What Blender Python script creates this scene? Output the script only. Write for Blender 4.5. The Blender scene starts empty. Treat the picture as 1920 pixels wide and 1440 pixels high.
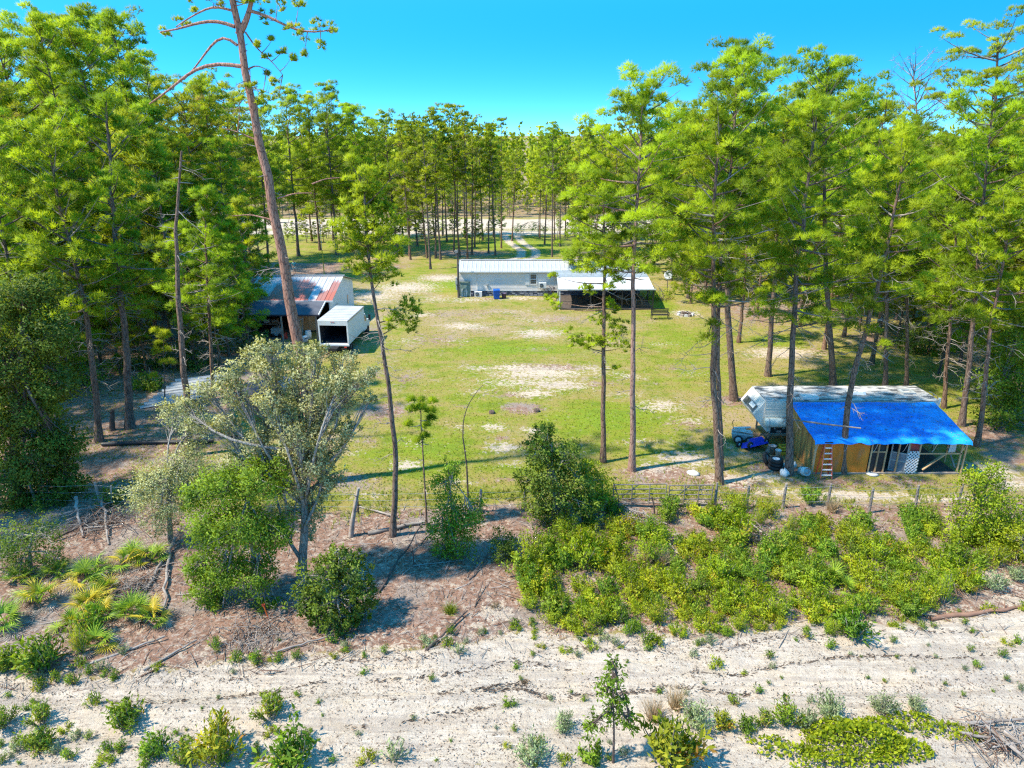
import bpy, math, random
import numpy as np
from mathutils import Vector, Matrix

random.seed(7)
R = math.radians
scene = bpy.context.scene
col = scene.collection

# ------------------------------------------------------------------ camera
F, CX, CY = 1300.0, 960.0, 720.0            # focal length and centre, in pixels of the photograph
PITCH, H = R(19.9), 17.5
cam_d = bpy.data.cameras.new('camera')
cam = bpy.data.objects.new('camera', cam_d)
col.objects.link(cam)
cam.location = (0, 0, H)
cam.rotation_euler = (math.pi / 2 - PITCH, 0, 0)
cam_d.sensor_width = 36.0
cam_d.lens = F / 1920.0 * 36.0
cam_d.clip_end = 8000
cam_d.clip_start = 0.1
scene.camera = cam
scene.render.resolution_x, scene.render.resolution_y = 1024, 768

# ------------------------------------------------------------------ sky and sun
SUN_EL, SUN_TRAVEL = R(56), Vector((1.0, 0.29, 0)).normalized()   # light travels towards +x, a little away from the camera
world = bpy.data.worlds.new('World')
scene.world = world
world.use_nodes = True
nt = world.node_tree
nt.nodes.clear()
w_out = nt.nodes.new('ShaderNodeOutputWorld')
w_bg = nt.nodes.new('ShaderNodeBackground')
w_sky = nt.nodes.new('ShaderNodeTexSky')
w_sky.sky_type = 'NISHITA'
w_sky.sun_disc = False
w_sky.sun_elevation = SUN_EL
w_sky.sun_rotation = math.atan2(-SUN_TRAVEL.x, -SUN_TRAVEL.y)
w_sky.altitude = 0
w_sky.air_density = 1.0
w_sky.dust_density = 0.15
w_sky.ozone_density = 3.0
w_geo = nt.nodes.new('ShaderNodeTexCoord')
w_sep = nt.nodes.new('ShaderNodeSeparateXYZ')
w_ma = nt.nodes.new('ShaderNodeMath'); w_ma.operation = 'MULTIPLY_ADD'
w_ma.inputs[1].default_value = 4.6; w_ma.inputs[2].default_value = 0.20   # clear, deep air: blue almost down to the horizon
w_com = nt.nodes.new('ShaderNodeCombineXYZ')
w_hsv = nt.nodes.new('ShaderNodeHueSaturation')
w_hsv.inputs['Saturation'].default_value = 1.38
w_hsv.inputs['Hue'].default_value = 0.484
w_hsv.inputs['Value'].default_value = 0.95
L = nt.links.new
L(w_geo.outputs['Generated'], w_sep.inputs[0])
L(w_sep.outputs['X'], w_com.inputs['X']); L(w_sep.outputs['Y'], w_com.inputs['Y'])
L(w_sep.outputs['Z'], w_ma.inputs[0]); L(w_ma.outputs[0], w_com.inputs['Z'])
L(w_com.outputs[0], w_sky.inputs[0])
L(w_sky.outputs[0], w_hsv.inputs['Color']); L(w_hsv.outputs[0], w_bg.inputs['Color'])
w_bg.inputs['Strength'].default_value = 0.15
L(w_bg.outputs[0], w_out.inputs['Surface'])

sun_d = bpy.data.lights.new('sun', 'SUN')
sun_d.energy = 2.4
sun_d.angle = R(1.5)
sun_d.color = (1.0, 0.93, 0.79)
sun = bpy.data.objects.new('sun', sun_d)
col.objects.link(sun)
sd = Vector((SUN_TRAVEL.x * math.cos(SUN_EL), SUN_TRAVEL.y * math.cos(SUN_EL), -math.sin(SUN_EL)))
sun.rotation_euler = sd.to_track_quat('-Z', 'Y').to_euler()
sun.location = (-40, -10, 60)

vs = scene.view_settings
vs.view_transform = 'Standard'
vs.look = 'None'
vs.gamma = 1.0
vs.use_curve_mapping = False
vs.exposure = 1.84
scene.cycles.use_denoising = False
scene.cycles.filter_width = 1.25
scene.cycles.max_bounces = 6
scene.cycles.diffuse_bounces = 4
scene.cycles.transmission_bounces = 3
scene.cycles.transparent_max_bounces = 6

# ------------------------------------------------------------------ helpers: picture to place
FW = Vector((0, math.cos(PITCH), -math.sin(PITCH)))
UPV = Vector((0, math.sin(PITCH), math.cos(PITCH)))
CAM = Vector((0, 0, H))

def ray(px, py):
    return Vector((1, 0, 0)) * ((px - CX) / F) + FW + UPV * (-(py - CY) / F)

def G(px, py, z=0.0):                        # the point of the level z seen at a pixel
    d = ray(px, py)
    return CAM + d * ((H - z) / -d.z)

def AY(px, py, Y):                           # the point at distance Y seen at a pixel
    d = ray(px, py)
    return CAM + d * (Y / d.y)

def ppm(p):                                  # photograph pixels per metre at a point
    return F / max(1.0, (Vector(p) - CAM).dot(FW))

def gz(x, y):                                # gentle relief of the ground
    x = np.asarray(x, float); y = np.asarray(y, float)
    z = .05 * np.sin(.31 * x + 1.3) * np.sin(.27 * y + .4) + .025 * np.sin(1.1 * x + .5 * y) + .018 * np.sin(.7 * x - 1.6 * y + 2)
    track = np.exp(-((y - 17.0) / 3.2) ** 2)
    z = z + track * (.035 * np.sin(2.6 * y + .25 * np.sin(.2 * x)) + .02 * np.sin(5.1 * y + .4 * np.sin(.33 * x)))
    return z

def g1(x, y):
    return float(gz(x, y))

# ------------------------------------------------------------------ helpers: objects
def tag(o, label=None, cat=None, group=None, kind=None):
    if label: o['label'] = label
    if cat: o['category'] = cat
    if group: o['group'] = group
    if kind: o['kind'] = kind
    return o

def empty(name, loc, label, cat, group=None, rz=0.0):
    o = bpy.data.objects.new(name, None)
    o.empty_display_size = .2
    col.objects.link(o)
    o.location = loc
    o.rotation_euler = (0, 0, rz)
    return tag(o, label, cat, group)

def link(name, me, parent=None):
    o = bpy.data.objects.new(name, me)
    col.objects.link(o)
    if parent is not None: o.parent = parent
    return o

KIDS = {}
def kids_of(o):
    return list(o.children)

def copy_tree(o, label=None, parent=None):
    c = o.copy(); col.objects.link(c); c.parent = parent
    if label: c['label'] = label
    for ch in kids_of(o): copy_tree(ch, None, c)
    return c

class Geo:
    """Collects shapes and links them as one mesh object."""
    def __init__(s):
        s.V, s.F, s.T, s.n = [], [], [], 0
        s.N = []
    def add(s, V, Fc, tint=0.5, mi=0, smooth=False, N=None):
        V = np.asarray(V, np.float32).reshape(-1, 3)
        if N is not None: s.N.append(np.asarray(N, np.float32))
        Fc = np.asarray(Fc, np.int32)
        s.V.append(V); s.F.append((Fc + s.n, mi, smooth))
        t = np.empty(len(V), np.float32); t[:] = tint
        s.T.append(t); s.n += len(V)
        return s
    def box(s, c, size, mi=0, rot=None, taper=None, tint=.5):
        x, y, z = np.asarray(size, float) / 2
        V = np.array([[-x, -y, -z], [x, -y, -z], [x, y, -z], [-x, y, -z], [-x, -y, z], [x, -y, z], [x, y, z], [-x, y, z]])
        if taper: V[4:, :2] *= taper
        if rot is not None: V = V @ np.array(rot).T
        V = V + np.array(c, float)
        return s.add(V, [[0, 3, 2, 1], [4, 5, 6, 7], [0, 1, 5, 4], [1, 2, 6, 5], [2, 3, 7, 6], [3, 0, 4, 7]], tint, mi)
    def span(s, a, b, w, h, mi=0, up=(0, 0, 1)):             # a beam from a to b
        a = Vector(a); b = Vector(b); d = b - a; l = d.length; d.normalize()
        u = Vector(up)
        sx = d.cross(u)
        if sx.length < 1e-4: sx = d.cross(Vector((1, 0, 0)))
        sx.normalize(); uz = sx.cross(d)
        rot = np.array([[d.x, sx.x, uz.x], [d.y, sx.y, uz.y], [d.z, sx.z, uz.z]])
        return s.box((a + b) / 2, (l, w, h), mi, rot)
    def tube(s, P, r, k=6, mi=0, caps=True, tint=.5, smooth=True):
        P = np.asarray(P, float); n = len(P)
        r = np.broadcast_to(np.asarray(r, float), (n,))
        T = np.gradient(P, axis=0); T /= np.linalg.norm(T, axis=1)[:, None] + 1e-9
        ref = np.array([0, 0, 1.0]) if abs(T[:, 2]).mean() < .8 else np.array([1.0, 0, 0])
        A = np.cross(T, ref); A /= np.linalg.norm(A, axis=1)[:, None] + 1e-9
        B = np.cross(T, A)
        th = np.arange(k) * 2 * np.pi / k
        V = P[:, None, :] + r[:, None, None] * (np.cos(th)[None, :, None] * A[:, None, :] + np.sin(th)[None, :, None] * B[:, None, :])
        i = np.arange(n - 1)[:, None] * k; j = np.arange(k)[None, :]; j2 = (j + 1) % k
        Q = np.stack([i + j, i + j2, i + k + j2, i + k + j], -1).reshape(-1, 4)
        s.add(V.reshape(-1, 3), Q, tint, mi, smooth)
        if caps:
            for e, o in ((0, 1), (n - 1, 0)):
                C = np.vstack([V[e], P[e]])
                idx = np.arange(k)
                tri = np.stack([idx, (idx + 1) % k, np.full(k, k)], -1)
                if o == 0: tri = tri[:, ::-1]
                s.add(C, tri, tint, mi, False)
        return s
    def lathe(s, prof, c, k=16, mi=0, axis='z', rot=None, smooth=True, sx=1.0):
        prof = np.asarray(prof, float); n = len(prof)
        th = np.arange(k) * 2 * np.pi / k
        V = np.stack([prof[:, 0][:, None] * np.cos(th) * sx, prof[:, 0][:, None] * np.sin(th), np.repeat(prof[:, 1][:, None], k, 1)], -1).reshape(-1, 3)
        if axis == 'y': V = V[:, [0, 2, 1]] * np.array([1, 1, -1])
        if axis == 'x': V = V[:, [2, 1, 0]] * np.array([1, 1, -1])
        if rot is not None: V = V @ np.array(rot).T
        i = np.arange(n - 1)[:, None] * k; j = np.arange(k)[None, :]; j2 = (j + 1) % k
        Q = np.stack([i + j, i + j2, i + k + j2, i + k + j], -1).reshape(-1, 4)
        return s.add(V + np.array(c, float), Q, .5, mi, smooth)
    def prism(s, poly, a, b, axis='y', mi=0):                  # a convex outline swept from a to b along an axis
        poly = np.asarray(poly, float); n = len(poly)
        def lay(t):
            if axis == 'y': return np.stack([poly[:, 0], np.full(n, t), poly[:, 1]], -1)
            if axis == 'x': return np.stack([np.full(n, t), poly[:, 0], poly[:, 1]], -1)
            return np.stack([poly[:, 0], poly[:, 1], np.full(n, t)], -1)
        V = np.vstack([lay(a), lay(b)])
        j = np.arange(n); j2 = (j + 1) % n
        s.add(V, np.stack([j, j2, j2 + n, j + n], -1), .5, mi)
        s.add(lay(a), [[0, q + 1, q] for q in range(1, n - 1)], .5, mi)
        s.add(lay(b), [[0, q, q + 1] for q in range(1, n - 1)], .5, mi)
        return s
    def mesh(s, name, mats):
        me = bpy.data.meshes.new(name)
        V = np.concatenate(s.V)
        me.vertices.add(len(V)); me.vertices.foreach_set('co', V.ravel())
        li = np.concatenate([f.ravel() for f, _, _ in s.F]).astype(np.int32)
        tot = np.concatenate([np.full(len(f), f.shape[1], np.int32) for f, _, _ in s.F])
        st = np.concatenate([[0], np.cumsum(tot)[:-1]]).astype(np.int32)
        me.loops.add(len(li)); me.loops.foreach_set('vertex_index', li)
        me.polygons.add(len(tot)); me.polygons.foreach_set('loop_start', st)
        me.polygons.foreach_set('material_index', np.concatenate([np.full(len(f), m, np.int32) for f, m, _ in s.F]))
        me.update(calc_edges=True)
        me.polygons.foreach_set('use_smooth', np.concatenate([np.full(len(f), b, bool) for f, _, b in s.F]))
        at = me.attributes.new('tint', 'FLOAT', 'POINT'); at.data.foreach_set('value', np.concatenate(s.T))
        if s.N and sum(len(n) for n in s.N) == len(V):          # leaves shade as the rounded clump they belong to
            an = me.attributes.new('custom_normal', 'FLOAT_VECTOR', 'POINT'); an.data.foreach_set('vector', np.concatenate(s.N).ravel()); me.update()
        for m in (mats if isinstance(mats, (list, tuple)) else [mats]): me.materials.append(m)
        return me
    def build(s, name, mats, parent=None, label=None, cat=None, group=None, kind=None):
        o = link(name, s.mesh(name, mats), parent)
        return tag(o, label, cat, group, kind)

# ------------------------------------------------------------------ materials
MATS = {}
def nodes(name):
    m = bpy.data.materials.new(name); m.use_nodes = True
    t = m.node_tree; t.nodes.clear()
    return m, t

def mk(t, typ, **kw):
    n = t.nodes.new(typ)
    for k, v in kw.items(): setattr(n, k, v)
    return n

def mixc(t, fac, a, b, blend='MIX'):
    n = mk(t, 'ShaderNodeMix', data_type='RGBA', blend_type=blend)
    for sock, v in ((n.inputs['Factor'], fac), (n.inputs['A'], a), (n.inputs['B'], b)):
        pass
    ins = {'Factor': n.inputs[0], 'A': n.inputs[6], 'B': n.inputs[7]}
    for k, v in (('Factor', fac), ('A', a), ('B', b)):
        if hasattr(v, 'is_output'): t.links.new(v, ins[k])
        elif k == 'Factor': ins[k].default_value = v
        else: ins[k].default_value = (*v, 1) if len(v) == 3 else v
    return n.outputs[2]

def mth(t, op, a, b=0.0, c=0.0, clamp=False):
    n = mk(t, 'ShaderNodeMath', operation=op, use_clamp=clamp)
    for i, v in enumerate((a, b, c)):
        if hasattr(v, 'is_output'): t.links.new(v, n.inputs[i])
        else: n.inputs[i].default_value = v
    return n.outputs[0]

def noise(t, vec, scale, detail=4, rough=.6, dist=0.0):
    n = mk(t, 'ShaderNodeTexNoise')
    n.inputs['Scale'].default_value = scale; n.inputs['Detail'].default_value = detail
    n.inputs['Roughness'].default_value = rough; n.inputs['Distortion'].default_value = dist
    if vec is not None: t.links.new(vec, n.inputs['Vector'])
    return n.outputs['Fac']

def smooth(t, v, lo, hi):
    n = mk(t, 'ShaderNodeMapRange', interpolation_type='SMOOTHSTEP')
    t.links.new(v, n.inputs[0]); n.inputs[1].default_value = lo; n.inputs[2].default_value = hi
    return n.outputs[0]

def vscale(t, vec, s):
    n = mk(t, 'ShaderNodeVectorMath', operation='MULTIPLY')
    t.links.new(vec, n.inputs[0]); n.inputs[1].default_value = s
    return n.outputs[0]

def attr(t, name):
    n = mk(t, 'ShaderNodeAttribute', attribute_name=name)
    return n.outputs['Fac']

def surf(name, c1, c2=None, rough=.75, scale=3.0, stretch=(1, 1, 1), bump=.0, bscale=20.0, metal=0.0, spec=.3, c3=None, lo=.35, hi=.65, lo3=.55, hi3=.7, scale3=1.2, rnd=.0):
    """A plain surface: two mottled colours, an optional third in blotches (dirt, rust), fine relief."""
    if name in MATS: return MATS[name]
    m, t = nodes(name)
    out = mk(t, 'ShaderNodeOutputMaterial'); p = mk(t, 'ShaderNodeBsdfPrincipled')
    p.inputs['Roughness'].default_value = rough; p.inputs['Metallic'].default_value = metal
    p.inputs['Specular IOR Level'].default_value = spec
    tc = mk(t, 'ShaderNodeTexCoord').outputs['Object']
    v = vscale(t, tc, stretch)
    c2 = c2 or tuple(x * .75 for x in c1)
    cc = mixc(t, smooth(t, noise(t, v, scale, 6), lo, hi), c1, c2)
    if c3: cc = mixc(t, smooth(t, noise(t, v, scale3, 8, .65), lo3, hi3), cc, c3)
    if rnd:
        oi = mk(t, 'ShaderNodeObjectInfo').outputs['Random']
        h = mk(t, 'ShaderNodeHueSaturation'); t.links.new(cc, h.inputs['Color'])
        t.links.new(mth(t, 'MULTIPLY_ADD', oi, rnd, 1 - rnd / 2), h.inputs['Value']); cc = h.outputs[0]
    t.links.new(cc, p.inputs['Base Color'])
    if bump:
        b = mk(t, 'ShaderNodeBump'); b.inputs['Strength'].default_value = bump; b.inputs['Distance'].default_value = .02
        t.links.new(noise(t, v, bscale, 5), b.inputs['Height']); t.links.new(b.outputs[0], p.inputs['Normal'])
    t.links.new(p.outputs[0], out.inputs[0])
    MATS[name] = m
    return m

def leafmat(name, ca, cb, cc=None, trans=.35, hue=.02, val=.25, rough=.55):
    """Leaves: colour runs from ca to cb by the clump's own tint, cc for a few; thin, so light comes through."""
    if name in MATS: return MATS[name]
    m, t = nodes(name)
    out = mk(t, 'ShaderNodeOutputMaterial'); p = mk(t, 'ShaderNodeBsdfPrincipled'); tr = mk(t, 'ShaderNodeBsdfTranslucent')
    p.inputs['Roughness'].default_value = rough; p.inputs['Specular IOR Level'].default_value = .25
    ti = attr(t, 'tint')
    c = mixc(t, smooth(t, ti, .1, .9), ca, cb)
    if cc: c = mixc(t, smooth(t, ti, .975, .995), c, cc)
    oi = mk(t, 'ShaderNodeObjectInfo').outputs['Random']
    h = mk(t, 'ShaderNodeHueSaturation'); t.links.new(c, h.inputs['Color'])
    t.links.new(mth(t, 'MULTIPLY_ADD', oi, hue, .5 - hue / 2), h.inputs['Hue'])
    t.links.new(mth(t, 'MULTIPLY_ADD', mth(t, 'FRACT', mth(t, 'MULTIPLY', oi, 7.31)), val, 1 - val / 2), h.inputs['Value'])
    t.links.new(h.outputs[0], p.inputs['Base Color'])
    g = mixc(t, 1.0, h.outputs[0], (1.25, 1.2, .55), 'MULTIPLY')
    t.links.new(g, tr.inputs['Color'])
    mx = mk(t, 'ShaderNodeMixShader'); mx.inputs[0].default_value = trans
    t.links.new(p.outputs[0], mx.inputs[1]); t.links.new(tr.outputs[0], mx.inputs[2])
    t.links.new(mx.outputs[0], out.inputs[0])
    MATS[name] = m
    return m

PINE = leafmat('pine_needles', (.16, .24, .013), (.42, .545, .024), trans=.5)
PINE_D = leafmat('pine_needles_deep', (.125, .18, .012), (.36, .43, .018), trans=.44)
PINE_Y = leafmat('pine_needles_olive', (.20, .25, .014), (.48, .535, .026), (.34, .24, .09), trans=.46)
BROWNN = leafmat('dry_needles', (.20, .13, .075), (.32, .24, .15), trans=.15)
OAKG = leafmat('sand_oak_leaves', (.26, .27, .095), (.60, .60, .30), trans=.35)
OAKD = leafmat('dark_oak_leaves', (.08, .13, .02), (.24, .32, .03), trans=.38)
OAKM = leafmat('green_oak_leaves', (.115, .19, .018), (.31, .43, .03), trans=.44)
LIME = leafmat('lime_leaves', (.19, .26, .012), (.47, .54, .022), (.50, .36, .04), trans=.42, hue=.035)
MIDL = leafmat('shrub_leaves', (.10, .19, .018), (.30, .43, .03), (.46, .36, .05), trans=.4, hue=.03)
GREYL = leafmat('grey_shrub_leaves', (.16, .21, .09), (.38, .45, .22), trans=.3)
AUTL = leafmat('yellow_shrub_leaves', (.20, .23, .015), (.52, .46, .03), (.60, .26, .05), trans=.4)
CHIPS = leafmat('bark_chips', (.09, .06, .045), (.30, .21, .15), trans=.05)
DRYG = leafmat('dry_grass', (.34, .25, .14), (.60, .45, .30), trans=.2)
GRASS = leafmat('grass_blades', (.13, .18, .014), (.29, .31, .03), (.40, .33, .14), trans=.3)
PALM = leafmat('palmetto_green', (.12, .22, .025), (.34, .46, .035), trans=.3, rough=.4)
PALMY = leafmat('palmetto_yellow', (.40, .36, .03), (.66, .50, .05), trans=.3, rough=.45)
PALMB = leafmat('palmetto_dead', (.28, .20, .15), (.46, .37, .30), trans=.1)

def barkmat(name, c1, c2, c3, rnd=.35):
    m, t = nodes(name)
    out = mk(t, 'ShaderNodeOutputMaterial'); p = mk(t, 'ShaderNodeBsdfPrincipled')
    p.inputs['Roughness'].default_value = .9; p.inputs['Specular IOR Level'].default_value = .15
    tc = mk(t, 'ShaderNodeTexCoord').outputs['Object']
    v = vscale(t, tc, (6, 6, 1.5))
    vo = mk(t, 'ShaderNodeTexVoronoi', feature='DISTANCE_TO_EDGE'); vo.inputs['Scale'].default_value = 1.6
    t.links.new(v, vo.inputs['Vector'])
    n1 = noise(t, v, 1.2, 7)
    c = mixc(t, smooth(t, n1, .3, .7), c1, c2)
    c = mixc(t, smooth(t, vo.outputs['Distance'], .10, .0), c, c3)
    oi = mk(t, 'ShaderNodeObjectInfo').outputs['Random']
    h = mk(t, 'ShaderNodeHueSaturation'); t.links.new(c, h.inputs['Color'])
    t.links.new(mth(t, 'MULTIPLY_ADD', oi, rnd, 1 - rnd / 2), h.inputs['Value'])
    t.links.new(mth(t, 'MULTIPLY_ADD', oi, .5, .75), h.inputs['Saturation'])
    t.links.new(h.outputs[0], p.inputs['Base Color'])
    b = mk(t, 'ShaderNodeBump'); b.inputs['Strength'].default_value = .7; b.inputs['Distance'].default_value = .03
    t.links.new(mth(t, 'ADD', vo.outputs['Distance'], n1), b.inputs['Height']); t.links.new(b.outputs[0], p.inputs['Normal'])
    t.links.new(p.outputs[0], out.inputs[0])
    MATS[name] = m
    return m
BARK = barkmat('pine_bark', (.17, .105, .075), (.27, .19, .145), (.07, .045, .035))
BARKR = barkmat('red_pine_bark', (.36, .15, .08), (.44, .23, .15), (.14, .06, .04), .1)
BARKG = barkmat('oak_bark', (.24, .21, .18), (.38, .35, .30), (.12, .10, .08))
DEADW = surf('dead_wood', (.36, .31, .27), (.22, .18, .15), rough=.9, scale=2, stretch=(1, 1, 3), rnd=.5)
DARKW = surf('charred_wood', (.08, .055, .045), (.14, .10, .08), rough=.9, scale=3, rnd=.3)
# ------------------------------------------------------------------ plants
def unit(n, rng):
    v = rng.normal(size=(n, 3)); return v / (np.linalg.norm(v, axis=1)[:, None] + 1e-9)

def norm(v):
    return v / (np.linalg.norm(v, axis=1)[:, None] + 1e-9)

def add_needles(g, C, D, nn, ln, w, spread, tint, rng, mi=0, N=None, keep=.35):
    """Tufts at C pointing along D, each of nn thin pointed needles; N = outward direction of the clump."""
    m = len(C)
    C = np.repeat(C, nn, 0); D = np.repeat(D, nn, 0); T = np.repeat(tint, nn)
    n = len(C)
    d = norm(D + spread * unit(n, rng))
    s = norm(np.cross(d, unit(n, rng))) * (w * .5)
    l = (ln * rng.uniform(.65, 1.15, n))[:, None]
    ng = norm(np.cross(s, d))
    NN = None
    if N is not None:
        N = np.repeat(N, nn, 0)
        f = np.sign((ng * N).sum(1))[:, None]; f[f == 0] = 1
        s = s * f; ng = ng * f
        NN = np.repeat(norm(N * (1 - keep) + ng * keep), 3, 0)
    V = np.stack([C - s, C + s, C + d * l], 1).reshape(-1, 3)
    g.add(V, np.arange(n * 3).reshape(-1, 3), np.repeat(np.clip(T + rng.normal(0, .08, n), 0, 1), 3), mi, N is not None, NN)

def add_leaves(g, C, D, ln, w, tint, rng, mi=0, flat=0.0, N=None, keep=.45):
    """Pointed oval leaves: four corners folded a little along the midrib."""
    n = len(C)
    d = norm(D)
    up = np.tile(np.array([[0, 0, 1.0]]), (n, 1))
    s = norm(np.cross(d, unit(n, rng) * (1 - flat) + up * flat))
    l = (ln * rng.uniform(.6, 1.2, n))[:, None]
    nrm = np.cross(s, d)
    NN = None
    if N is not None:
        f = np.sign((nrm * N).sum(1))[:, None]; f[f == 0] = 1
        s = s * f; nrm = nrm * f
        NN = np.repeat(norm(N * (1 - keep) + nrm * keep), 4, 0)
    V = np.stack([C, C + d * l * .45 + s * l * w + nrm * l * .06, C + d * l - nrm * l * .10, C + d * l * .45 - s * l * w + nrm * l * .06], 1).reshape(-1, 3)
    g.add(V, np.arange(n * 4).reshape(-1, 4), np.repeat(np.clip(tint, 0, 1), 4), mi, N is not None, NN)

def along(P, t):
    """Points of polyline P at fractions t."""
    P = np.asarray(P, float)
    s = np.r_[0, np.cumsum(np.linalg.norm(np.diff(P, axis=0), axis=1))]; s /= s[-1]
    t = np.atleast_1d(t)
    return np.stack([np.interp(t, s, P[:, i]) for i in range(3)], -1)

def smooth_path(P, n=12):
    P = np.asarray(P, float)
    Q = along(P, np.linspace(0, 1, n))
    for _ in range(2):
        Q[1:-1] = .25 * Q[:-2] + .5 * Q[1:-1] + .25 * Q[2:]
    return Q

DET = {'near': (52, 7, .27, .027), 'mid': (40, 6, .31, .039), 'far': (12, 8, .38, .075), 'ragged': (9, 8, .20, .034)}
def add_puffs(cr, PC, PR, PD, PT, det, rng, flatz=.62):
    """Rounded sprays of needles: tufts radiating from each spray's centre, fuller above than below."""
    tn, nn, nl, nw = DET[det]
    PC = np.asarray(PC); m = len(PC); k = tn
    off = unit(m * k, rng)
    off[:, 2] = np.where(off[:, 2] < -.25, -off[:, 2], off[:, 2])
    rad = rng.uniform(.15, 1, m * k) ** .55
    o = off * rad[:, None]; o[:, 2] *= flatz
    rr = np.repeat(PR, k)
    C = np.repeat(PC, k, 0) + o * (rr * .78)[:, None]
    D = norm(off * .85 + np.array([0, 0, .45]) + np.repeat(PD, k, 0) * .3 + unit(m * k, rng) * .25)
    N = norm(off * np.array([1, 1, .8]) + np.array([0, 0, .6]))
    add_needles(cr, C, D, nn, nl, nw, .8, np.repeat(PT, k) + rng.normal(0, .1, m * k), rng, 0, N)

def pine_parts(P, r0, s0, W, nbr, seed, pr=.6, det='mid', dead=14, gap=.12, top=.12, dome=.5, ppl=1.25, lift=.9, flatz=.78, bare_top=False, prof=None, stubs=0, puffs=(), limbs=(), ragged=9, bare=False, **_):
    """Trunk (with its limbs) and crown of a pine along path P; s0 = where the living crown begins."""
    rng = np.random.default_rng(seed)
    r0 *= .84
    P = smooth_path(P, 14)
    tr, cr = Geo(), Geo()
    tt = np.linspace(0, 1, 18)
    rr = r0 * ((1 - tt) * (1 - top) + top) * (1 + .5 * np.exp(-tt * 45))
    PP = along(P, tt); PP[:, :2] += rng.normal(0, r0 * .14, (18, 2)) * np.minimum(1, tt * 6)[:, None]
    PP[0, 2] -= .25
    tr.tube(PP, rr, 9)
    PC, PRr, PD, PT = [], [], [], []
    az = rng.uniform(0, 6)
    for i in range(nbr):
        s = (i + rng.uniform(0, 1)) / nbr
        if rng.uniform() < gap + .07: continue
        t = s0 + (1 - s0) * s * .98
        az += 2.4 + rng.normal(0, .6)
        w = (min(1, .5 + 1.6 * s) * (1 - s) ** dome + .12) if prof is None else np.interp(s, prof[0], prof[1])
        Lb = W * w * rng.uniform(.38, 1.28)
        sl = -.14 + lift * s + rng.normal(0, .24)
        q = np.linspace(0, 1, 5)
        dirv = np.array([math.cos(az), math.sin(az), 0])
        o = along(P, t)[0]
        side = np.array([-dirv[1], dirv[0], 0]) * rng.normal(0, .15)
        B = o + Lb * (q[:, None] * dirv + (q ** 2)[:, None] * side)
        B[:, 2] += Lb * (sl * q + .22 * q ** 2)
        tr.tube(B, np.linspace(.014 * Lb + .018, .008, 5), 4, 0 if rng.uniform() < .6 else 1, False)
        if bare:
            for _k in range(7):
                qq = rng.uniform(.25, 1); o2 = along(B, qq)[0]; e = o2 + Lb * rng.uniform(.12, .3) * norm((dirv + unit(1, rng)[0] * .9 + np.array([0, 0, .4]))[None])[0]
                m2 = (o2 + e) / 2 + rng.normal(0, .05, 3); tr.tube([o2, m2, e], [.016, .011, .006], 3, 0, False)
                for _j in range(3):
                    e2 = m2 + (e - o2) * .7 * rng.uniform(.4, 1) + rng.normal(0, .2, 3); tr.tube([m2, e2], [.010, .005], 3, 1, False)
            continue
        npf = max(1, int(Lb * ppl + rng.uniform(.3, 1.3)))
        tq = np.linspace(1.0, .42, npf) + rng.normal(0, .05, npf)
        c = along(B, np.clip(tq, .3, 1))
        lat = np.array([-dirv[1], dirv[0], 0])
        c = c + lat * (rng.normal(0, .30, npf) * Lb * np.clip(tq, 0, 1) * (np.arange(npf) > 0))[:, None]
        c[:, 2] += rng.normal(.12, .22, npf) * min(1, .4 + .3 * Lb)
        for j in range(1, npf): tr.tube([along(B, np.clip(tq[j] - .2, .1, 1))[0], c[j]], [.012, .006], 3, 1, False)
        PC.append(c); PRr.append(pr * rng.uniform(.6, 1.25, npf) * min(1, .6 + .25 * Lb)); PD.append(np.tile(dirv, (npf, 1))); PT.append(np.clip(rng.normal(.5, .2) + rng.normal(0, .15, npf), 0, 1))
    if not bare_top:
        k = 4
        c = along(P, np.linspace(.95, 1.0, k)) + rng.normal(0, .18, (k, 3))
        PC.append(c); PRr.append(np.full(k, pr * .7)); PD.append(np.tile([0, 0, 1.0], (k, 1))); PT.append(rng.uniform(.4, .8, k))
    LP = np.concatenate([smooth_path(L_, 14)[4:] for L_, _r in limbs]) if limbs else None
    for c, r in puffs:                       # sprays seen singly, each on its own limb
        c = np.array(c, float)
        if LP is not None: o = LP[np.argmin(np.linalg.norm(LP - c, axis=1))]
        else:
            zt = np.clip((c[2] - r * .8 - P[0, 2]) / (P[-1, 2] - P[0, 2]), .05, .98); o = along(P, zt)[0]
        m_ = (o + c) / 2 + np.array([0, 0, -.08 * np.linalg.norm(c - o)])
        tr.tube(smooth_path([o, m_, c], 6), np.linspace(.010 * np.linalg.norm(c - o) + .014, .006, 6), 4, 0, False)
        k = max(4, int(ragged * (r / .6) ** 2)); u = unit(k, rng) * (rng.uniform(0, 1, k) ** .5)[:, None] * r * 1.05; u[:, 2] *= .7
        for j in range(0, k, 2): tr.tube([c, c + u[j]], [.010, .005], 3, 0, False)
        dv = norm((c - o)[None])[0]
        add_puffs(cr, c + u, np.full(k, min(.40, r * .5)) * rng.uniform(.5, 1.15, k), np.tile(dv, (k, 1)), np.clip(rng.normal(.6, .2, k), 0, 1), 'ragged', rng, flatz)
    for L_, ra in limbs: tr.tube(smooth_path(L_, 10), np.linspace(ra, ra * .3, 10), 6, 0, False)
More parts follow.
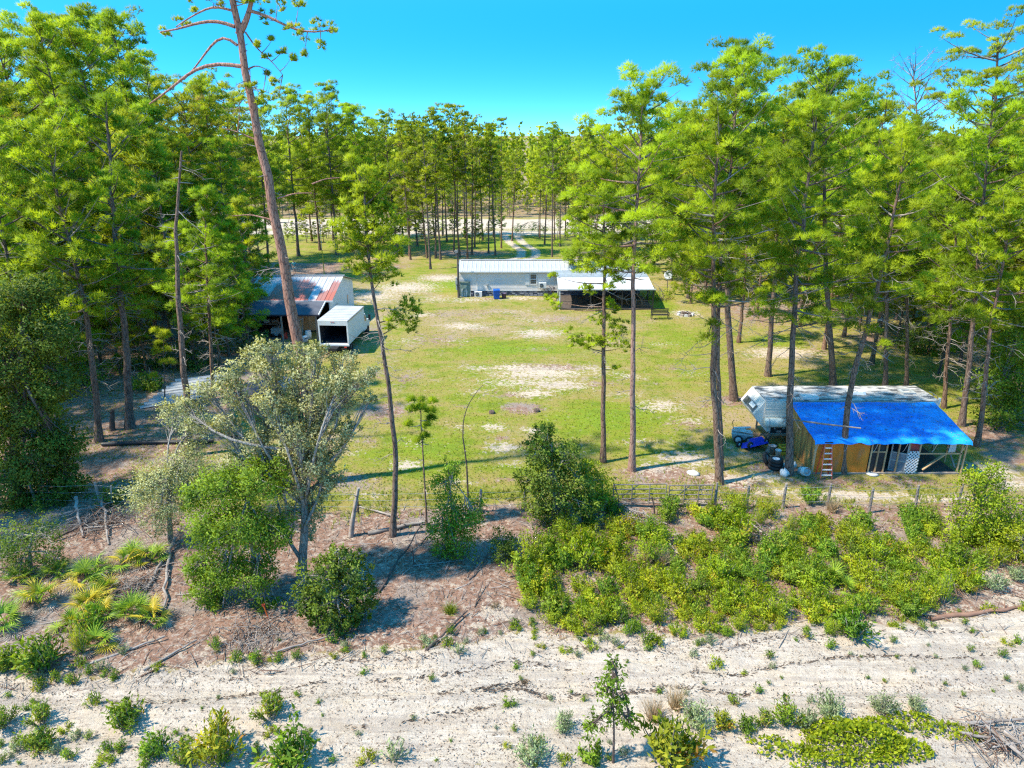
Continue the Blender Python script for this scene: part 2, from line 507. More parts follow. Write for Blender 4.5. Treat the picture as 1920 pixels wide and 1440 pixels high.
    for i in range(dead):
        t = rng.uniform(s0 * .35, s0 + .55 * (1 - s0))
        a = rng.uniform(0, 6.28); Lb = W * rng.uniform(.2, .8) * (.5 + .5 * min(1, t / max(s0, .05)))
        d = np.array([math.cos(a), math.sin(a), 0])
        q = np.linspace(0, 1, 4)
        B = along(P, t)[0] + Lb * q[:, None] * d + rng.normal(0, .07 * Lb, (4, 3)) * q[:, None]
        B[:, 2] += Lb * (rng.normal(-.02, .25) * q - .18 * q ** 2)
        tr.tube(B, np.linspace(.024, .007, 4), 3, 1, False)
        for _k in range(5):
            qq = rng.uniform(.3, .95); o = along(B, qq)[0]; e = o + Lb * .35 * norm((d + unit(1, rng)[0] * .9)[None])[0]
            tr.tube([o, (o + e) / 2 + rng.normal(0, .03, 3), e], [.012, .009, .005], 3, 1, False)
    for i in range(stubs):
        t = rng.uniform(.15, s0 + .2); a = rng.uniform(0, 6.28); Lb = rng.uniform(.2, .7)
        o = along(P, t)[0]; e = o + Lb * np.array([math.cos(a), math.sin(a), rng.uniform(-.2, .6)])
        tr.tube([o, (o + e) / 2, e], [.03, .02, .008], 4, 1, False)
    if PC:
        add_puffs(cr, np.concatenate(PC), np.concatenate(PRr), np.concatenate(PD), np.concatenate(PT), det, rng, flatz)
    return tr, cr

def straight(h, lean=.02, seed=0):
    r = random.Random(seed)
    a = r.uniform(0, 6.28)
    pts = []
    for i in range(6):
        t = i / 5
        pts.append((h * lean * t * math.cos(a) + r.uniform(-.05, .05) * t * 2, h * lean * t * math.sin(a) + r.uniform(-.05, .05) * t * 2, h * t))
    return pts

def pine_tree(name, loc, P, label, group=None, bark=None, leaf=None, **kw):
    tr, cr = pine_parts(P, **kw)
    root = empty(name, loc, label, 'tree', group)
    tr.build('trunk', [bark or BARK, DEADW], root)
    if cr.V: cr.build('crown', leaf or PINE, root)
    return root

def pix_path(base, pts, dy=0.0):
    """Trunk path from its foot pixel through further pixels, the tree standing upright at the foot's distance."""
    b = G(*base); b.z = g1(b.x, b.y)
    out = [Vector((0, 0, 0))]
    n = len(pts)
    for i, p in enumerate(pts):
        out.append(AY(p[0], p[1], b.y + dy * (i + 1) / n) - b)
    return b, [tuple(v) for v in out]

def lobe_tree(P_trunk, r0, lobes, seed, leaf=.10, lw=.3, per=16, nclu=1.75, forks=None, twigs=5, droop=0.0, tight=1.0):
    """A broad-leaved tree: trunk, a limb to every lobe, twigs and leaf clusters through each lobe."""
    rng = np.random.default_rng(seed)
    tr, cr = Geo(), Geo()
    P = smooth_path(P_trunk, 9)
    P[0, 2] -= .2
    tr.tube(P, r0 * np.linspace(1.15, .62, 9) * (1 + .5 * np.exp(-np.linspace(0, 1, 9) * 14)), 9)
    for (c, r, n) in lobes:
        c = np.array(c, float)
        t0 = rng.uniform(.55, .98)
        o = along(P, t0)[0]
        mid = (o + c) / 2 + rng.normal(0, .12, 3) * np.linalg.norm(c - o); mid[2] += .1 * np.linalg.norm(c - o)
        B = smooth_path([o, mid, c], 7)
        tr.tube(B, np.linspace(r0 * .45, .025, 7), 6, 0, False)
        m = int(n * nclu)
        dirs = unit(m, rng)
        ph = rng.uniform(0, 6.28, 6)
        bump_ = 1 + .22 * np.sin(dirs[:, 0] * 4 + ph[0]) * np.sin(dirs[:, 1] * 4 + ph[1]) + .15 * np.sin(dirs[:, 2] * 7 + ph[2])
        rad = r * rng.uniform(.2, 1.0, m) ** .6 * bump_ * np.where(rng.uniform(0, 1, m) < .12, rng.uniform(1.1, 1.4, m), 1)
        CC = c + dirs * rad[:, None] * np.array([1, 1, .78])
        for j in range(min(m, twigs * 3)):
            e = CC[j]; s = along(B, rng.uniform(.5, 1))[0]
            q = (s + e) / 2 + rng.normal(0, .12 * r, 3)
            tr.tube([s, q, e], [.022, .014, .006], 3, 0, False)
        k = per
        sp = (.30 * r if r < 1.0 else .33) * tight
        C = np.repeat(CC, k, 0) + rng.normal(0, sp * .55, (m * k, 3))
        D = np.repeat(dirs, k, 0) * .6 + unit(m * k, rng) * .9 + np.array([0, 0, .15 - droop])
        T = np.repeat(rng.normal(.5, .22, m), k) + rng.normal(0, .13, m * k)
        N = norm((C - c) / r + np.repeat(dirs, k, 0) * .4 + np.array([0, 0, .45]))
        add_leaves(cr, C, D, leaf, lw, T, rng, 0, 0, N)
    return tr, cr

def shrub_parts(h, sp, nst, lps, leaf, lw, seed, erect=.5, twig=.012, clump=3):
    """A bush: stems fanning from the ground, leaves along their outer two thirds."""
    rng = np.random.default_rng(seed)
    st, lf = Geo(), Geo()
    for i in range(nst):
        a = rng.uniform(0, 6.28); rr = sp * rng.uniform(.05, 1) ** .6
        hh = h * rng.uniform(.55, 1.05) * (1 - .35 * (rr / sp) ** 2)
        b = np.array([math.cos(a) * rr * .25, math.sin(a) * rr * .25, -.05])
        e = np.array([math.cos(a) * rr, math.sin(a) * rr, hh])
        m = (b + e) / 2 + np.array([math.cos(a), math.sin(a), 0]) * rr * (.25 - .5 * erect) + rng.normal(0, .05, 3) * h
        Pp = smooth_path([b, m, e], 6)
        st.tube(Pp, np.linspace(twig * 1.6, twig * .4, 6), 4, 0, False)
        q = rng.uniform(.22, 1.03, lps) ** .8
        C = along(Pp, np.clip(q, 0, 1)) + rng.normal(0, .07 * h ** .5 * (1.3 - .6 * erect), (lps, 3))
        tg = np.gradient(Pp, axis=0); d = norm(np.stack([np.interp(np.clip(q, 0, 1), np.linspace(0, 1, 6), tg[:, j]) for j in range(3)], -1))
        D = d * (.4 + .8 * erect) + unit(lps, rng) * (1.0 - .35 * erect)
        T = np.full(lps, rng.normal(.5, .25)) + rng.normal(0, .15, lps)
        C[:, 2] = np.maximum(C[:, 2], .03)
        N = norm(np.stack([C[:, 0] / sp, C[:, 1] / sp, C[:, 2] / h * .7 + .35], -1) + np.array([math.cos(a), math.sin(a), 0]) * .25)
        add_leaves(lf, C, D, leaf, lw, T, rng, 0, 0, N, .5)
    return st, lf

def shrub(name, loc, parts, label, cat, group, mat, stem=None, rz=0):
    root = empty(name, loc, label, cat, group, rz)
    if isinstance(parts[0], Geo):
        parts[0].build('stem', stem or DEADW, root); parts[1].build('foliage', mat, root)
    else:
        link('stem', parts[0], root); link('foliage', parts[1], root)
    return root

# ------------------------------------------------------------------ ground
def ell(X, Y, px, py, rx, ry, soft=.35):
    c = G(px, py); s = ppm(c)
    y1 = G(px, py - ry).y; y0 = G(px, py + ry).y
    cy, ry_ = (y0 + y1) / 2, max(.15, (y1 - y0) / 2)
    d = np.sqrt(((X - c.x) / (rx / s)) ** 2 + ((Y - cy) / ry_) ** 2)
    return np.clip(1 + soft - d, 0, 1 + soft) / (1 + soft) 

def border(pts):
    g = [G(*p) for p in pts]
    return [p.x for p in g], [p.y for p in g]
TRACK_TOP = border([(-900, 1285), (-300, 1268), (0, 1258), (150, 1264), (300, 1256), (450, 1242), (600, 1226), (760, 1214), (880, 1204), (960, 1186), (1050, 1196), (1200, 1190), (1350, 1200), (1430, 1180), (1500, 1168), (1700, 1166), (1920, 1150), (2500, 1130), (3200, 1120)])
FENCE = border([(-1500, 930), (0, 945), (300, 955), (660, 962), (900, 950), (1100, 938), (1300, 935), (1500, 945), (1700, 948), (1900, 940), (3400, 930)])
def track_top(x): return np.interp(x, *TRACK_TOP)
def fence_y(x): return np.interp(x, *FENCE)
ROAD_NEAR, ROAD_FAR = G(960, 441).y, G(960, 410).y

SAND = [(980,718,130,14,.75),(1110,690,60,9,.7),(890,735,60,8,.6),(1000,600,80,8,.5),(760,640,50,8,.5),(1150,640,60,8,.45),(1180,740,60,9,.5),(860,800,50,10,.5),(1050,850,70,12,.5),(1300,790,60,14,.6),(780,830,50,10,.5),(1200,830,60,12,.5),(1010,700,120,20,1),(1045,722,85,13,1),(960,690,60,8,.9),(900,690,60,8,.7),(1000,738,60,9,1),(945,838,45,13,1),(925,800,34,9,.9),(1000,806,34,8,.9),(870,612,60,9,.9),(1010,625,56,12,1),(1240,762,56,16,.9),(1290,862,70,20,1),(1230,880,60,18,.8),(1470,663,85,15,1.1),(1370,900,80,18,.9),(1430,895,60,14,.9),(760,872,46,13,.9),(700,930,60,12,.6),(830,522,60,9,1),(760,540,80,14,1),(700,556,70,20,.9),(790,590,34,6,.8),(690,600,40,12,.6),(1450,922,80,9,.9),(1600,930,130,12,1.2),(1760,935,90,10,1.2),(1860,885,70,24,1),(1900,910,50,16,1),(1285,588,34,8,1),(1130,700,50,7,.7),(1180,705,40,7,.7),(820,560,70,10,.6),(880,562,80,7,.7),(980,560,80,6,.8),(660,850,40,12,.5),(930,1150,55,28,1.0),(900,1165,40,20,.8),(760,1180,40,10,.5),(1870,1090,60,40,.9),(1905,1130,60,30,1),(270,760,60,40,.5),(300,735,60,20,.6),(230,870,40,15,.4),(1840,1050,40,14,.7),(1240,645,50,7,.5),(850,640,50,6,.5),(960,585,70,5,.5),(1300,700,50,9,.5),(1250,830,40,10,.5),(960,870,50,10,.5),(860,905,60,12,.6),(1400,850,50,14,.5),(1690,890,60,8,.6)]
STRAW = [(960,740,120,14,.55),(1130,720,80,12,.55),(820,590,70,12,.5),(1010,655,60,8,.5),(1260,690,60,14,.5),(1330,760,50,20,.5),(690,830,50,20,.5),(940,820,50,12,.5),(820,640,130,26,.5),(1050,600,100,16,.5),(760,710,80,30,.5),(1290,800,100,36,.5),(900,585,120,14,.45),(700,620,60,30,.5),(1010,690,150,14,.6),(870,760,60,16,.4),(1100,830,60,14,.35),(1420,820,60,30,.5),(1230,720,60,12,.4),(820,520,60,12,.5),(1660,700,60,14,.3),(960,900,120,18,.45),(980,765,48,13,1.1),(1040,690,80,7,.9),(720,772,70,22,.9),(700,700,60,20,.6),(1240,892,110,22,1),(1350,905,110,22,1.0),(1420,590,90,34,.8),(1520,575,120,36,1),(1640,640,80,25,.7),(230,800,190,60,.9),(180,880,140,50,1),(300,870,160,40,.6),(1560,905,120,16,.9),(1700,905,110,14,.8),(1860,820,80,40,.9),(1450,880,60,20,.9),(640,660,70,16,.7),(920,560,60,9,.5),(860,590,70,9,.5),(760,600,60,10,.5),(1300,690,60,14,.4),(1372,752,45,14,.9),(870,475,120,9,.8),(1120,480,90,9,.8),(740,500,60,9,.6),(1330,540,80,14,.8),(1540,660,90,20,.5),(640,905,90,26,.8),(580,850,80,30,.4),(400,900,120,30,.5),(1890,860,60,30,.8)]
GREEN = [(960,655,150,16,1),(1140,790,170,44,1),(800,850,150,60,.8),(1280,640,110,40,.6),(930,545,70,5,.6),(760,780,120,30,.4),(1460,640,60,16,.9),(1540,710,140,22,.4),(1010,880,160,26,.6),(850,535,50,16,1),(1240,570,30,20,.9),(960,460,220,22,.8),(1700,680,120,30,.4),(1590,740,90,20,.5),(700,860,70,40,.6),(920,640,100,8,.6),(1000,470,60,30,.8)]

def vnoise(X, Y, sc, seed):
    """Smooth value noise on the plane, 0..1."""
    rng = np.random.default_rng(seed); N = 256
    tab = rng.uniform(0, 1, (N, N))
    x = X * sc + 1000.37; y = Y * sc + 1000.71
    xi = np.floor(x).astype(int); yi = np.floor(y).astype(int); fx = x - xi; fy = y - yi
    fx = fx * fx * (3 - 2 * fx); fy = fy * fy * (3 - 2 * fy)
    a = tab[xi % N, yi % N]; b = tab[(xi + 1) % N, yi % N]; c = tab[xi % N, (yi + 1) % N]; d = tab[(xi + 1) % N, (yi + 1) % N]
    return (a * (1 - fx) + b * fx) * (1 - fy) + (c * (1 - fx) + d * fx) * fy

def fbm(X, Y, sc, seed, n=4):
    v = 0; a = .5; tot = 0
    for i in range(n):
        v = v + a * vnoise(X, Y, sc * 2 ** i, seed + i); tot += a; a *= .55
    return v / tot

def masks(X, Y):
    """How sandy, strewn with pine straw and green the ground is at each point."""
    n1 = fbm(X, Y, .45, 3); n2 = fbm(X, Y, .12, 9)
    sand = np.zeros_like(X); straw = np.zeros_like(X); green = np.full_like(X, .27) + (n2 - .5) * .9
    for e in SAND: sand = np.maximum(sand, e[4] * ell(X, Y, *e[:4]))
    for e in STRAW: straw = np.maximum(straw, e[4] * ell(X, Y, *e[:4]))
    for e in GREEN: green = np.maximum(green, e[4] * ell(X, Y, *e[:4]) * 1.2)
    tt = track_top(X) + (n1 - .5) * 1.1
    fy = fence_y(X)
    track = np.clip((tt - Y) / .5 + .5, 0, 1)
    scrub = np.clip((fy - Y) / 1.2 + .5, 0, 1) * (1 - track)
    # the cut-over strip between the track and the fence: straw and grey litter, sand showing through
    straw = np.where(scrub > .3, np.maximum(straw, .95 * scrub), straw)
    green = np.where(scrub > .3, green * .3 - .1, green)
    sand = np.where(scrub > .3, np.maximum(sand * 1.0, .30 + .30 * (n2 - .5) + np.clip(1 - (Y - tt) / 1.6, 0, 1) * .25), sand)
    low = np.clip((14.4 - Y) / 1.0, 0, 1) * np.clip((X + 1) / 4, 0, 1)
    sand = np.maximum(sand, track * (1.2 - .45 * low)); straw = straw * (1 - track)
    # the forest floor on both sides, the dirt road and the cleared land behind
    side = np.clip((-X - 11 - .10 * Y) / 4, 0, 1) + np.clip((X - 20 - .20 * Y) / 6, 0, 1)
    side = np.clip(side, 0, 1) * (Y > fy) * (Y < 100)
    straw = np.maximum(straw, side * np.where(X < 0, .62, .42))
    road = np.clip((Y - ROAD_NEAR) / 1.5, 0, 1) * np.clip((ROAD_FAR - Y) / 1.5, 0, 1)
    sand = np.maximum(sand, road * np.where(np.abs(Y - (ROAD_NEAR * .72 + ROAD_FAR * .28)) < 2.2, .55, 1.0))
    # driveway: two wheel tracks from the road to the house, then round its left end
    pl = np.array([[G(x, y).x, G(x, y).y] for x, y in ((958, 443), (968, 456), (992, 470), (990, 482), (950, 492))])
    yy = np.clip(Y, pl[-1, 1], pl[0, 1]); cx = np.interp(yy, pl[::-1, 1], pl[::-1, 0])
    inside = ((Y > pl[-1, 1] - 1) & (Y < pl[0, 1] + 2)).astype(float)
    for o in (-1.1, 1.1):
        sand = np.maximum(sand, inside * np.clip(1.35 - np.abs(X - cx - o) / .8, 0, 1) * 1.1)
    far = np.clip((Y - ROAD_FAR) / 3, 0, 1)
    green = np.where(far > .5, .3, green); straw = np.maximum(straw * (1 - far), far * .5); sand = sand * (1 - far)
    return sand, straw, green, track, scrub, road

def axis_lines(lo, hi, step, far, ratio=1.35):
    a = list(np.arange(lo, hi + 1e-6, step)); s = step
    b = []; v = hi
    while v < far: s *= ratio; v += s; b.append(v)
    s = step; v = lo; c = []
    while v > -far: s *= ratio; v -= s; c.append(v)
    return np.array(c[::-1] + a + b)

GX = axis_lines(-34, 46, .3, 4500)
GYa = np.arange(8, 46, .25); GYb = np.arange(46, 100, .5); GYc = np.arange(100, 172, 1.0)
gy = []; v, s = 172.0, 1.5
while v < 5000: gy.append(v); v += s; s *= 1.3
gl = []; v, s = 7.6, .4
while v > -900: gl.append(v); v -= s; s *= 1.4
GYs = np.r_[gl[::-1], GYa, GYb, GYc, gy]
XX, YY = np.meshgrid(GX, GYs)
ZZ = gz(XX, YY) * np.clip(1.4 - np.hypot(XX, YY - 40) / 200, 0, 1)
near = ((YY < 34) & (np.abs(XX) < 40)).astype(float)
_tr = np.clip((track_top(XX) - YY + .3) / .8, 0, 1) * (YY > 11)
for _d, _a, _w in ((.25, .10, .35), (1.5, -.07, .3), (2.1, .05, .25), (3.0, -.08, .32), (3.6, .06, .3), (4.6, .05, .5)):
    ZZ += _tr * _a * np.exp(-((track_top(XX) + .35 * np.sin(XX * .35) - YY - _d) / _w) ** 2)
ZZ += near * (fbm(XX, YY, 1.6, 41) - .5) * .14 + near * (fbm(XX, YY, .5, 47) - .5) * .12
M_sand, M_straw, M_green, M_track, M_scrub, M_road = masks(XX, YY)

def groundmat():
    m, t = nodes('ground_cover')
    out = mk(t, 'ShaderNodeOutputMaterial'); p = mk(t, 'ShaderNodeBsdfPrincipled')
    p.inputs['Roughness'].default_value = .95; p.inputs['Specular IOR Level'].default_value = .1
    pos = mk(t, 'ShaderNodeTexCoord').outputs['Object']
    sA, wA, gA, tA = attr(t, 'sand'), attr(t, 'straw'), attr(t, 'green'), attr(t, 'track')
    nb = noise(t, pos, .35, 8, .62); nm = noise(t, pos, 1.9, 8, .65); nf = noise(t, pos, 9, 6, .7); nff = noise(t, pos, 34, 4, .7)
    streak = noise(t, vscale(t, pos, (.22, 1.5, 1)), 1.6, 8, .65)
    # grass: green, olive, dry
    nl = noise(t, vscale(t, pos, (.8, 1.3, 1)), .55, 9, .68)
    gmix = mth(t, 'MULTIPLY_ADD', mth(t, 'SUBTRACT', nm, .5), 1.5, mth(t, 'MULTIPLY_ADD', mth(t, 'SUBTRACT', nl, .5), 2.6, gA))
    grass = mixc(t, smooth(t, gmix, .0, .70), (.32, .245, .075), (.215, .255, .018))
    grass = mixc(t, smooth(t, gmix, .55, 1.15), grass, (.185, .275, .018))
    grass = mixc(t, mth(t, 'MULTIPLY', smooth(t, nf, .40, .72), .6), grass, (.16, .165, .022))
    grass = mixc(t, mth(t, 'MULTIPLY', smooth(t, nff, .58, .72), .7), grass, (.40, .33, .16))
    dry = mth(t, 'MULTIPLY_ADD', gA, -.45, mth(t, 'MULTIPLY_ADD', nb, .55, mth(t, 'MULTIPLY', nm, .6)))
    grass = mixc(t, mth(t, 'MULTIPLY', smooth(t, dry, .44, .62), .9), grass, (.36, .26, .155))
    speck = noise(t, pos, 3.6, 9, .75)
    grass = mixc(t, mth(t, 'MULTIPLY', smooth(t, speck, .55, .67), .75), grass, (.40, .32, .20))
    grass = mixc(t, mth(t, 'MULTIPLY', smooth(t, speck, .44, .34), .55), grass, (.20, .16, .06))
    grass = mixc(t, mth(t, 'MULTIPLY', smooth(t, nl, .52, .62), .45), grass, (.125, .16, .018))
    # pine straw and leaf litter
    litter = mixc(t, smooth(t, nf, .35, .65), (.25, .125, .08), (.35, .225, .16))
    litter = mixc(t, smooth(t, nff, .55, .7), litter, (.10, .06, .042))
    litter = mixc(t, smooth(t, speck, .50, .62), litter, (.40, .325, .27))
    litter = mixc(t, mth(t, 'MULTIPLY', smooth(t, speck, .46, .38), .8), litter, (.12, .085, .068))
    litter = mixc(t, mth(t, 'MULTIPLY', smooth(t, nb, .50, .60), .6), litter, (.29, .25, .215))
    wm = mth(t, 'ADD', wA, mth(t, 'MULTIPLY_ADD', mth(t, 'SUBTRACT', nm, .5), 1.3, mth(t, 'MULTIPLY', mth(t, 'SUBTRACT', nf, .5), .6)))
    base = mixc(t, smooth(t, wm, .30, .58), grass, litter)
    # bare sand: white, buff, grey, with dark specks
    sandc = mixc(t, smooth(t, nm, .35, .68), (.62, .515, .405), (.52, .415, .31))
    sandc = mixc(t, smooth(t, streak, .50, .64), sandc, (.60, .47, .33))
    fine = noise(t, vscale(t, pos, (.5, 2.6, 1)), 3.0, 9, .72)
    sandc = mixc(t, mth(t, 'MULTIPLY', smooth(t, fine, .53, .68), .7), sandc, (.40, .32, .255))
    sandc = mixc(t, mth(t, 'MULTIPLY', smooth(t, fine, .44, .34), .7), sandc, (.72, .63, .52))
    sandc = mixc(t, mth(t, 'MULTIPLY', smooth(t, mth(t, 'MULTIPLY_ADD', nb, .6, mth(t, 'MULTIPLY', streak, .4)), .50, .62), .55), sandc, (.42, .365, .315))
    rut = noise(t, vscale(t, pos, (.06, 1.9, 1)), 1.7, 6, .6)
    sandc = mixc(t, mth(t, 'MULTIPLY', smooth(t, rut, .51, .58), mth(t, 'MULTIPLY_ADD', speck, .8, -.1)), sandc, (.25, .20, .17))
    sandc = mixc(t, mth(t, 'MULTIPLY', smooth(t, nff, .56, .66), .75), sandc, (.17, .125, .10))
    sandc = mixc(t, mth(t, 'MULTIPLY', smooth(t, nf, .57, .65), .7), sandc, (.25, .19, .155))
    sandc = mixc(t, mth(t, 'MULTIPLY', smooth(t, speck, .56, .64), .6), sandc, (.27, .205, .16))
    sm = mth(t, 'ADD', mth(t, 'MULTIPLY_ADD', sA, mth(t, 'MULTIPLY_ADD', tA, .04, .90), mth(t, 'MULTIPLY', mth(t, 'SUBTRACT', nf, .5), 1.5)), mth(t, 'ADD', mth(t, 'MULTIPLY', mth(t, 'SUBTRACT', nm, .5), 1.3), mth(t, 'MULTIPLY', mth(t, 'SUBTRACT', speck, .5), 3.0)))
    base = mixc(t, smooth(t, sm, .46, .58), base, mixc(t, tA, mixc(t, 1.0, sandc, (1.02, 1.0, .98), 'MULTIPLY'), sandc))
    t.links.new(base, p.inputs['Base Color'])
    b = mk(t, 'ShaderNodeBump'); b.inputs['Strength'].default_value = .9; b.inputs['Distance'].default_value = .06
    t.links.new(mth(t, 'ADD', mth(t, 'MULTIPLY', speck, 1.5), mth(t, 'ADD', nf, mth(t, 'MULTIPLY', fine, 2.0))), b.inputs['Height']); t.links.new(b.outputs[0], p.inputs['Normal'])
    t.links.new(p.outputs[0], out.inputs[0])
    return m
GROUND = groundmat()

def ground_piece(name, sel):
    """One piece of the single ground sheet: the cells chosen by sel, sharing their borders with the neighbours."""
    ny, nx = XX.shape
    idx = np.arange(ny * nx).reshape(ny, nx)
    q = np.stack([idx[:-1, :-1], idx[:-1, 1:], idx[1:, 1:], idx[1:, :-1]], -1)[sel]
    used, inv = np.unique(q, return_inverse=True)
    g = Geo()
    V = np.stack([XX.ravel()[used], YY.ravel()[used], ZZ.ravel()[used]], -1)
    g.add(V, inv.reshape(-1, 4), .5, 0, True)
    me = g.mesh(name, GROUND)
    for nme, M in (('sand', M_sand), ('straw', M_straw), ('green', M_green), ('track', M_track)):
        a = me.attributes.new(nme, 'FLOAT', 'POINT'); a.data.foreach_set('value', M.ravel()[used].astype(np.float32))
    return tag(link(name, me), kind='structure')
cc = lambda M: (M[:-1, :-1] + M[1:, 1:]) / 2
c_track = cc(M_track) > .5; c_scrub = (cc(M_scrub) > .5) & ~c_track; c_road = (cc(M_road) > .5) & ~c_track & ~c_scrub
ground_piece('sand_track', c_track)
ground_piece('scrub_ground', c_scrub)
ground_piece('dirt_road', c_road)
ground_piece('lawn_ground', ~(c_track | c_scrub | c_road))
def gzz(x, y):
    """Height of the built ground sheet under a point."""
    i = int(np.clip(np.searchsorted(GYs, y) - 1, 0, len(GYs) - 2)); j = int(np.clip(np.searchsorted(GX, x) - 1, 0, len(GX) - 2))
    return float(ZZ[i:i + 2, j:j + 2].mean())
g1 = gzz
# ------------------------------------------------------------------ building materials
M_WALL = surf('grey_siding', (.78, .71, .645), (.70, .64, .585), rough=.6, scale=.6, stretch=(1, 1, 3), c3=(.62, .565, .515), scale3=.5)
M_WHITE = surf('white_paint', (.72, .72, .71), (.64, .64, .63), rough=.5)
M_ROOFG = surf('galvanised_roof', (.56, .54, .52), (.45, .435, .42), rough=.45, scale=1.5, stretch=(4, 1, 1), c3=(.36, .36, .38), scale3=1.1, lo3=.56, hi3=.75, metal=.25)
M_AWN = surf('white_awning_metal', (.68, .68, .68), (.60, .60, .60), rough=.45, scale=2, metal=.0)
M_PORCH = surf('weathered_porch_roof', (.31, .345, .37), (.25, .28, .305), rough=.5, scale=1.2)
M_SKIRT = surf('dark_stone_skirting', (.06, .062, .085), (.15, .15, .185), rough=.8, scale=7)
M_STONE = surf('pale_stone_skirting', (.20, .20, .24), (.30, .30, .33), rough=.8, scale=6, rnd=.7)
M_GLASS = surf('dark_window_glass', (.05, .055, .06), (.09, .095, .10), rough=.08, spec=.6)
M_BLACK = surf('black_plastic', (.02, .02, .022), (.035, .035, .037), rough=.5)
M_RUBBER = surf('tyre_rubber', (.022, .022, .023), (.04, .038, .036), rough=.8, scale=8)
M_BLUEBIN = surf('blue_plastic', (.02, .12, .50), (.015, .09, .40), rough=.4)
M_DKBLUE = surf('deep_blue_plastic', (.014, .05, .50), (.012, .035, .38), rough=.35)
M_STEEL = surf('dull_steel', (.42, .42, .42), (.30, .30, .30), rough=.45, metal=.5)
M_GREY = surf('grey_plastic', (.42, .43, .42), (.34, .35, .34), rough=.5)
M_PALE = surf('pale_plastic', (.74, .75, .72), (.60, .61, .58), rough=.5, c3=(.45, .44, .40), scale3=4)
M_POLE = surf('weathered_pole', (.16, .13, .11), (.09, .075, .065), rough=.9, stretch=(4, 4, .6))
M_LUMBER = surf('new_lumber', (.62, .40, .21), (.48, .29, .15), rough=.75, scale=2.5, stretch=(1, 1, .4), rnd=.3)
M_GREYLUM = surf('weathered_lumber', (.34, .28, .23), (.22, .18, .15), rough=.85, scale=3, stretch=(1, 1, .5), rnd=.4)
M_PLY = surf('orange_plywood', (.80, .26, .03), (.64, .18, .02), rough=.65, scale=1.4, stretch=(1, 1, .35), c3=(.48, .21, .08), scale3=1.3, lo3=.55, hi3=.75, rnd=.15)
M_PLYW = surf('weathered_plywood', (.78, .37, .10), (.50, .20, .055), rough=.75, scale=1.7, stretch=(1, 2.2, .4), c3=(.26, .14, .07), scale3=1.6, lo3=.5, hi3=.66, rnd=.15)
M_RED = surf('red_fibreglass', (.62, .07, .045), (.52, .05, .03), rough=.5)
M_PINKRED = surf('ladder_red', (.72, .20, .15), (.62, .14, .10), rough=.5)
M_SCREEN = surf('screen_mesh', (.045, .043, .045), (.03, .03, .03), rough=.7)
M_SCREENDOOR = surf('screen_door_mesh', (.23, .235, .26), (.19, .195, .215), rough=.7)
M_TAN = surf('tan_brick', (.36, .24, .16), (.28, .18, .12), rough=.8)
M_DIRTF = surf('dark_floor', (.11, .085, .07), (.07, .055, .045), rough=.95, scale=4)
M_RVW = surf('aged_white_shell', (.78, .73, .64), (.68, .635, .555), rough=.5, scale=1.1, c3=(.42, .40, .36), scale3=.9, lo3=.55, hi3=.8)
M_RVP = surf('cream_shell_panel', (.72, .665, .56), (.65, .60, .51), rough=.5, scale=1.1)
M_GREENW = surf('pale_green_vinyl', (.66, .70, .62), (.54, .58, .50), rough=.5, scale=3)
M_DIRTRF = surf('mouldy_white_roof', (.58, .55, .51), (.34, .32, .30), rough=.7, scale=2.5, stretch=(.6, 1.3, 1), c3=(.085, .083, .085), scale3=2.6, lo3=.44, hi3=.62)
M_SHGL = surf('charcoal_roll_roofing', (.075, .078, .095), (.10, .105, .125), rough=.85, scale=1.2)
M_TRUCK = surf('white_truck_body', (.70, .71, .72), (.63, .64, .65), rough=.45, scale=.8)
M_TRKRF = surf('dusty_truck_roof', (.50, .49, .46), (.40, .39, .37), rough=.6, scale=1.0, stretch=(1, .4, 1))
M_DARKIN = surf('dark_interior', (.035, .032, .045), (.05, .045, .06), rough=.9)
M_YELLOW = surf('yellow_plastic', (.72, .50, .05), (.60, .40, .03), rough=.5)
M_ORANGE = surf('orange_flagging', (.85, .16, .03), (.80, .12, .02), rough=.6)
M_PVC = surf('black_drain_pipe', (.03, .03, .033), (.05, .05, .052), rough=.45)
M_SHEET = surf('old_roofing_sheet', (.40, .41, .42), (.30, .31, .32), rough=.45, metal=.2, rnd=.25, c3=(.34, .30, .27), scale3=1.4)
M_CONC = surf('pale_concrete', (.60, .57, .54), (.48, .46, .44), rough=.9, scale=3)

M_GATE = surf('rusty_grey_gate', (.27, .235, .205), (.17, .13, .105), rough=.7, scale=4)

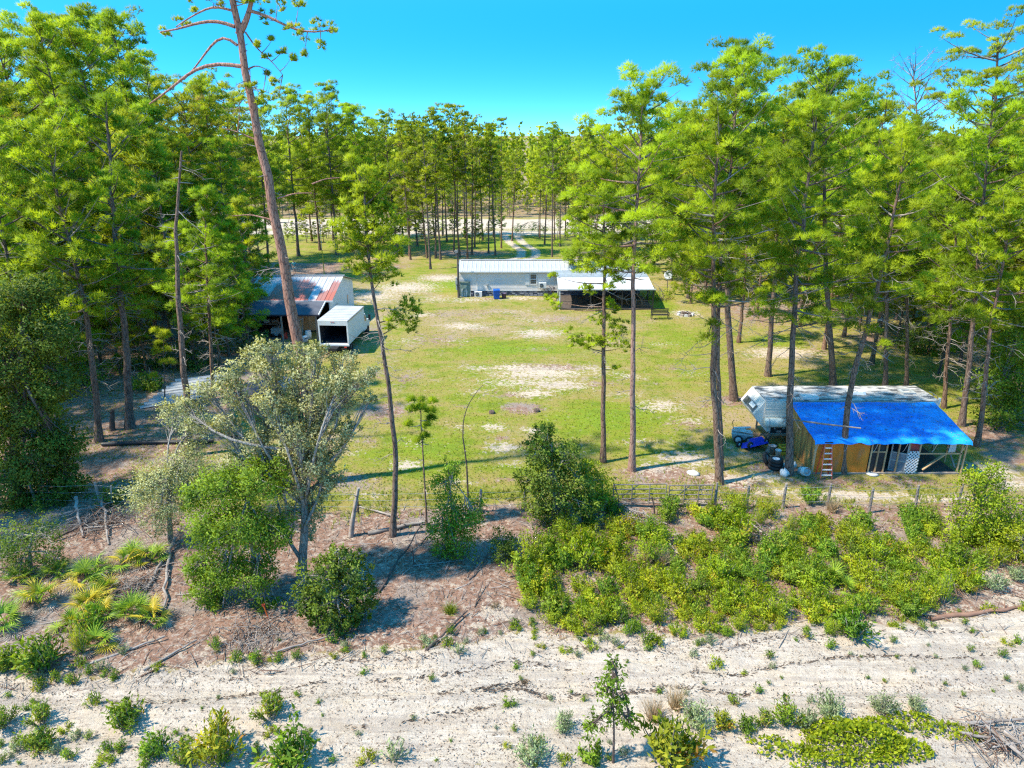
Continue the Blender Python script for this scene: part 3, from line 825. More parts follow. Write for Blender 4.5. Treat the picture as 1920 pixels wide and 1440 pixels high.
def rust_roof():
    m, t = nodes('rusted_galvanised_roof')
    out = mk(t, 'ShaderNodeOutputMaterial'); p = mk(t, 'ShaderNodeBsdfPrincipled')
    p.inputs['Roughness'].default_value = .55
    tc = mk(t, 'ShaderNodeTexCoord').outputs['Object']
    sp = mk(t, 'ShaderNodeSeparateXYZ'); t.links.new(tc, sp.inputs[0])
    oi = mk(t, 'ShaderNodeObjectInfo').outputs['Random']
    n1 = noise(t, tc, .6, 6); n2 = noise(t, vscale(t, tc, (5, .8, 1)), 1.2, 6); n3 = noise(t, tc, 7, 3)
    # rust creeps up from the eave, unevenly sheet by sheet
    v = mth(t, 'MULTIPLY_ADD', sp.outputs['Y'], -.16, .40)
    v = mth(t, 'ADD', v, mth(t, 'MULTIPLY_ADD', n2, .5, mth(t, 'MULTIPLY_ADD', oi, .85, -.40)))
    c = mixc(t, smooth(t, n1, .3, .7), (.50, .485, .475), (.38, .37, .365))
    c = mixc(t, smooth(t, v, .30, .42), c, (.36, .15, .115))
    c = mixc(t, mth(t, 'MULTIPLY', smooth(t, v, .62, .75), .7), c, (.42, .10, .05))
    c = mixc(t, smooth(t, n3, .64, .70), c, (.16, .13, .13))
    t.links.new(c, p.inputs['Base Color']); t.links.new(p.outputs[0], out.inputs[0])
    return m
M_RUST = rust_roof()

def tarp_mat():
    m, t = nodes('blue_tarpaulin')
    out = mk(t, 'ShaderNodeOutputMaterial'); p = mk(t, 'ShaderNodeBsdfPrincipled')
    p.inputs['Roughness'].default_value = .5; p.inputs['Specular IOR Level'].default_value = .3
    tc = mk(t, 'ShaderNodeTexCoord').outputs['Object']
    c = mixc(t, smooth(t, noise(t, vscale(t, tc, (.5, 1, 1)), .9, 6), .38, .62), (.006, .21, .74), (.02, .37, .90))
    c = mixc(t, mth(t, 'MULTIPLY', smooth(t, noise(t, tc, 5, 7, .7), .58, .70), .5), c, (.07, .26, .60))
    c = mixc(t, mth(t, 'MULTIPLY', smooth(t, noise(t, vscale(t, tc, (2, .6, 1)), 9, 5, .7), .64, .70), .5), c, (.12, .13, .16))
    t.links.new(c, p.inputs['Base Color'])
    b = mk(t, 'ShaderNodeBump'); b.inputs['Strength'].default_value = .9; b.inputs['Distance'].default_value = .07
    t.links.new(noise(t, vscale(t, tc, (1, 3, 1)), 2.2, 7), b.inputs['Height']); t.links.new(b.outputs[0], p.inputs['Normal'])
    t.links.new(p.outputs[0], out.inputs[0])
    return m
M_TARP = tarp_mat()

def sheet_panel(w, a, b, thick=.02, rib=.045, ribs=2):
    """One ribbed roofing sheet w wide running from a (eave) to b (ridge), both (y, z); its left edge at x = 0."""
    a = np.array(a, float); b = np.array(b, float)
    d = (b - a) / np.linalg.norm(b - a); n = np.array([-d[1], d[0]])
    if n[1] < 0: n = -n
    g = Geo()
    xs = [0.0]; hs = [rib]
    xs += [.03, .05]; hs += [rib, 0]
    for i in range(1, ribs):
        x = w * i / ribs
        xs += [x - .025, x, x + .025]; hs += [0, rib * .5, 0]
    xs += [w]; hs += [0]
    V = []
    for x, h in zip(xs, hs):
        for e in (a, b): V.append((x, *(e + n * h)))
    for x, h in zip(xs, hs):
        for e in (a, b): V.append((x, *(e - n * thick)))
    m = len(xs); Fq = []
    for i in range(m - 1):
        Fq.append([2 * i, 2 * i + 2, 2 * i + 3, 2 * i + 1])
        Fq.append([2 * m + 2 * i, 2 * m + 2 * i + 1, 2 * m + 2 * i + 3, 2 * m + 2 * i + 2])
        Fq.append([2 * i, 2 * m + 2 * i, 2 * m + 2 * i + 2, 2 * i + 2])
        Fq.append([2 * i + 1, 2 * i + 3, 2 * m + 2 * i + 3, 2 * m + 2 * i + 1])
    Fq.append([0, 1, 2 * m + 1, 2 * m]); e = m - 1
    Fq.append([2 * e, 2 * m + 2 * e, 2 * m + 2 * e + 1, 2 * e + 1])
    g.add(V, Fq)
    return g

def lap_wall(x0, x1, y, z0, z1, lap=.2, out=-1, depth=.02, th=.1):
    """A wall of horizontal lapped boards facing -y (out = -1)."""
    g = Geo(); n = int(round((z1 - z0) / lap)); s = (z1 - z0) / n
    for i in range(n):
        a = z0 + i * s
        g.prism([(y - out * th, a), (y + out * depth, a), (y, a + s), (y - out * th, a + s)], x0, x1, 'x')
    return g

# ------------------------------------------------------------------ mobile home
def mobile_home():
    Y0, X0, X1 = 77.85, -5.96, 14.6
    zb, ze, zr, dep = .62, 2.87, 3.72, 4.4
    root = empty('mobile_home', (X0, Y0, 0), 'long pale grey mobile home with ribbed metal roof and stone skirting', 'house')
    Lx = X1 - X0
    lap_wall(0, Lx, 0, zb, ze, .15).build('wall', M_WALL, root)
    g = Geo()
    g.box((Lx / 2, dep / 2 + .2, (zb + ze) / 2), (Lx - .02, dep - .4, ze - zb))
    for x in (.05, Lx - .05): g.prism([(.1, ze), (dep, ze), (dep / 2, zr - .05)], x - .05, x + .05, 'x')
    g.build('house_body', M_WALL, root)
    g = Geo(); g.box((Lx / 2, dep / 2, zb / 2 - .05), (Lx - .1, dep - .06, zb + .1 - .004), 0)
    sk = g.build('skirting', M_SKIRT, root)
    rs = random.Random(5)
    sg = [Geo() for _ in range(4)]
    for k in range(4):
        w = .26 + .07 * k
        sg[k].box((0, 0, 0), (w, .05, .15), 0, None, (.86, 1))
    sm = [q.mesh('skirting_stone', M_STONE) for q in sg]
    for row in range(3):
        x = .1 + row * .13
        while x < Lx - .3:
            k = rs.randrange(4); w = .26 + .07 * k
            if rs.random() < .62 and x < 11.5:
                o = link('stone', sm[k], sk); o.location = (x + w / 2, .012 + rs.uniform(-.012, .006), .11 + row * .19); o.rotation_euler = (0, rs.uniform(-.05, .05), 0)
            x += w + .05
    Geo().box((Lx / 2, -.005, zb + .03), (Lx, .07, .09)).build('trim_board', M_WHITE, root)
    pan = sheet_panel(.5, (-.25, ze), (dep / 2, zr)).mesh('roof_panel', M_ROOFG)
    back = sheet_panel(.5, (dep + .25, ze), (dep / 2, zr)).mesh('roof_panel', M_ROOFG)
    n = int((Lx + .3) / .5)
    for i in range(n):
        o = link('roof_panel', pan, root); o.location = (-.12 + i * .5, 0, rs.uniform(0, .006))
        o = link('roof_panel', back, root); o.location = (-.12 + i * .5, 0, 0)
    Geo().box((Lx / 2, dep / 2, zr + .05), (n * .5 + .02, .3, .04)).build('ridge_cap', M_ROOFG, root)
    Geo().box((Lx / 2 - .1, -.27, ze - .06), (n * .5, .05, .12)).build('fascia', M_WHITE, root)
    # window with one shutter
    xw = AY(1000, 520, Y0).x - X0
    w = Geo()
    for dx, dz, sx, sz in ((0, .58, .78, .07), (0, -.58, .78, .07), (-.36, 0, .07, 1.1), (.36, 0, .07, 1.1), (0, 0, .66, .07)):
        w.box((xw + dx, -.05, 1.95 + dz), (sx, .08, sz))
    fr = w.build('window', M_WHITE, root)
    for dz in (-.29, .29):
        Geo().box((xw, -.02, 1.95 + dz), (.65, .03, .5)).build('pane', M_GLASS, fr)
        mu = Geo(); mu.box((xw, -.045, 1.95 + dz), (.62, .02, .025)); 
        for dx in (-.16, .16): mu.box((xw + dx, -.043, 1.95 + dz), (.02, .02, .49))
        mu.build('glazing_bar', M_GREY, fr)
    Geo().box((xw - .67, -.05, 1.95), (.46, .06, 1.25)).build('shutter', M_WHITE, root)
    # service pipe, vent
    xp = AY(895, 530, Y0).x - X0
    Geo().tube([(xp, -.06, .5), (xp, -.06, 2.5)], .035, 6).build('conduit', M_WHITE, root)
    xv = AY(914, 535, Y0).x - X0
    Geo().box((xv, -.07, 1.35), (.2, .12, .2)).box((xv, -.05, 1.12), (.1, .08, .3)).build('dryer_vent', M_GREY, root)
    # porch: a grey middle roof and a white awning in front, posts
    xa, xb = 4.95 - X0, 14.9 - X0
    ym, yf = 74.5 - Y0, 71.4 - Y0
    pm = sheet_panel(.83, (ym, 2.84), (-.1, 2.97), ribs=1, rib=.03).mesh('porch_panel', M_PORCH)
    for i in range(12):
        o = link('porch_panel', pm, root); o.location = (xa - .1 + i * .83, 0, .002 * (i % 2))
    aw = sheet_panel(.83, (yf - .1, 2.22), (ym + .02, 2.80), ribs=1, rib=.02).mesh('awning_panel', M_AWN)
    for i in range(12):
        o = link('awning_panel', aw, root); o.location = (xa - .1 + i * .83, 0, .002 * (i % 2))
    Geo().box(((xa + xb) / 2, yf - .1, 2.17), (xb - xa + .2, .06, .12)).build('awning_gutter', M_WHITE, root)
    for x, y, z, m_ in ((xa + .05, yf, 2.15, M_WHITE), (xa + 3.3, yf, 2.15, M_BLACK), (xa + 6.6, yf, 2.15, M_BLACK), (xb - .1, yf, 2.15, M_BLACK), (xb - .1, ym, 2.75, M_BLACK), (xa + .05, ym, 2.75, M_WHITE)):
        Geo().box((x, y, z / 2), (.11, .11, z)).build('porch_post', m_, root)
    Geo().box(((xa + xb) / 2, (yf) / 2, .03), (xb - xa, -yf, .1)).build('porch_slab', M_DIRTF, root)
    Geo().box(((xa + xb) / 2 + 1.5, -.04, 1.4), (.9, .06, 1.9)).build('door', M_BLACK, root)
    rl = Geo()
    for z in (.45, .95): rl.span((xb - 1.9, yf, z), (xb - .2, yf, z), .04, .05)
    for k in range(10): rl.span((xb - 1.9 + k * .18, yf, .15), (xb - 1.9 + k * .18, yf, .95), .025, .025)
    rl.build('railing', M_BLACK, root)
    return X0, Y0, xa, yf
HX, HY, PXA, PYF = mobile_home()

def ac_unit(name, loc, label, legs=True):
    root = empty(name, loc, label, 'air conditioner')
    g = Geo(); g.box((0, 0, .33), (.85, .32, .58)); g.box((0, 0, .02), (.8, .3, .05)); g.build('casing', M_WHITE, root)
    th = np.linspace(0, 2 * np.pi, 15)
    gr = Geo()
    for r_ in (.08, .15, .22): gr.tube(np.stack([-.12 + r_ * np.cos(th), np.full(15, -.175), .33 + r_ * np.sin(th)], -1), .014, 4, 0, False)
    gr.build('fan_grille', M_BLACK, root)
    Geo().lathe([(.001, 0), (.235, 0), (.235, .012), (.001, .012)], (-.12, -.163, .33), 16, 0, 'y').build('fan', M_GREY, root)
    if not legs:
        b = Geo(); b.box((-.3, .1, .0), (.05, .5, .04)); b.box((.3, .1, .0), (.05, .5, .04)); b.build('bracket', M_GREY, root)
    return root
p = AY(1017, 545, HY - .3); ac_unit('ac_unit', (p.x, HY - .3, .98), 'white wall mounted air conditioner beside the mobile home window', False)
p = G(897, 556); ac_unit('ac_unit', (p.x, HY - .45, g1(p.x, HY)), 'white air conditioner standing on the ground against dark skirting')

def wheeled_bin():
    p = G(931, 560)
    root = empty('wheeled_bin', (p.x, p.y, g1(p.x, p.y)), 'blue wheeled bin standing against the mobile home wall', 'bin', rz=.1)
    g = Geo(); g.box((0, 0, .5), (.6, .66, .92), 0, None, (1.14, 1.12)); g.box((0, -.36, .62), (.5, .03, .1)); g.build('bin_body', M_BLUEBIN, root)
    g = Geo(); g.box((0, 0, 1.0), (.74, .80, .06)); g.prism([(-.40, 1.03), (.40, 1.03), (.2, 1.1), (-.2, 1.1)], -.36, .36, 'x'); g.build('lid', M_BLUEBIN, root)
    Geo().tube([(-.28, .46, .96), (.28, .46, .96)], .02, 6).build('handle', M_BLUEBIN, root)
    for s in (-.28, .28): Geo().lathe([(.001, -.03), (.12, -.03), (.12, .03), (.001, .03)], (s, .33, .12), 12, 0, 'x').build('wheel', M_BLACK, root)
wheeled_bin()
def small_bin():
    p = G(945, 560)
    root = empty('trash_can', (p.x, p.y + .1, g1(p.x, p.y)), 'short dark purple bin beside the tall blue bin', 'bin')
    g = Geo(); g.lathe([(.001, 0), (.22, 0), (.27, .55), (.29, .55), (.29, .6), (.25, .6), (.22, .1)], (0, 0, 0), 14); g.build('bin_body', surf('purple_plastic', (.10, .07, .14), (.07, .05, .10), rough=.5), root)
    Geo().tube([(-.28, 0, .5), (-.33, 0, .6), (-.28, 0, .64)], .012, 4).build('handle', M_BLACK, root)
small_bin()
def leaning_door():
    p = G(871, 560)
    root = empty('glazed_panel', (p.x, HY - .45, 0), 'weathered glazed panel leaning on the house beside the utility pole', 'panel')
    rot = np.array(Matrix.Rotation(-.13, 3, 'X'))
    g = Geo()
    for dx in (-.62, .62): g.box((dx, 0, .95), (.08, .06, 1.75), 0, rot)
    for dz in (.1, 1.8): g.box((0, 0, dz), (1.32, .06, .08), 0, rot)
    g.build('frame', M_GREY, root)
    Geo().box((0, .005, .95), (1.17, .02, 1.63), 0, rot).build('pane', surf('green_glass', (.20, .26, .22), (.12, .17, .14), rough=.25, scale=4), root)
    rs = random.Random(3)
    g = Geo()
    for i in range(12):
        x = rs.uniform(-.5, .3); g.span((x, -.12, .05), (x + rs.uniform(-.15, .3), -.02, rs.uniform(.5, 1.0)), .05, .02)
    g.build('peeling_strip', M_WHITE, root)
leaning_door()
def service_pole():
    p = G(860, 558)
    root = empty('utility_pole', (p.x, p.y, g1(p.x, p.y)), 'dark wooden utility pole at the end of the mobile home', 'pole')
    Geo().tube([(0, 0, -.3), (0, 0, 2.6), (.02, 0, 5.4)], [.14, .125, .10], 10).build('pole', M_POLE, root)
    Geo().box((-.2, -.02, 1.6), (.16, .25, 1.4)).box((-.2, -.16, 1.75), (.22, .1, .4)).build('meter_box', M_GREY, root)
    g = Geo(); g.tube([(.02, -.12, 5.1), (-.25, -.2, 5.35), (-.45, -.2, 5.0)], .03, 5); g.box((-.1, -.14, 5.2), (.3, .2, .25)); g.build('service_head', M_STEEL, root)
service_pole()
def pots():
    for k, (px, h, lab) in enumerate(((1030, .6, 'dark pot holding a thin dark plant beside the porch corner'), (1038, .9, 'tall dark potted plant with bare stems beside the porch'))):
        p = G(px, 557)
        root = empty('potted_plant', (p.x, HY - .7, g1(p.x, HY)), lab, 'potted plant')
        Geo().lathe([(.001, 0), (.16, 0), (.22, .34), (.19, .34), (.17, .28), (.001, .28)], (0, 0, 0), 12).build('pot', M_BLACK, root)
        rs = np.random.default_rng(k); g = Geo(); s = Geo()
        for i in range(9):
            e = np.array([rs.normal(0, .25), rs.normal(0, .2), .4 + h * rs.uniform(.5, 1)])
            s.tube([(0, 0, .3), e * .6 + np.array([0, 0, .1]), e], [.015, .01, .006], 4, 0, False)
            add_leaves(g, np.tile(e, (5, 1)) + rs.normal(0, .06, (5, 3)), unit(5, rs), .16, .25, np.full(5, .3), rs)
        s.build('stem', DARKW, root); g.build('foliage', surf('maroon_leaf', (.10, .05, .06), (.06, .04, .05)), root)
pots()
def dish():
    p = G(1250, 553)
    root = empty('satellite_dish', (p.x, p.y, g1(p.x, p.y)), 'round white satellite dish on a pole beyond the porch', 'satellite dish')
    Geo().tube([(0, 0, -.2), (0, 0, 2.1)], .045, 8).build('pole', M_POLE, root)
    rot = np.array(Matrix.Rotation(R(72), 3, 'X') )
    prof = [(.001, .0), (.2, .012), (.38, .05), (.52, .10), (.53, .12), (.36, .075), (.2, .035), (.001, .02)]
    Geo().lathe(prof, (0, -.12, 2.25), 24, 0, 'z', rot).build('dish', M_WHITE, root)
    Geo().tube([(0, -.2, 1.75), (0, -.6, 2.0), (0, -.75, 2.3)], .018, 5).box((0, -.76, 2.33), (.1, .14, .08)).build('feed_arm', M_STEEL, root)
dish()
def bench():
    p = G(1237, 598)
    root = empty('garden_bench', (p.x, p.y, g1(p.x, p.y)), 'black slatted garden bench on the lawn before the porch', 'bench')
    for k in range(4):
        Geo().box((0, -.25 + k * .14, .46), (1.62, .09, .03)).build('seat_slat', M_BLACK, root)
    for k in range(4):
        Geo().box((0, .24 + k * .02, .58 + k * .13), (1.62, .03, .09)).build('back_slat', M_BLACK, root)
    for s in (-.84, .84):
        g = Geo(); g.span((s, -.3, 0), (s, -.3, .68), .06, .06); g.span((s, .22, 0), (s, .32, 1.05), .06, .06); g.span((s, -.32, .68), (s, .28, .68), .06, .06); g.span((s, -.3, .43), (s, .26, .43), .06, .06)
        g.build('side_frame', M_BLACK, root)
bench()
def porch_things():
    p = G(1195, 574)
    root = empty('barbecue_grill', (p.x, p.y + .6, .08), 'black kettle shaped grill on wheels at the porch corner', 'grill', rz=.3)
    Geo().lathe([(.001, .62), (.2, .66), (.30, .82), (.31, .86), (.28, .98), (.16, 1.10), (.001, 1.14)], (0, 0, 0), 16).build('kettle', M_BLACK, root)
    g = Geo()
    for a in (0, 2.1, 4.2): g.tube([(.16 * math.cos(a), .16 * math.sin(a), .68), (.3 * math.cos(a), .3 * math.sin(a), 0)], .02, 5)
    g.build('leg', M_STEEL, root)
    for s in (-.2, .2): Geo().lathe([(.001, -.02), (.1, -.02), (.1, .02), (.001, .02)], (s, .26, .1), 10, 0, 'x').build('wheel', M_BLACK, root)
    for k, (px, py, lab, c) in enumerate(((1155, 578, 'dark patio chair under the white awning nearer the pine', 0), (1100, 577, 'dark patio chair under the middle of the white awning', 1))):
        p = G(px, py)
        r2 = empty('patio_chair', (p.x, p.y + .8, .08), lab, 'chair', rz=.4 - .9 * k)
        Geo().box((0, 0, .42), (.5, .5, .05)).build('seat', M_BLACK, r2)
        Geo().box((0, .25, .72), (.5, .05, .55)).build('backrest', M_BLACK, r2)
        for sx in (-.22, .22):
            for sy in (-.22, .22): Geo().span((sx, sy, 0), (sx, sy, .42), .04, .04).build('leg', M_BLACK, r2)
    p = G(1165, 572)
    r3 = empty('storage_tub', (p.x, p.y + 2.2, .08), 'brown lidded tub on the porch under the awning', 'tub')
    Geo().box((0, 0, .3), (.9, .5, .6), 0, None, (1.1, 1.1)).build('tub', M_TAN, r3); Geo().box((0, 0, .64), (1.04, .6, .07)).build('lid', M_BLACK, r3)
    p = G(1285, 590)
    r4 = empty('fire_pit', (p.x, p.y, g1(p.x, p.y)), 'low dark ring of stones with ash on pale sand', 'fire pit')
    rs = random.Random(2)
    for i in range(11):
        a = i * .571
        Geo().box((0, 0, 0), (.36, .26, .24), 0, None, (.8, .75)).build('stone', M_GREYLUM if i % 2 else M_CONC, r4).location = (.75 * math.cos(a), .75 * math.sin(a), .09)
        r4.children[-1].rotation_euler = (0, 0, a + 1.57)
    g = Geo()
    for i in range(9):
        a = rs.uniform(0, 6.3); g.tube([(.6 * math.cos(a), .6 * math.sin(a), .08 + .02 * i), (-.4 * math.cos(a), -.4 * math.sin(a), .15 + .02 * i)], .05, 5)
    g.build('charred_log', DARKW, r4)
porch_things()

# ------------------------------------------------------------------ workshop
def workshop():
    XR, YE, YR, YB = -16.85, 62.9, 67.7, 72.5
    ze, zr, Lx = 3.0, 4.3, 10.5
    root = empty('workshop', (XR - Lx, YE, 0), 'open fronted workshop with rusty metal roof and dark lean-to', 'workshop')
    D = YB - YE
    g = Geo()
    zt = ze - .04
    g.box((Lx - .06, D / 2, zt / 2), (.12, D, zt)); g.prism([(0, zt), (D, zt), (D / 2, zr - .05)], Lx - .12, Lx - .002, 'x'); g.build('gable_wall', M_TRUCK, root)
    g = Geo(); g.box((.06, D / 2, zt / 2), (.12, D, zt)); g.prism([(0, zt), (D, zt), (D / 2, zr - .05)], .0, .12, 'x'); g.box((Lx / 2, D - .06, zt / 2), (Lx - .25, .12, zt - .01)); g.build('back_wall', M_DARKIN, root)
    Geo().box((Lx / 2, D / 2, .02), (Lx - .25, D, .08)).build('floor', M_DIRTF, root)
    pan = sheet_panel(.75, (-.3, ze), (D / 2, zr), ribs=2).mesh('roof_panel', M_RUST)
    bck = sheet_panel(.75, (D + .3, ze), (D / 2, zr), ribs=2).mesh('roof_panel', M_RUST)
    for i in range(15):
        o = link('roof_panel', pan, root); o.location = (-.45 + i * .75, 0, .004 * (i % 3))
        o = link('roof_panel', bck, root); o.location = (-.45 + i * .75, 0, .004 * (i % 3))
    Geo().box((Lx / 2, D / 2, zr + .06), (11.3, .35, .04)).build('ridge_cap', M_SHEET, root)
    Geo().box((Lx / 2, -.33, ze - .07), (11.3, .05, .14)).build('gutter', M_WHITE, root)
    y1 = 59.9 - YE
    g = Geo(); g.prism([(y1, 2.28), (-.36, 2.86), (-.36, 2.94), (y1, 2.36)], -.6, Lx - .35, 'x'); g.build('lean_to_roof', M_SHGL, root)
    Geo().prism([(y1 - .02, 2.22), (-.36, 2.84), (-.36, 2.97), (y1 - .02, 2.38)], Lx - .348, Lx - .28, 'x').build('barge_board', M_WHITE, root)
    Geo().box((Lx / 2 - .4, y1 - .03, 2.29), (Lx + .4, .04, .14)).build('fascia', M_DARKIN, root)
    for x in (.2, 3.4, 6.8, Lx - .6): Geo().box((x, y1 + .1, 1.12), (.12, .12, 2.3)).build('post', M_GREYLUM, root)
    lt = Geo()
    for k in range(9): lt.span((Lx - .55, y1 + .15, .3 + k * .22), (Lx - .1, y1 + .05, .3 + k * .22), .03, .03)
    for s in (-.55, -.1): lt.span((Lx + s, y1 + .1, .1), (Lx + s, y1 + .1, 2.2), .04, .04)
    lt.build('trellis', M_BLACK, root)
    Geo().box((Lx + .01, D * .72, 1.5), (.04, .35, .9)).build('window', M_GLASS, root)
    for k in range(3): Geo().box((Lx + .01, D * .18 + k * .42, 2.05), (.04, .22, .16)).build('vent', M_GREY, root)
    Geo().box((Lx - 2.2, -.02, 1.2), (1.5, .06, 2.2)).build('inner_door', M_LUMBER, root)
    # contents, each a thing
    wx, wy = XR - Lx, YE
    def at(px, py):
        p = G(px, py, .06); return p
    b = empty('workbench', (XR - 6.2, YE - .6, .05), 'wooden workbench crowded with tools inside the open workshop', 'workbench')
    Geo().box((0, 0, .9), (3.0, .8, .08)).build('bench_top', M_GREYLUM, b)
    for sx in (-1.4, 1.4):
        for sy in (-.33, .33): Geo().box((sx, sy, .43), (.1, .1, .86)).build('leg', M_GREYLUM, b)
    rs = random.Random(4)
    for i, (nm, cat, mat, lab) in enumerate((('toolbox', 'toolbox', M_RED, 'red toolbox on the workshop bench'), ('paint_can', 'can', M_STEEL, 'steel paint can on the workshop bench'), ('plastic_crate', 'crate', M_GREY, 'grey crate on the workshop bench'), ('cardboard_box', 'box', M_TAN, 'brown box on the workshop bench'))):
        r_ = empty(nm, (XR - 7.3 + i * .75, YE - .65, 1.0), lab, cat)
        if nm == 'paint_can': Geo().lathe([(.001, 0), (.14, 0), (.14, .3), (.12, .3), (.001, .29)], (0, 0, 0), 14).build('can', mat, r_); Geo().tube([(-.14, 0, .28), (0, 0, .42), (.14, 0, .28)], .01, 4).build('handle', M_STEEL, r_)
        else: Geo().box((0, 0, .16), (.5, .35, .3), 0, None, (1.08, 1.08)).build('box_body', mat, r_); Geo().box((0, 0, .335), (.56, .4, .04)).build('lid', mat, r_); Geo().box((0, -.2, .37), (.2, .04, .03)).build('handle', M_BLACK, r_)
    r_ = empty('fuel_can', (AY(535, 635, 60.5).x, 60.4, .02), 'red fuel can on the ground before the workshop', 'fuel can')
    Geo().box((0, 0, .24), (.42, .26, .46), 0, None, (.85, .8)).build('can', M_RED, r_); Geo().tube([(.1, 0, .46), (.2, 0, .58), (.3, 0, .60)], [.04, .035, .025], 6).build('spout', M_RED, r_); Geo().tube([(-.12, 0, .46), (-.08, 0, .55), (.05, 0, .55), (.08, 0, .46)], .018, 5).build('handle', M_BLACK, r_)
    r_ = empty('white_drum', (AY(577, 620, 60.3).x, 60.3, .02), 'white plastic drum under the edge of the lean-to', 'drum')
    Geo().lathe([(.001, 0), (.27, 0), (.29, .25), (.29, .55), (.26, .62), (.26, .7), (.001, .7)], (0, 0, 0), 16).build('drum', M_PALE, r_); Geo().lathe([(.001, 0), (.27, 0), (.27, .06), (.001, .06)], (0, 0, .70), 16).build('lid', M_WHITE, r_)
    r_ = empty('white_basin', (AY(570, 632, 59.6).x, 59.4, .02), 'white bags heaped in a basin on the workshop apron', 'basin')
    Geo().lathe([(.001, .02), (.3, .02), (.42, .3), (.46, .3), (.34, 0)], (0, 0, 0), 16).build('basin', M_GREY, r_)
    g = Geo()
    for i in range(5): g.lathe([(.001, 0), (.14, .03), (.19, .13), (.12, .24), (.001, .27)], (rs.uniform(-.2, .2), rs.uniform(-.2, .2), .16 + .04 * i), 9)
    g.build('bag', M_WHITE, r_)
    r_ = empty('wood_rack', (AY(558, 610, 61).x, 61.0, .02), 'tan boards standing on end inside the workshop mouth', 'boards')
    for i in range(5):
        Geo().span((-.3 + i * .16, 0, 0), (-.25 + i * .16, .5, 1.7 + .12 * (i % 3)), .14, .03, 0, (0, 1, 0)).build('board', M_LUMBER if i % 2 else M_GREYLUM, r_)
    r_ = empty('engine_hoist', (AY(520, 625, 61.2).x, 61.2, .02), 'grey machine with a curved arm in the dark workshop', 'machine')
    Geo().box((0, 0, .45), (.9, .6, .7)).build('machine_body', M_GREY, r_); Geo().tube([(.2, 0, .8), (.3, 0, 1.3), (0, 0, 1.5), (-.3, 0, 1.35)], .06, 6).build('arm', M_STEEL, r_)
    for s in (-.3, .3): Geo().lathe([(.001, -.04), (.16, -.04), (.16, .04), (.001, .04)], (s, -.34, .16), 12, 0, 'y').build('wheel', M_BLACK, r_)
workshop()

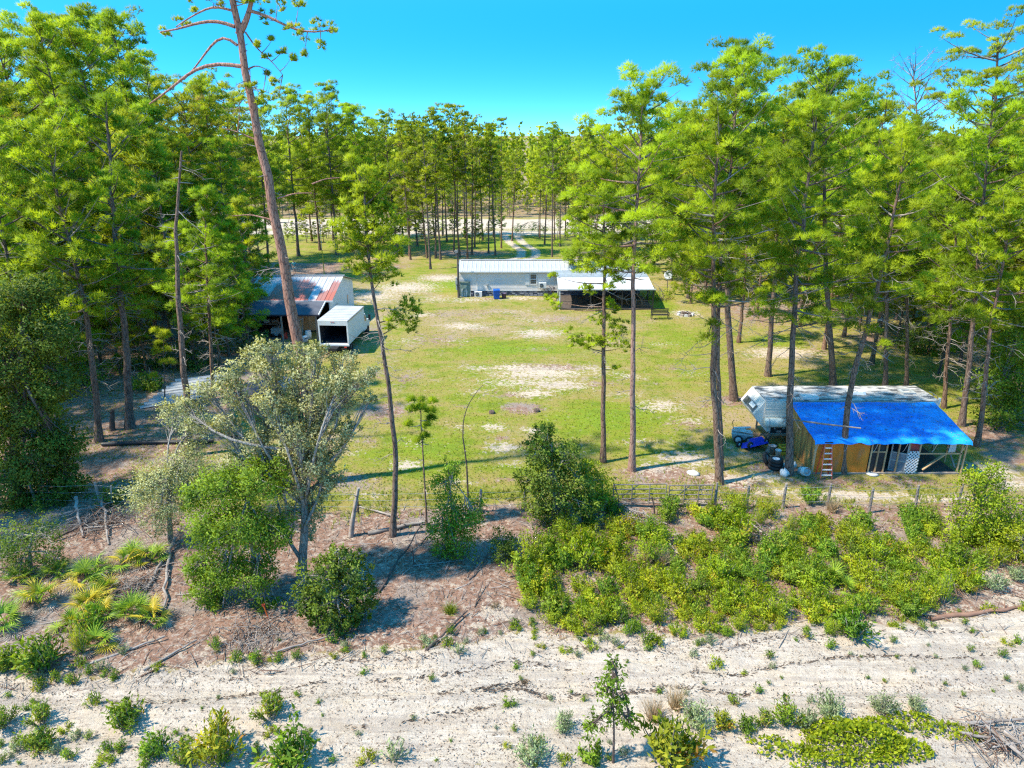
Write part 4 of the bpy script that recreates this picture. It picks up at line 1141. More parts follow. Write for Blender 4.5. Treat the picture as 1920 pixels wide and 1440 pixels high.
def box_truck():
    a = G(600, 667); b = G(655, 667)
    Y = 55.7; X0, X1 = AY(599, 640, Y).x, AY(655, 640, Y).x
    root = empty('box_truck', ((X0 + X1) / 2, Y, 0), 'white box truck with its rear door rolled up', 'truck', rz=-.06)
    w = (X1 - X0); hw = w / 2; Ld = 5.1; z0, z1 = .86, 2.88
    g = Geo()
    for s in (-1, 1): g.box((s * (hw - .03), Ld / 2, (z0 + z1) / 2), (.06, Ld, z1 - z0))
    g.box((0, Ld - .03, (z0 + z1) / 2), (w - .124, .06, z1 - z0 - .004)); g.box((0, Ld / 2 - .03, z0 + .04), (w - .124, Ld - .064, .08))
    g.build('cargo_box', M_TRUCK, root)
    rf = Geo().box((0, Ld / 2, z1 + .03), (w + .02, Ld + .02, .06)).build('roof', M_TRKRF, root)
    rib = Geo().box((0, 0, 0), (w - .1, .06, .03)).mesh('roof_bow', M_TRKRF)
    for k in range(9): link('roof_bow', rib, rf).location = (0, .3 + k * .56, z1 + .074)
    for s in (-1, 1): Geo().box((s * (hw + .02), Ld / 2, z1 - .02), (.06, Ld + .06, .12)).build('roof_rail', M_STEEL, root)
    fr = Geo()
    for s in (-1, 1): fr.box((s * (hw - .05), -.04, (z0 + z1) / 2), (.12, .08, z1 - z0 + .1))
    fr.box((0, -.04, z1 - .16), (w - .23, .075, .42)); fr.box((0, -.05, z0 - .03), (w + .04, .14, .14)); fr.build('rear_frame', M_WHITE, root)
    for k in range(3): Geo().box((-.12 + k * .12, -.09, z1 - .08), (.07, .03, .04)).build('marker_light', M_RED, root)
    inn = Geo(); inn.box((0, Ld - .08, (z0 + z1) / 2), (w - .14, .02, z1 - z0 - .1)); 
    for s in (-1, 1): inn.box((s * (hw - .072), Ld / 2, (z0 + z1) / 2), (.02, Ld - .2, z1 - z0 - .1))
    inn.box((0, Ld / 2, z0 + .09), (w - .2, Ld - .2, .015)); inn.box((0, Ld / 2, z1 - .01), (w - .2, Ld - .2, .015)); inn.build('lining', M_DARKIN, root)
    ch = Geo(); ch.box((0, Ld / 2, .66), (.9, Ld + 2, .22)); ch.box((0, -.1, .5), (w * .8, .12, .1)); ch.box((-.8, -.05, .62), (.08, .08, .3)); ch.box((.8, -.05, .62), (.08, .08, .3)); ch.build('chassis', M_BLACK, root)
    for y in (1.0, Ld + 1.4):
        for s in (-1, 1):
            t = Geo().lathe([(.2, -.16), (.38, -.15), (.42, -.1), (.42, .1), (.38, .15), (.2, .16)], (s * (hw - .25), y, .42), 18, 0, 'x').build('wheel', M_RUBBER, root)
            Geo().lathe([(.001, -.1), (.21, -.12), (.21, .12), (.001, .1)], (s * (hw - .25), y, .42), 14, 0, 'x').build('rim', M_STEEL, t)
    c = Geo(); c.prism([(Ld + .15, .6), (Ld + 2.0, .6), (Ld + 2.1, 1.25), (Ld + 1.2, 1.4), (Ld + .7, 2.1), (Ld + .15, 2.1)], -hw + .12, hw - .12, 'x'); cab = c.build('cab', M_TRUCK, root)
    Geo().prism([(Ld + .35, 1.4), (Ld + 1.05, 1.4), (Ld + .65, 1.98), (Ld + .35, 1.98)], hw - .125, hw - .10, 'x').build('side_window', M_GLASS, cab)
    for s in (-1, 1):
        Geo().span((s * (hw - .1), Ld + .9, 1.6), (s * (hw + .22), Ld + .9, 1.65), .03, .03).box((s * (hw + .22), Ld + .9, 1.7), (.2, .06, .5)).build('mirror', M_BLACK, root)
    for s in (-1, 1): Geo().box((s * (hw - .3), -.12, .66), (.2, .03, .1)).build('tail_light', M_RED, root)
box_truck()

# ------------------------------------------------------------------ fifth-wheel camper and its lean-to
def camper():
    Yn, Yf, zt = 37.75, 40.25, 2.78
    X0 = AY(1436, 756, Yn).x; X1 = AY(1763, 753, Yn).x
    root = empty('camper_trailer', (X0, Yn, 0), 'aged white fifth wheel camper with mouldy roof and raised sloping nose', 'camper')
    W = Yf - Yn; Lx = X1 - X0
    prof = [(.0, zt), (-.62, 1.92), (-.45, 1.60), (.25, .82), (.75, .62), (1.9, .62), (Lx, .62), (Lx, zt - .12), (Lx - .15, zt)]
    g = Geo(); g.prism(prof, 0, W, 'y'); g.build('body', M_RVW, root)
    rg = Geo(); nx, ny = 40, 8
    xs = np.linspace(-.02, Lx - .1, nx); ys = np.linspace(-.03, W + .03, ny)
    A, B = np.meshgrid(xs, ys); Z = zt + .02 + .05 * np.sin(np.pi * np.clip((B) / W, 0, 1)) + .008 * np.sin(7 * A)
    idx = np.arange(nx * ny).reshape(ny, nx)
    rg.add(np.stack([A, B, Z], -1).reshape(-1, 3), np.stack([idx[:-1, :-1], idx[:-1, 1:], idx[1:, 1:], idx[1:, :-1]], -1).reshape(-1, 4), .5, 0, True)
    rg.box(((Lx - .1) / 2, W / 2, zt + .006), (Lx - .1, W + .06, .02)); rf = rg.build('roof', M_DIRTRF, root)
    v = Geo(); xv = AY(1643, 742, Yn + .9).x - X0
    for dx, dy, sx, sy in ((0, .3, .75, .12), (0, -.3, .75, .12), (-.32, 0, .12, .6), (.32, 0, .12, .6)): v.box((xv + 4.5 + dx - 4.5, W * .5 + dy, zt + .11), (sx, sy, .10))
    xh = AY(1700, 740, Yn + 1.2).x - X0
    v2 = Geo()
    for dx, dy, sx, sy in ((0, .3, .75, .13), (0, -.3, .75, .13), (-.31, 0, .13, .474), (.31, 0, .13, .474)): v2.box((xh + dx, W * .5 + dy, zt + .12), (sx, sy, .10))
    v2.build('roof_hatch', M_GREY, root)
    Geo().box((AY(1517, 752, Yn + .3).x - X0, .38, zt + .12), (.95, .5, .16)).build('roof_vent', M_WHITE, root)
    Geo().box((AY(1610, 740, Yn + 1).x - X0, 1.2, zt + .13), (.8, .7, .16), 0, None, (.85, .8)).build('roof_air_conditioner', M_WHITE, root)
    # nose: a wide window in the sloping face
    n0, n1 = np.array([.0, zt]), np.array([-.62, 1.92])
    d = n1 - n0; nn = np.array([-.84, .62]); nn = np.array([d[1], -d[0]]); nn = nn / np.linalg.norm(nn)
    def q(t, o): return tuple(n0 + d * t + nn * o)
    def facing(a, b, t0, t1, o0, o1, mat, name, par):
        Geo().prism([q(t0, o0), q(t1, o0), q(t1, o1), q(t0, o1)], a, b, 'y').build(name, mat, par)
        return par.children[-1]
    fr = facing(.25, W - .3, .50, .98, .0, .03, M_STEEL, 'nose_window', root)
    facing(.32, W - .37, .54, .94, .031, .045, M_GLASS, 'pane', fr)
    facing(.5, 1.25, .56, .80, .046, .055, M_PALE, 'blind', fr)
    # side facing the camera
    Geo().box((.78, -.03, 2.22), (1.6, .06, .95)).build('side_panel', M_RVP, root)
    sl = Geo()
    for k in range(4): sl.box((.78, -.066, 1.88 + k * .22), (1.56, .012, .03))
    sl.build('panel_moulding', M_RVW, root)
    aw = Geo(); aw.lathe([(.001, 0), (.24, 0), (.28, .05), (.28, 1.35), (.24, 1.4), (.001, 1.4)], (-.02, -.26, 1.52), 16, 0, 'x')
    aw.build('rolled_cover', M_GREENW, root)
    for x in (.15, 1.05): Geo().lathe([(.281, 0), (.292, 0), (.292, .06), (.281, .06)], (x, -.26, 1.52), 16, 0, 'x').build('strap', M_GREY, root)
    hb = Geo().box((.95, -.01, 1.0), (.95, .06, .5)).build('storage_bay', M_BLACK, root)
    for x in (.72, 1.2): Geo().lathe([(.001, -.05), (.06, -.05), (.06, 0), (.001, 0)], (x, -.04, 1.06), 10, 0, 'y').build('lamp', M_STEEL, hb)
    Geo().box((.95, -.06, .88), (.3, .06, .14)).build('latch', M_STEEL, hb)
    Geo().box((1.2, -.05, .66), (2.6, .12, .10)).build('skirt_rail', M_TAN, root)
    for s in (.2, W - .2): Geo().span((.5, s, .75), (.5, s, 0), .09, .09).build('landing_leg', M_STEEL, root)
    for x in (7.2, 8.1):
        for y in (.15, W - .15): Geo().lathe([(.001, -.11), (.33, -.11), (.36, -.08), (.36, .08), (.33, .11), (.001, .11)], (x, y, .36), 16, 0, 'x').build('wheel', M_RUBBER, root)
    for o in root.children:
        if o.name.startswith('wheel'): pass
    Geo().box((Lx + .03, .15, zt - .05), (.10, .12, .34)).build('ladder_bracket', M_WHITE, root)
    lad = Geo()
    for y in (.5, .9): lad.tube([(Lx + .12, y, .8), (Lx + .12, y, zt + .1), (Lx - .2, y, zt + .25)], .02, 5)
    for k in range(6): lad.tube([(Lx + .12, .5, .95 + k * .32), (Lx + .12, .9, .95 + k * .32)], .016, 5)
    lad.build('rear_ladder', M_STEEL, root)
    return X0, Yn
CXX, CYN = camper()

def lean_to():
    Yr, Yf = 37.45, 33.95
    Xl, Xr = 16.35, 24.35
    root = empty('tarp_shelter', (Xl, Yf, 0), 'lean-to shelter with bright blue tarpaulin roof and orange plywood front', 'shelter')
    W = Xr - Xl; D = Yr - Yf
    ze, zr = 2.06, 2.74
    # tarpaulin: a sagging sheet with a hem turned down at the front
    nx, ny = 60, 30
    u = np.linspace(0, 1, nx); v = np.linspace(0, 1, ny)
    U, V = np.meshgrid(u, v)
    X = -.18 + U * (W + .42); Y = -.32 + V * (D + .34)
    Z = ze - .03 + (zr - ze + .05) * V + .022 * np.sin(U * 52) * (.5 + .5 * np.sin(U * 11 + 3 * V)) * (1 - .4 * V) - .05 * np.sin(np.pi * V) * np.abs(np.sin(np.pi * U * 6)) + (fbm(X, Y, 1.7, 77) - .5) * .12
    Z[0] -= .16 + .03 * np.sin(U[0] * 60); Y[0] += .03
    Z[:, 0] -= .06; Z[:, -1] -= .08
    g = Geo(); idx = np.arange(nx * ny).reshape(ny, nx)
    Fq = np.stack([idx[:-1, :-1], idx[:-1, 1:], idx[1:, 1:], idx[1:, :-1]], -1).reshape(-1, 4)
    P = np.stack([X, Y, Z + .05], -1).reshape(-1, 3)
    g.add(P, Fq, .5, 0, True); g.add(P - np.array([0, 0, .012]), Fq[:, ::-1], .5, 0, True)
    tp = g.build('tarpaulin', M_TARP, root)
    rl = np.random.default_rng(66); n = 900
    iu, iv = rl.integers(1, nx - 2, n), np.minimum(ny - 2, (rl.uniform(0, 1, n) ** .8 * (ny - 2)).astype(int) + 1)
    C = np.stack([X[iv, iu], Y[iv, iu], Z[iv, iu] + .075], -1) + rl.normal(0, .05, (n, 3)) * np.array([1, 1, .05])
    d_ = unit(n, rl) * np.array([1, 1, .1]); gl_ = Geo(); add_needles(gl_, C, d_, 2, .17, .016, .3, rl.uniform(0, 1, n), rl)
    o = gl_.build('pine_litter', BROWNN, tp); o['kind'] = 'stuff'
    for k in range(6): Geo().tube([(k * (W - .1) / 5, -.30, ze - .16), (k * (W - .1) / 5 + .03, -.10, ze - .55), (k * (W - .1) / 5, .0, ze - .75)], .012, 4, 0, False).build('tie_rope', M_WHITE, root)
    # roof frame under it
    for k in range(7):
        x = .1 + k * (W - .2) / 6
        Geo().span((x, 0, ze - .16), (x, D, zr - .16), .05, .12).build('rafter', M_LUMBER, root)
    Geo().span((0, .02, ze - .17), (W, .02, ze - .17), .06, .14).build('header', M_LUMBER, root)
    # front: plywood, studs, openings
    xs = lambda px, py=860: AY(px, py, Yf).x - Xl
    xp = xs(1628)
    for k in range(2):
        a = .06 + k * (xp - .06) / 2
        Geo().box((a + (xp - .06) / 4, .0, ze / 2 - .06), ((xp - .06) / 2 - .012, .02, ze - .18)).build('plywood_sheet', M_PLY, root)
    for k in range(3):
        a = .08 + k * (D - .1) / 3; w = (D - .1) / 3
        zt0 = ze - .2 + (zr - ze) * a / D
        Geo().prism([(a, .02), (a + w - .015, .02), (a + w - .015, zt0 + (zr - ze) * w / D), (a, zt0)], -.012, .012, 'x').build('plywood_sheet', M_PLYW, root)
    Geo().box((.02, .0, ze / 2 - .1), (.09, .09, ze - .15)).build('corner_post', M_LUMBER, root)
    for px in (1632, 1645, 1660): Geo().box((xs(px), .03, ze / 2 - .08), (.075, .06, ze - .17)).build('stud', M_LUMBER, root)
    Geo().box((xs(1646), .03, 1.30), (xs(1660) - xs(1632) - .08, .05, .07)).build('cross_rail', M_LUMBER, root)
    for px in (1683, 1702, 1722, 1800, 1808): Geo().box((xs(px), .03, ze / 2 - .08), (.075, .07, ze - .17)).build('stud', M_LUMBER, root)
    Geo().box((xs(1763), .02, 1.20), (xs(1803) - xs(1722) - .08, .05, .07)).build('cross_rail', M_LUMBER, root)
    Geo().span((xs(1733), .0, .25), (xs(1769), .0, 1.18), .05, .17, 0, (0, 1, 0)).build('brace', M_LUMBER, root)
    Geo().box((W / 2, .0, .04), (W, .11, .10)).build('sill', M_GREYLUM, root)
    Geo().box((xs(1646), .07, .98), (xs(1660) - xs(1632), .012, 1.75)).build('window_screen', M_SCREEN, root)
    Geo().box((xs(1712), .07, 1.62), (xs(1721) - xs(1703), .012, .62)).build('red_panel', surf('faded_red_board', (.42, .09, .08), (.30, .06, .06)), root)
    # right side frame, left half open
    for y in (1.2, 2.4, 3.4): Geo().box((W - .06, y, 1.05 + .1 * y), (.07, .07, 2.05 + .2 * y - .2)).build('stud', M_LUMBER, root)
    Geo().box((W - .02, D / 2, 1.15), (.05, D - .2, .07)).build('cross_rail', M_LUMBER, root)
    Geo().span((W - .02, .3, .2), (W - .02, 2.2, 1.9), .04, .09, 0, (1, 0, 0)).build('brace', M_GREYLUM, root)
    # floor, and an added dark sheet whose colour stands in for shade inside
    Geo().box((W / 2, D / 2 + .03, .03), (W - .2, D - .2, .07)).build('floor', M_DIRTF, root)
    Geo().box((W / 2, D - .03, 1.2), (W - .3, .03, 2.2)).build('painted_shade_panel', M_DARKIN, root)
    # screen door, standing ajar
    hx = xs(1702)
    ang = R(-28)
    rot = np.array(Matrix.Rotation(ang, 3, 'Z'))
    dr = Geo(); wdt = .84
    def db(x, z, sx, sz, g): 
        c = rot @ np.array([x, 0, z]); g.box((c[0] + hx - .05, c[1] - .06, c[2]), (sx, .04, sz), 0, rot)
    for x in (-wdt + .04, -.04): db(x, .98, .07, 1.86, dr)
    for z in (.1, .72, 1.18, 1.86): db(-wdt / 2, z, wdt - .15, .07, dr)
    dd = dr.build('screen_door', M_GREY, root)
    sc_ = Geo(); c = rot @ np.array([-wdt / 2, 0, .66]); sc_.box((c[0] + hx - .05, c[1] - .06, .66), (wdt - .14, .012, 1.1), 0, rot); sc_.build('mesh_panel', M_SCREENDOOR, dd)
    return root, Xl, Yf, xs, W, D
SH, SXL, SYF, sxs, SW, SDp = lean_to()

def shelter_things():
    # lattice panel
    a, b = SXL + sxs(1699), SXL + sxs(1721)
    root = empty('lattice_panel', ((a + b) / 2, SYF - .12, .0), 'white garden lattice panel leaning beside the screen door', 'lattice')
    w, h = b - a, 1.30
    def lath(s):
        k = -h
        while k < w:
            # clip the 45 degree strip to the panel
            x0, z0, x1, z1 = k, 0.0, k + h, h
            if x0 < 0: z0 = -x0; x0 = 0
            if x1 > w: z1 = h - (x1 - w); x1 = w
            if x1 - x0 > .04:
                if s > 0: p0, p1 = (x0 - w / 2, z0), (x1 - w / 2, z1)
                else: p0, p1 = (w / 2 - x0, z0), (w / 2 - x1, z1)
                y = -.009 * s
                Geo().span((p0[0], y + .03 - .0, p0[1] + .08), (p1[0], y + .03, p1[1] + .08), .012, .062, 0, (-(p1[1] - p0[1]), 0, p1[0] - p0[0])).build('lath', M_WHITE, root)
            k += .19
    lath(1); lath(-1)
    # step ladder
    lx = SXL + sxs(1545)
    root = empty('step_ladder', (lx, SYF - .42, .02), 'red and white step ladder against the orange plywood', 'ladder')
    hgt = 1.95
    for s in (-1, 1):
        Geo().span((s * .30, -.16, 0), (s * .17, .22, hgt), .035, .08).build('front_rail', M_PINKRED, root)
        Geo().span((s * .34, .36, 0), (s * .19, .27, hgt - .06), .03, .05).build('rear_rail', M_RED, root)
    for k in range(6):
        t = (k + .6) / 6.6
        Geo().box((0, -.16 + .38 * t - .02, hgt * t), (2 * (.30 - .13 * t) - .03, .10, .035)).build('step', M_WHITE, root)
    Geo().box((0, .24, hgt + .01), (.42, .20, .06)).build('top_cap', M_BLACK, root)
    # rail lashed between two pines
    a = AY(1478, 786, 34.3); b = AY(1614, 803, 33.2)
    o = Geo().tube([tuple(a - a), tuple((b - a) * .5 + Vector((0, 0, -.02))), tuple(b - a)], [.05, .047, .04], 8).build('wooden_rail', M_GREYLUM, None, 'long grey pole lashed level between two pine trunks', 'pole')
    o.location = a
    # things inside the shelter
    ix = lambda px: SXL + sxs(px)
    r_ = empty('dark_cabinet', (ix(1748), SYF + 2.9, .07), 'black cabinet at the back of the open shelter bay', 'cabinet')
    Geo().box((0, 0, .9), (1.3, .5, 1.8)).build('carcass', M_BLACK, r_)
    for s in (-.32, .32): Geo().box((s, -.26, .9), (.6, .03, 1.7)).build('door', M_DARKIN, r_)
    r_ = empty('shelf_unit', (ix(1648), SYF + 1.6, .07), 'wooden shelf unit behind the studded opening of the shelter', 'shelf')
    for z in (.3, .8, 1.3): Geo().box((0, 0, z), (1.1, .4, .04)).build('shelf', M_GREYLUM, r_)
    for s in (-.53, .53): Geo().box((s, 0, .8), (.05, .4, 1.6)).build('side_panel', M_GREYLUM, r_)
    r_ = empty('hanging_cloth', (ix(1788), SYF + .28, 0), 'white cloth hung inside the open shelter bay', 'cloth')
    th = np.linspace(0, 1, 9)
    g = Geo(); A, B = np.meshgrid(np.linspace(-.16, .16, 9), np.linspace(1.85, 1.15, 8))
    idx = np.arange(72).reshape(8, 9); yy = .03 * np.sin(A * 38 + B * 3)
    g.add(np.stack([A * (1 + .3 * (1.85 - B)), yy, B], -1).reshape(-1, 3), np.stack([idx[:-1, :-1], idx[:-1, 1:], idx[1:, 1:], idx[1:, :-1]], -1).reshape(-1, 4), .5, 0, True)
    g.build('cloth', M_WHITE, r_)
    g = Geo(); g.tube([(-.3, 0, 1.87), (.35, 0, 1.87)], .012, 5); g.build('rod', M_STEEL, r_)
    # the heap beside the camper nose
    def on(px, py): p = G(px, py); return (p.x, p.y, g1(p.x, p.y))
    x, y, z = on(1455, 884)
    for k in range(3):
        t = empty('tyre', (x + .03 * (k % 2), y + .25 - .02 * k, z + .02 + k * .215), ('bottom black tyre of the stack of three', 'middle black tyre of the stack of three', 'top black tyre of the stack with a pale rim')[k], 'tyre', 'stacked tyres')
        Geo().lathe([(.20, .02), (.29, .0), (.36, .03), (.385, .08), (.385, .13), (.36, .19), (.29, .21), (.20, .19)], (0, 0, 0), 24).build('tread', M_RUBBER, t)
        Geo().lathe([(.001, .10), (.05, .13), (.08, .09), (.17, .11), (.205, .19), (.215, .19), (.205, .02), (.001, .03)], (0, 0, 0), 20).build('rim', M_WHITE if k == 2 else M_BLACK, t)
    x, y, z = on(1437, 872)
    t = empty('tyre', (x, y + .1, z + .32), 'loose black tyre leaning on the tyre stack', 'tyre')
    t.rotation_euler = (R(62), 0, R(55))
    Geo().lathe([(.22, -.1), (.30, -.11), (.37, -.07), (.385, 0), (.37, .07), (.30, .11), (.22, .1)], (0, 0, 0), 24).build('tread', M_RUBBER, t)
    Geo().lathe([(.001, -.02), (.22, -.08), (.23, .08), (.001, .03)], (0, 0, 0), 16).build('rim', M_STEEL, t)
    # blue mower on its side
    x, y, z = on(1415, 845)
    r_ = empty('blue_mower', (x, y + .2, z), 'deep blue push mower lying tipped beside the camper nose', 'mower', rz=.45); r_.scale = (1.1, 1.1, 1.15)
    rot = np.array(Matrix.Rotation(R(-26), 3, 'X'))
    g = Geo(); g.box((0, 0, .30), (1.25, .75, .26), 0, rot, (.84, .8)); g.box((.1, 0, .50), (.7, .5, .2), 0, rot, (.7, .7)); g.build('deck', M_DKBLUE, r_)
    c = rot @ np.array([.25, -.28, .455]); Geo().box(c, (.42, .10, .02), 0, rot).build('name_plate', M_WHITE, r_)
    for sx, sy in ((-.6, .42), (-.55, -.42), (.55, .42), (.55, -.42)):
        c = rot @ np.array([sx, sy, .25]); c[2] = max(.17, c[2])
        w_ = Geo().lathe([(.08, -.05), (.15, -.06), (.18, -.04), (.18, .04), (.15, .06), (.08, .05)], c, 16, 0, 'y').build('wheel', M_RUBBER, r_)
        Geo().lathe([(.001, -.04), (.085, -.045), (.085, .045), (.001, .04)], c, 12, 0, 'y').build('hub', M_PALE, w_)
    g = Geo(); g.tube([(.5, -.25, .45), (.9, -.25, .65), (1.05, 0, .75), (.9, .25, .65), (.5, .25, .45)], .016, 5); g.build('handle', M_BLACK, r_)
    x, y, z = on(1392, 832)
    r_ = empty('garden_cart', (x, y + .25, z), 'grey cart with spoked black wheel and pale clutter by the camper', 'cart', rz=-.3)
    g = Geo(); g.box((0, 0, .42), (1.1, .7, .32), 0, None, (1.12, 1.15)); g.build('tray', M_GREY, r_)
    for sx in (-.2, .45):
        w_ = Geo().lathe([(.19, -.05), (.25, -.06), (.27, 0), (.25, .06), (.19, .05)], (sx, -.46, .27), 18, 0, 'y').build('wheel', M_RUBBER, r_)
        Geo().lathe([(.001, -.03), (.10, -.03), (.19, -.02), (.19, .02), (.001, .03)], (sx, -.46, .27), 14, 0, 'y').build('hub', M_WHITE if sx < 0 else M_GREY, w_)
    g = Geo(); rs = random.Random(9)
    for k in range(7): g.span((rs.uniform(-.6, .1), rs.uniform(-.2, .2), .66 + .03 * k), (rs.uniform(.1, .6), rs.uniform(-.3, .3), .68 + .04 * k), .12, .05)
    g.build('board_load', M_PALE, r_)
    Geo().tube([(-.5, 0, .6), (-.62, 0, 1.2), (-.55, 0, 1.3)], .02, 5).build('handle', M_BLACK, r_)
    for px, py, nm, lab, m_, rr, hh in ((1440, 850, 'bucket', 'tapered grey bucket tipped behind the blue mower', M_GREY, .17, .45), (1449, 852, 'bucket', 'grey steel bin behind the tyre stack', M_STEEL, .19, .5), (1459, 858, 'bucket', 'pale grey bucket close to the tyre stack', M_PALE, .16, .42)):
        x, y, z = on(px, py)
        r_ = empty(nm, (x, y + .1, z), lab, 'bucket')
        Geo().lathe([(.001, 0), (rr * .82, 0), (rr, hh), (rr * 1.08, hh), (rr * 1.08, hh + .03), (rr * .9, hh + .03), (rr * .75, .05), (.001, .04)], (0, 0, 0), 16).build('pail', m_, r_)
        Geo().tube([(-rr, 0, hh), (-rr * .8, -.1, hh * .75), (0, -rr * 1.15, hh * .55), (rr * .8, -.1, hh * .75), (rr, 0, hh)], .008, 4).build('handle', M_STEEL, r_)
        if 'tipped' in lab: r_.rotation_euler = (.0, .45, .3)
    x, y, z = on(1469, 852)
    r_ = empty('plastic_crate', (x, y + .15, z), 'yellow plastic crate beside the camper under the skirt rail', 'crate')
    g = Geo(); g.box((0, 0, .03), (.42, .36, .06))
    for s in (-1, 1):
        for k in range(3): g.box((s * .2, 0, .14 + k * .17), (.03, .34, .10)); g.box((0, s * .17, .14 + k * .17), (.37, .03, .10))
        for s2 in (-1, 1): g.box((s * .2, s2 * .17, .3), (.035, .035, .52))
    g.build('crate_frame', M_YELLOW, r_)
    Geo().box((0, 0, .30), (.34, .28, .3)).build('contents', M_BLACK, r_)
    x, y, z = on(1508, 893)
    r_ = empty('metal_drum', (x, y + .1, z + .24), 'pale round drum lying on its side before the shelter', 'drum')
    r_.rotation_euler = (R(68), 0, R(14))
    Geo().lathe([(.001, -.28), (.22, -.28), (.24, -.25), (.24, .0), (.255, .01), (.24, .02), (.24, .26), (.22, .28)], (0, 0, 0), 20).build('drum', M_PALE, r_)
    Geo().lathe([(.001, .25), (.1, .26), (.12, .23), (.215, .245), (.225, .27)], (0, 0, 0), 20).build('end_plate', M_STEEL, r_)
    rs = random.Random(12)
    for k, (px, py, lab) in enumerate(((1470, 893, 'lumpy white sack leaning on the foot of the pine'), (1474, 878, 'crumpled white bag behind the lumpy sack'), (1487, 876, 'small white bag on the far side of the pine foot'))):
        x, y, z = on(px, py)
        r_ = Geo(); n = 60
        V = unit(220, np.random.default_rng(k + 50))
        prof = [(.001, 0), (.2, .02), (.26, .14), (.22, .28), (.12, .38), (.06, .44), (.001, .45)]
        r_.lathe(prof, (0, 0, -.02), 14); Vv = r_.V[-1]; Vv *= 1 + .22 * np.random.default_rng(k).normal(size=(len(Vv), 1)).astype(np.float32) * .6
        o = r_.build('white_sack', M_PALE, None, lab, 'sack'); o.location = (x, y, z); o.scale = (.9 - .1 * k,) * 3
    x, y, z = on(1513, 866)
    r_ = empty('soccer_ball', (x + .1, y, z + .13), 'small black and white ball on grass by the plywood wall', 'ball')
    g = Geo(); th = np.linspace(-1.57, 1.57, 9); g.lathe(np.stack([.13 * np.cos(th) + .0005, .13 * np.sin(th)], -1), (0, 0, 0), 14); g.build('ball', M_WHITE, r_)
    for k, d in enumerate(unit(9, np.random.default_rng(1))):
        q = Vector(d).to_track_quat('Z', 'Y').to_matrix(); Geo().lathe([(.001, .0), (.045, -.006), (.045, -.01), (.001, -.01)], tuple(Vector(d) * .137), 5, 0, 'z', q).build('patch', M_BLACK, r_)
    for px, py, lab in ((1299, 888, 'flat white stone on bare sand between two pines'), (1633, 888, 'flat pale stone before the shelter sill')):
        x, y, z = on(px, py); r_ = Geo(); r_.lathe([(.001, .0), (.3, .0), (.34, .05), (.26, .12), (.001, .14)], (0, 0, -.02), 9, 0, 'z', None, True, 1.0); r_.V[-1] *= (1 + .12 * np.random.default_rng(3).normal(size=(len(r_.V[-1]), 1))).astype(np.float32)
        o = r_.build('flat_stone', M_CONC, None, lab, 'stone'); o.location = (x, y, z)
shelter_things()

# ------------------------------------------------------------------ neighbour's shed, pole, gate, fence, pipes
def neighbour_shed():
    p = G(150, 478)
    root = empty('white_shed', (p.x, p.y, 0), 'small pale shed glimpsed through the dense pines', 'shed')
    g = Geo(); g.box((0, 0, 1.3), (6, 4, 2.6)); g.prism([(-2, 2.6), (2, 2.6), (0, 3.6)], -2.9, 2.9, 'x'); g.build('wall', M_WHITE, root)
    for s in (-1, 1): Geo().prism([(s * 2.3, 2.5), (0, 3.7), (0, 3.78), (s * 2.3, 2.6)], -3.2, 3.2, 'x').build('roof', M_ROOFG, root)
    Geo().box((1.2, -2.02, 1.05), (1.0, .08, 2.1)).build('door', M_GREY, root); Geo().box((-1.2, -2.02, 1.5), (1.0, .08, .9)).build('window', M_GLASS, root)
neighbour_shed()
def yellow_pole():
    p = G(608, 515)
    root = empty('yellow_pole', (p.x, p.y, g1(p.x, p.y)), 'thin yellow pole standing on the lawn beyond the workshop', 'pole')
    Geo().tube([(0, 0, -.2), (0, 0, 3.2)], .06, 8).build('guard', M_YELLOW, root)
    Geo().tube([(0, 0, 3.2), (.02, 0, 7.2)], .035, 6).build('pole', M_GREY, root)
yellow_pole()
def farm_gate(name, pa, pb, label, h=1.25, bars=5, mat=None, posts=True):
    a, b = G(*pa), G(*pb)
    root = empty(name, (a.x, a.y, g1(a.x, a.y)), label, 'gate', rz=math.atan2(b.y - a.y, b.x - a.x))
    Lg = (b - a).length; mat = mat or M_GATE
    for k in range(bars): Geo().tube([(.05, 0, .2 + k * (h - .2) / (bars - 1)), (Lg - .05, 0, .2 + k * (h - .2) / (bars - 1))], .03, 6).build('bar', mat, root)
    for x in (.05, Lg * .36, Lg * .68, Lg - .05): Geo().tube([(x, -.035, .16), (x, -.035, h + .03)], .026, 6).build('upright', mat, root)
    Geo().tube([(.05, .04, .2), (Lg * .5, .04, h)], .02, 5).build('brace', mat, root)
    return root
farm_gate('farm_gate', (1146, 952), (1248, 950), 'grey tubular farm gate half buried in green scrub')
farm_gate('farm_gate', (1250, 950), (1334, 949), 'second tubular gate leaf nearest the lone straight pine')
farm_gate('farm_gate', (964, 444), (1012, 444), 'pale gate where the driveway meets the distant dirt road', 1.3, 4, M_WHITE)

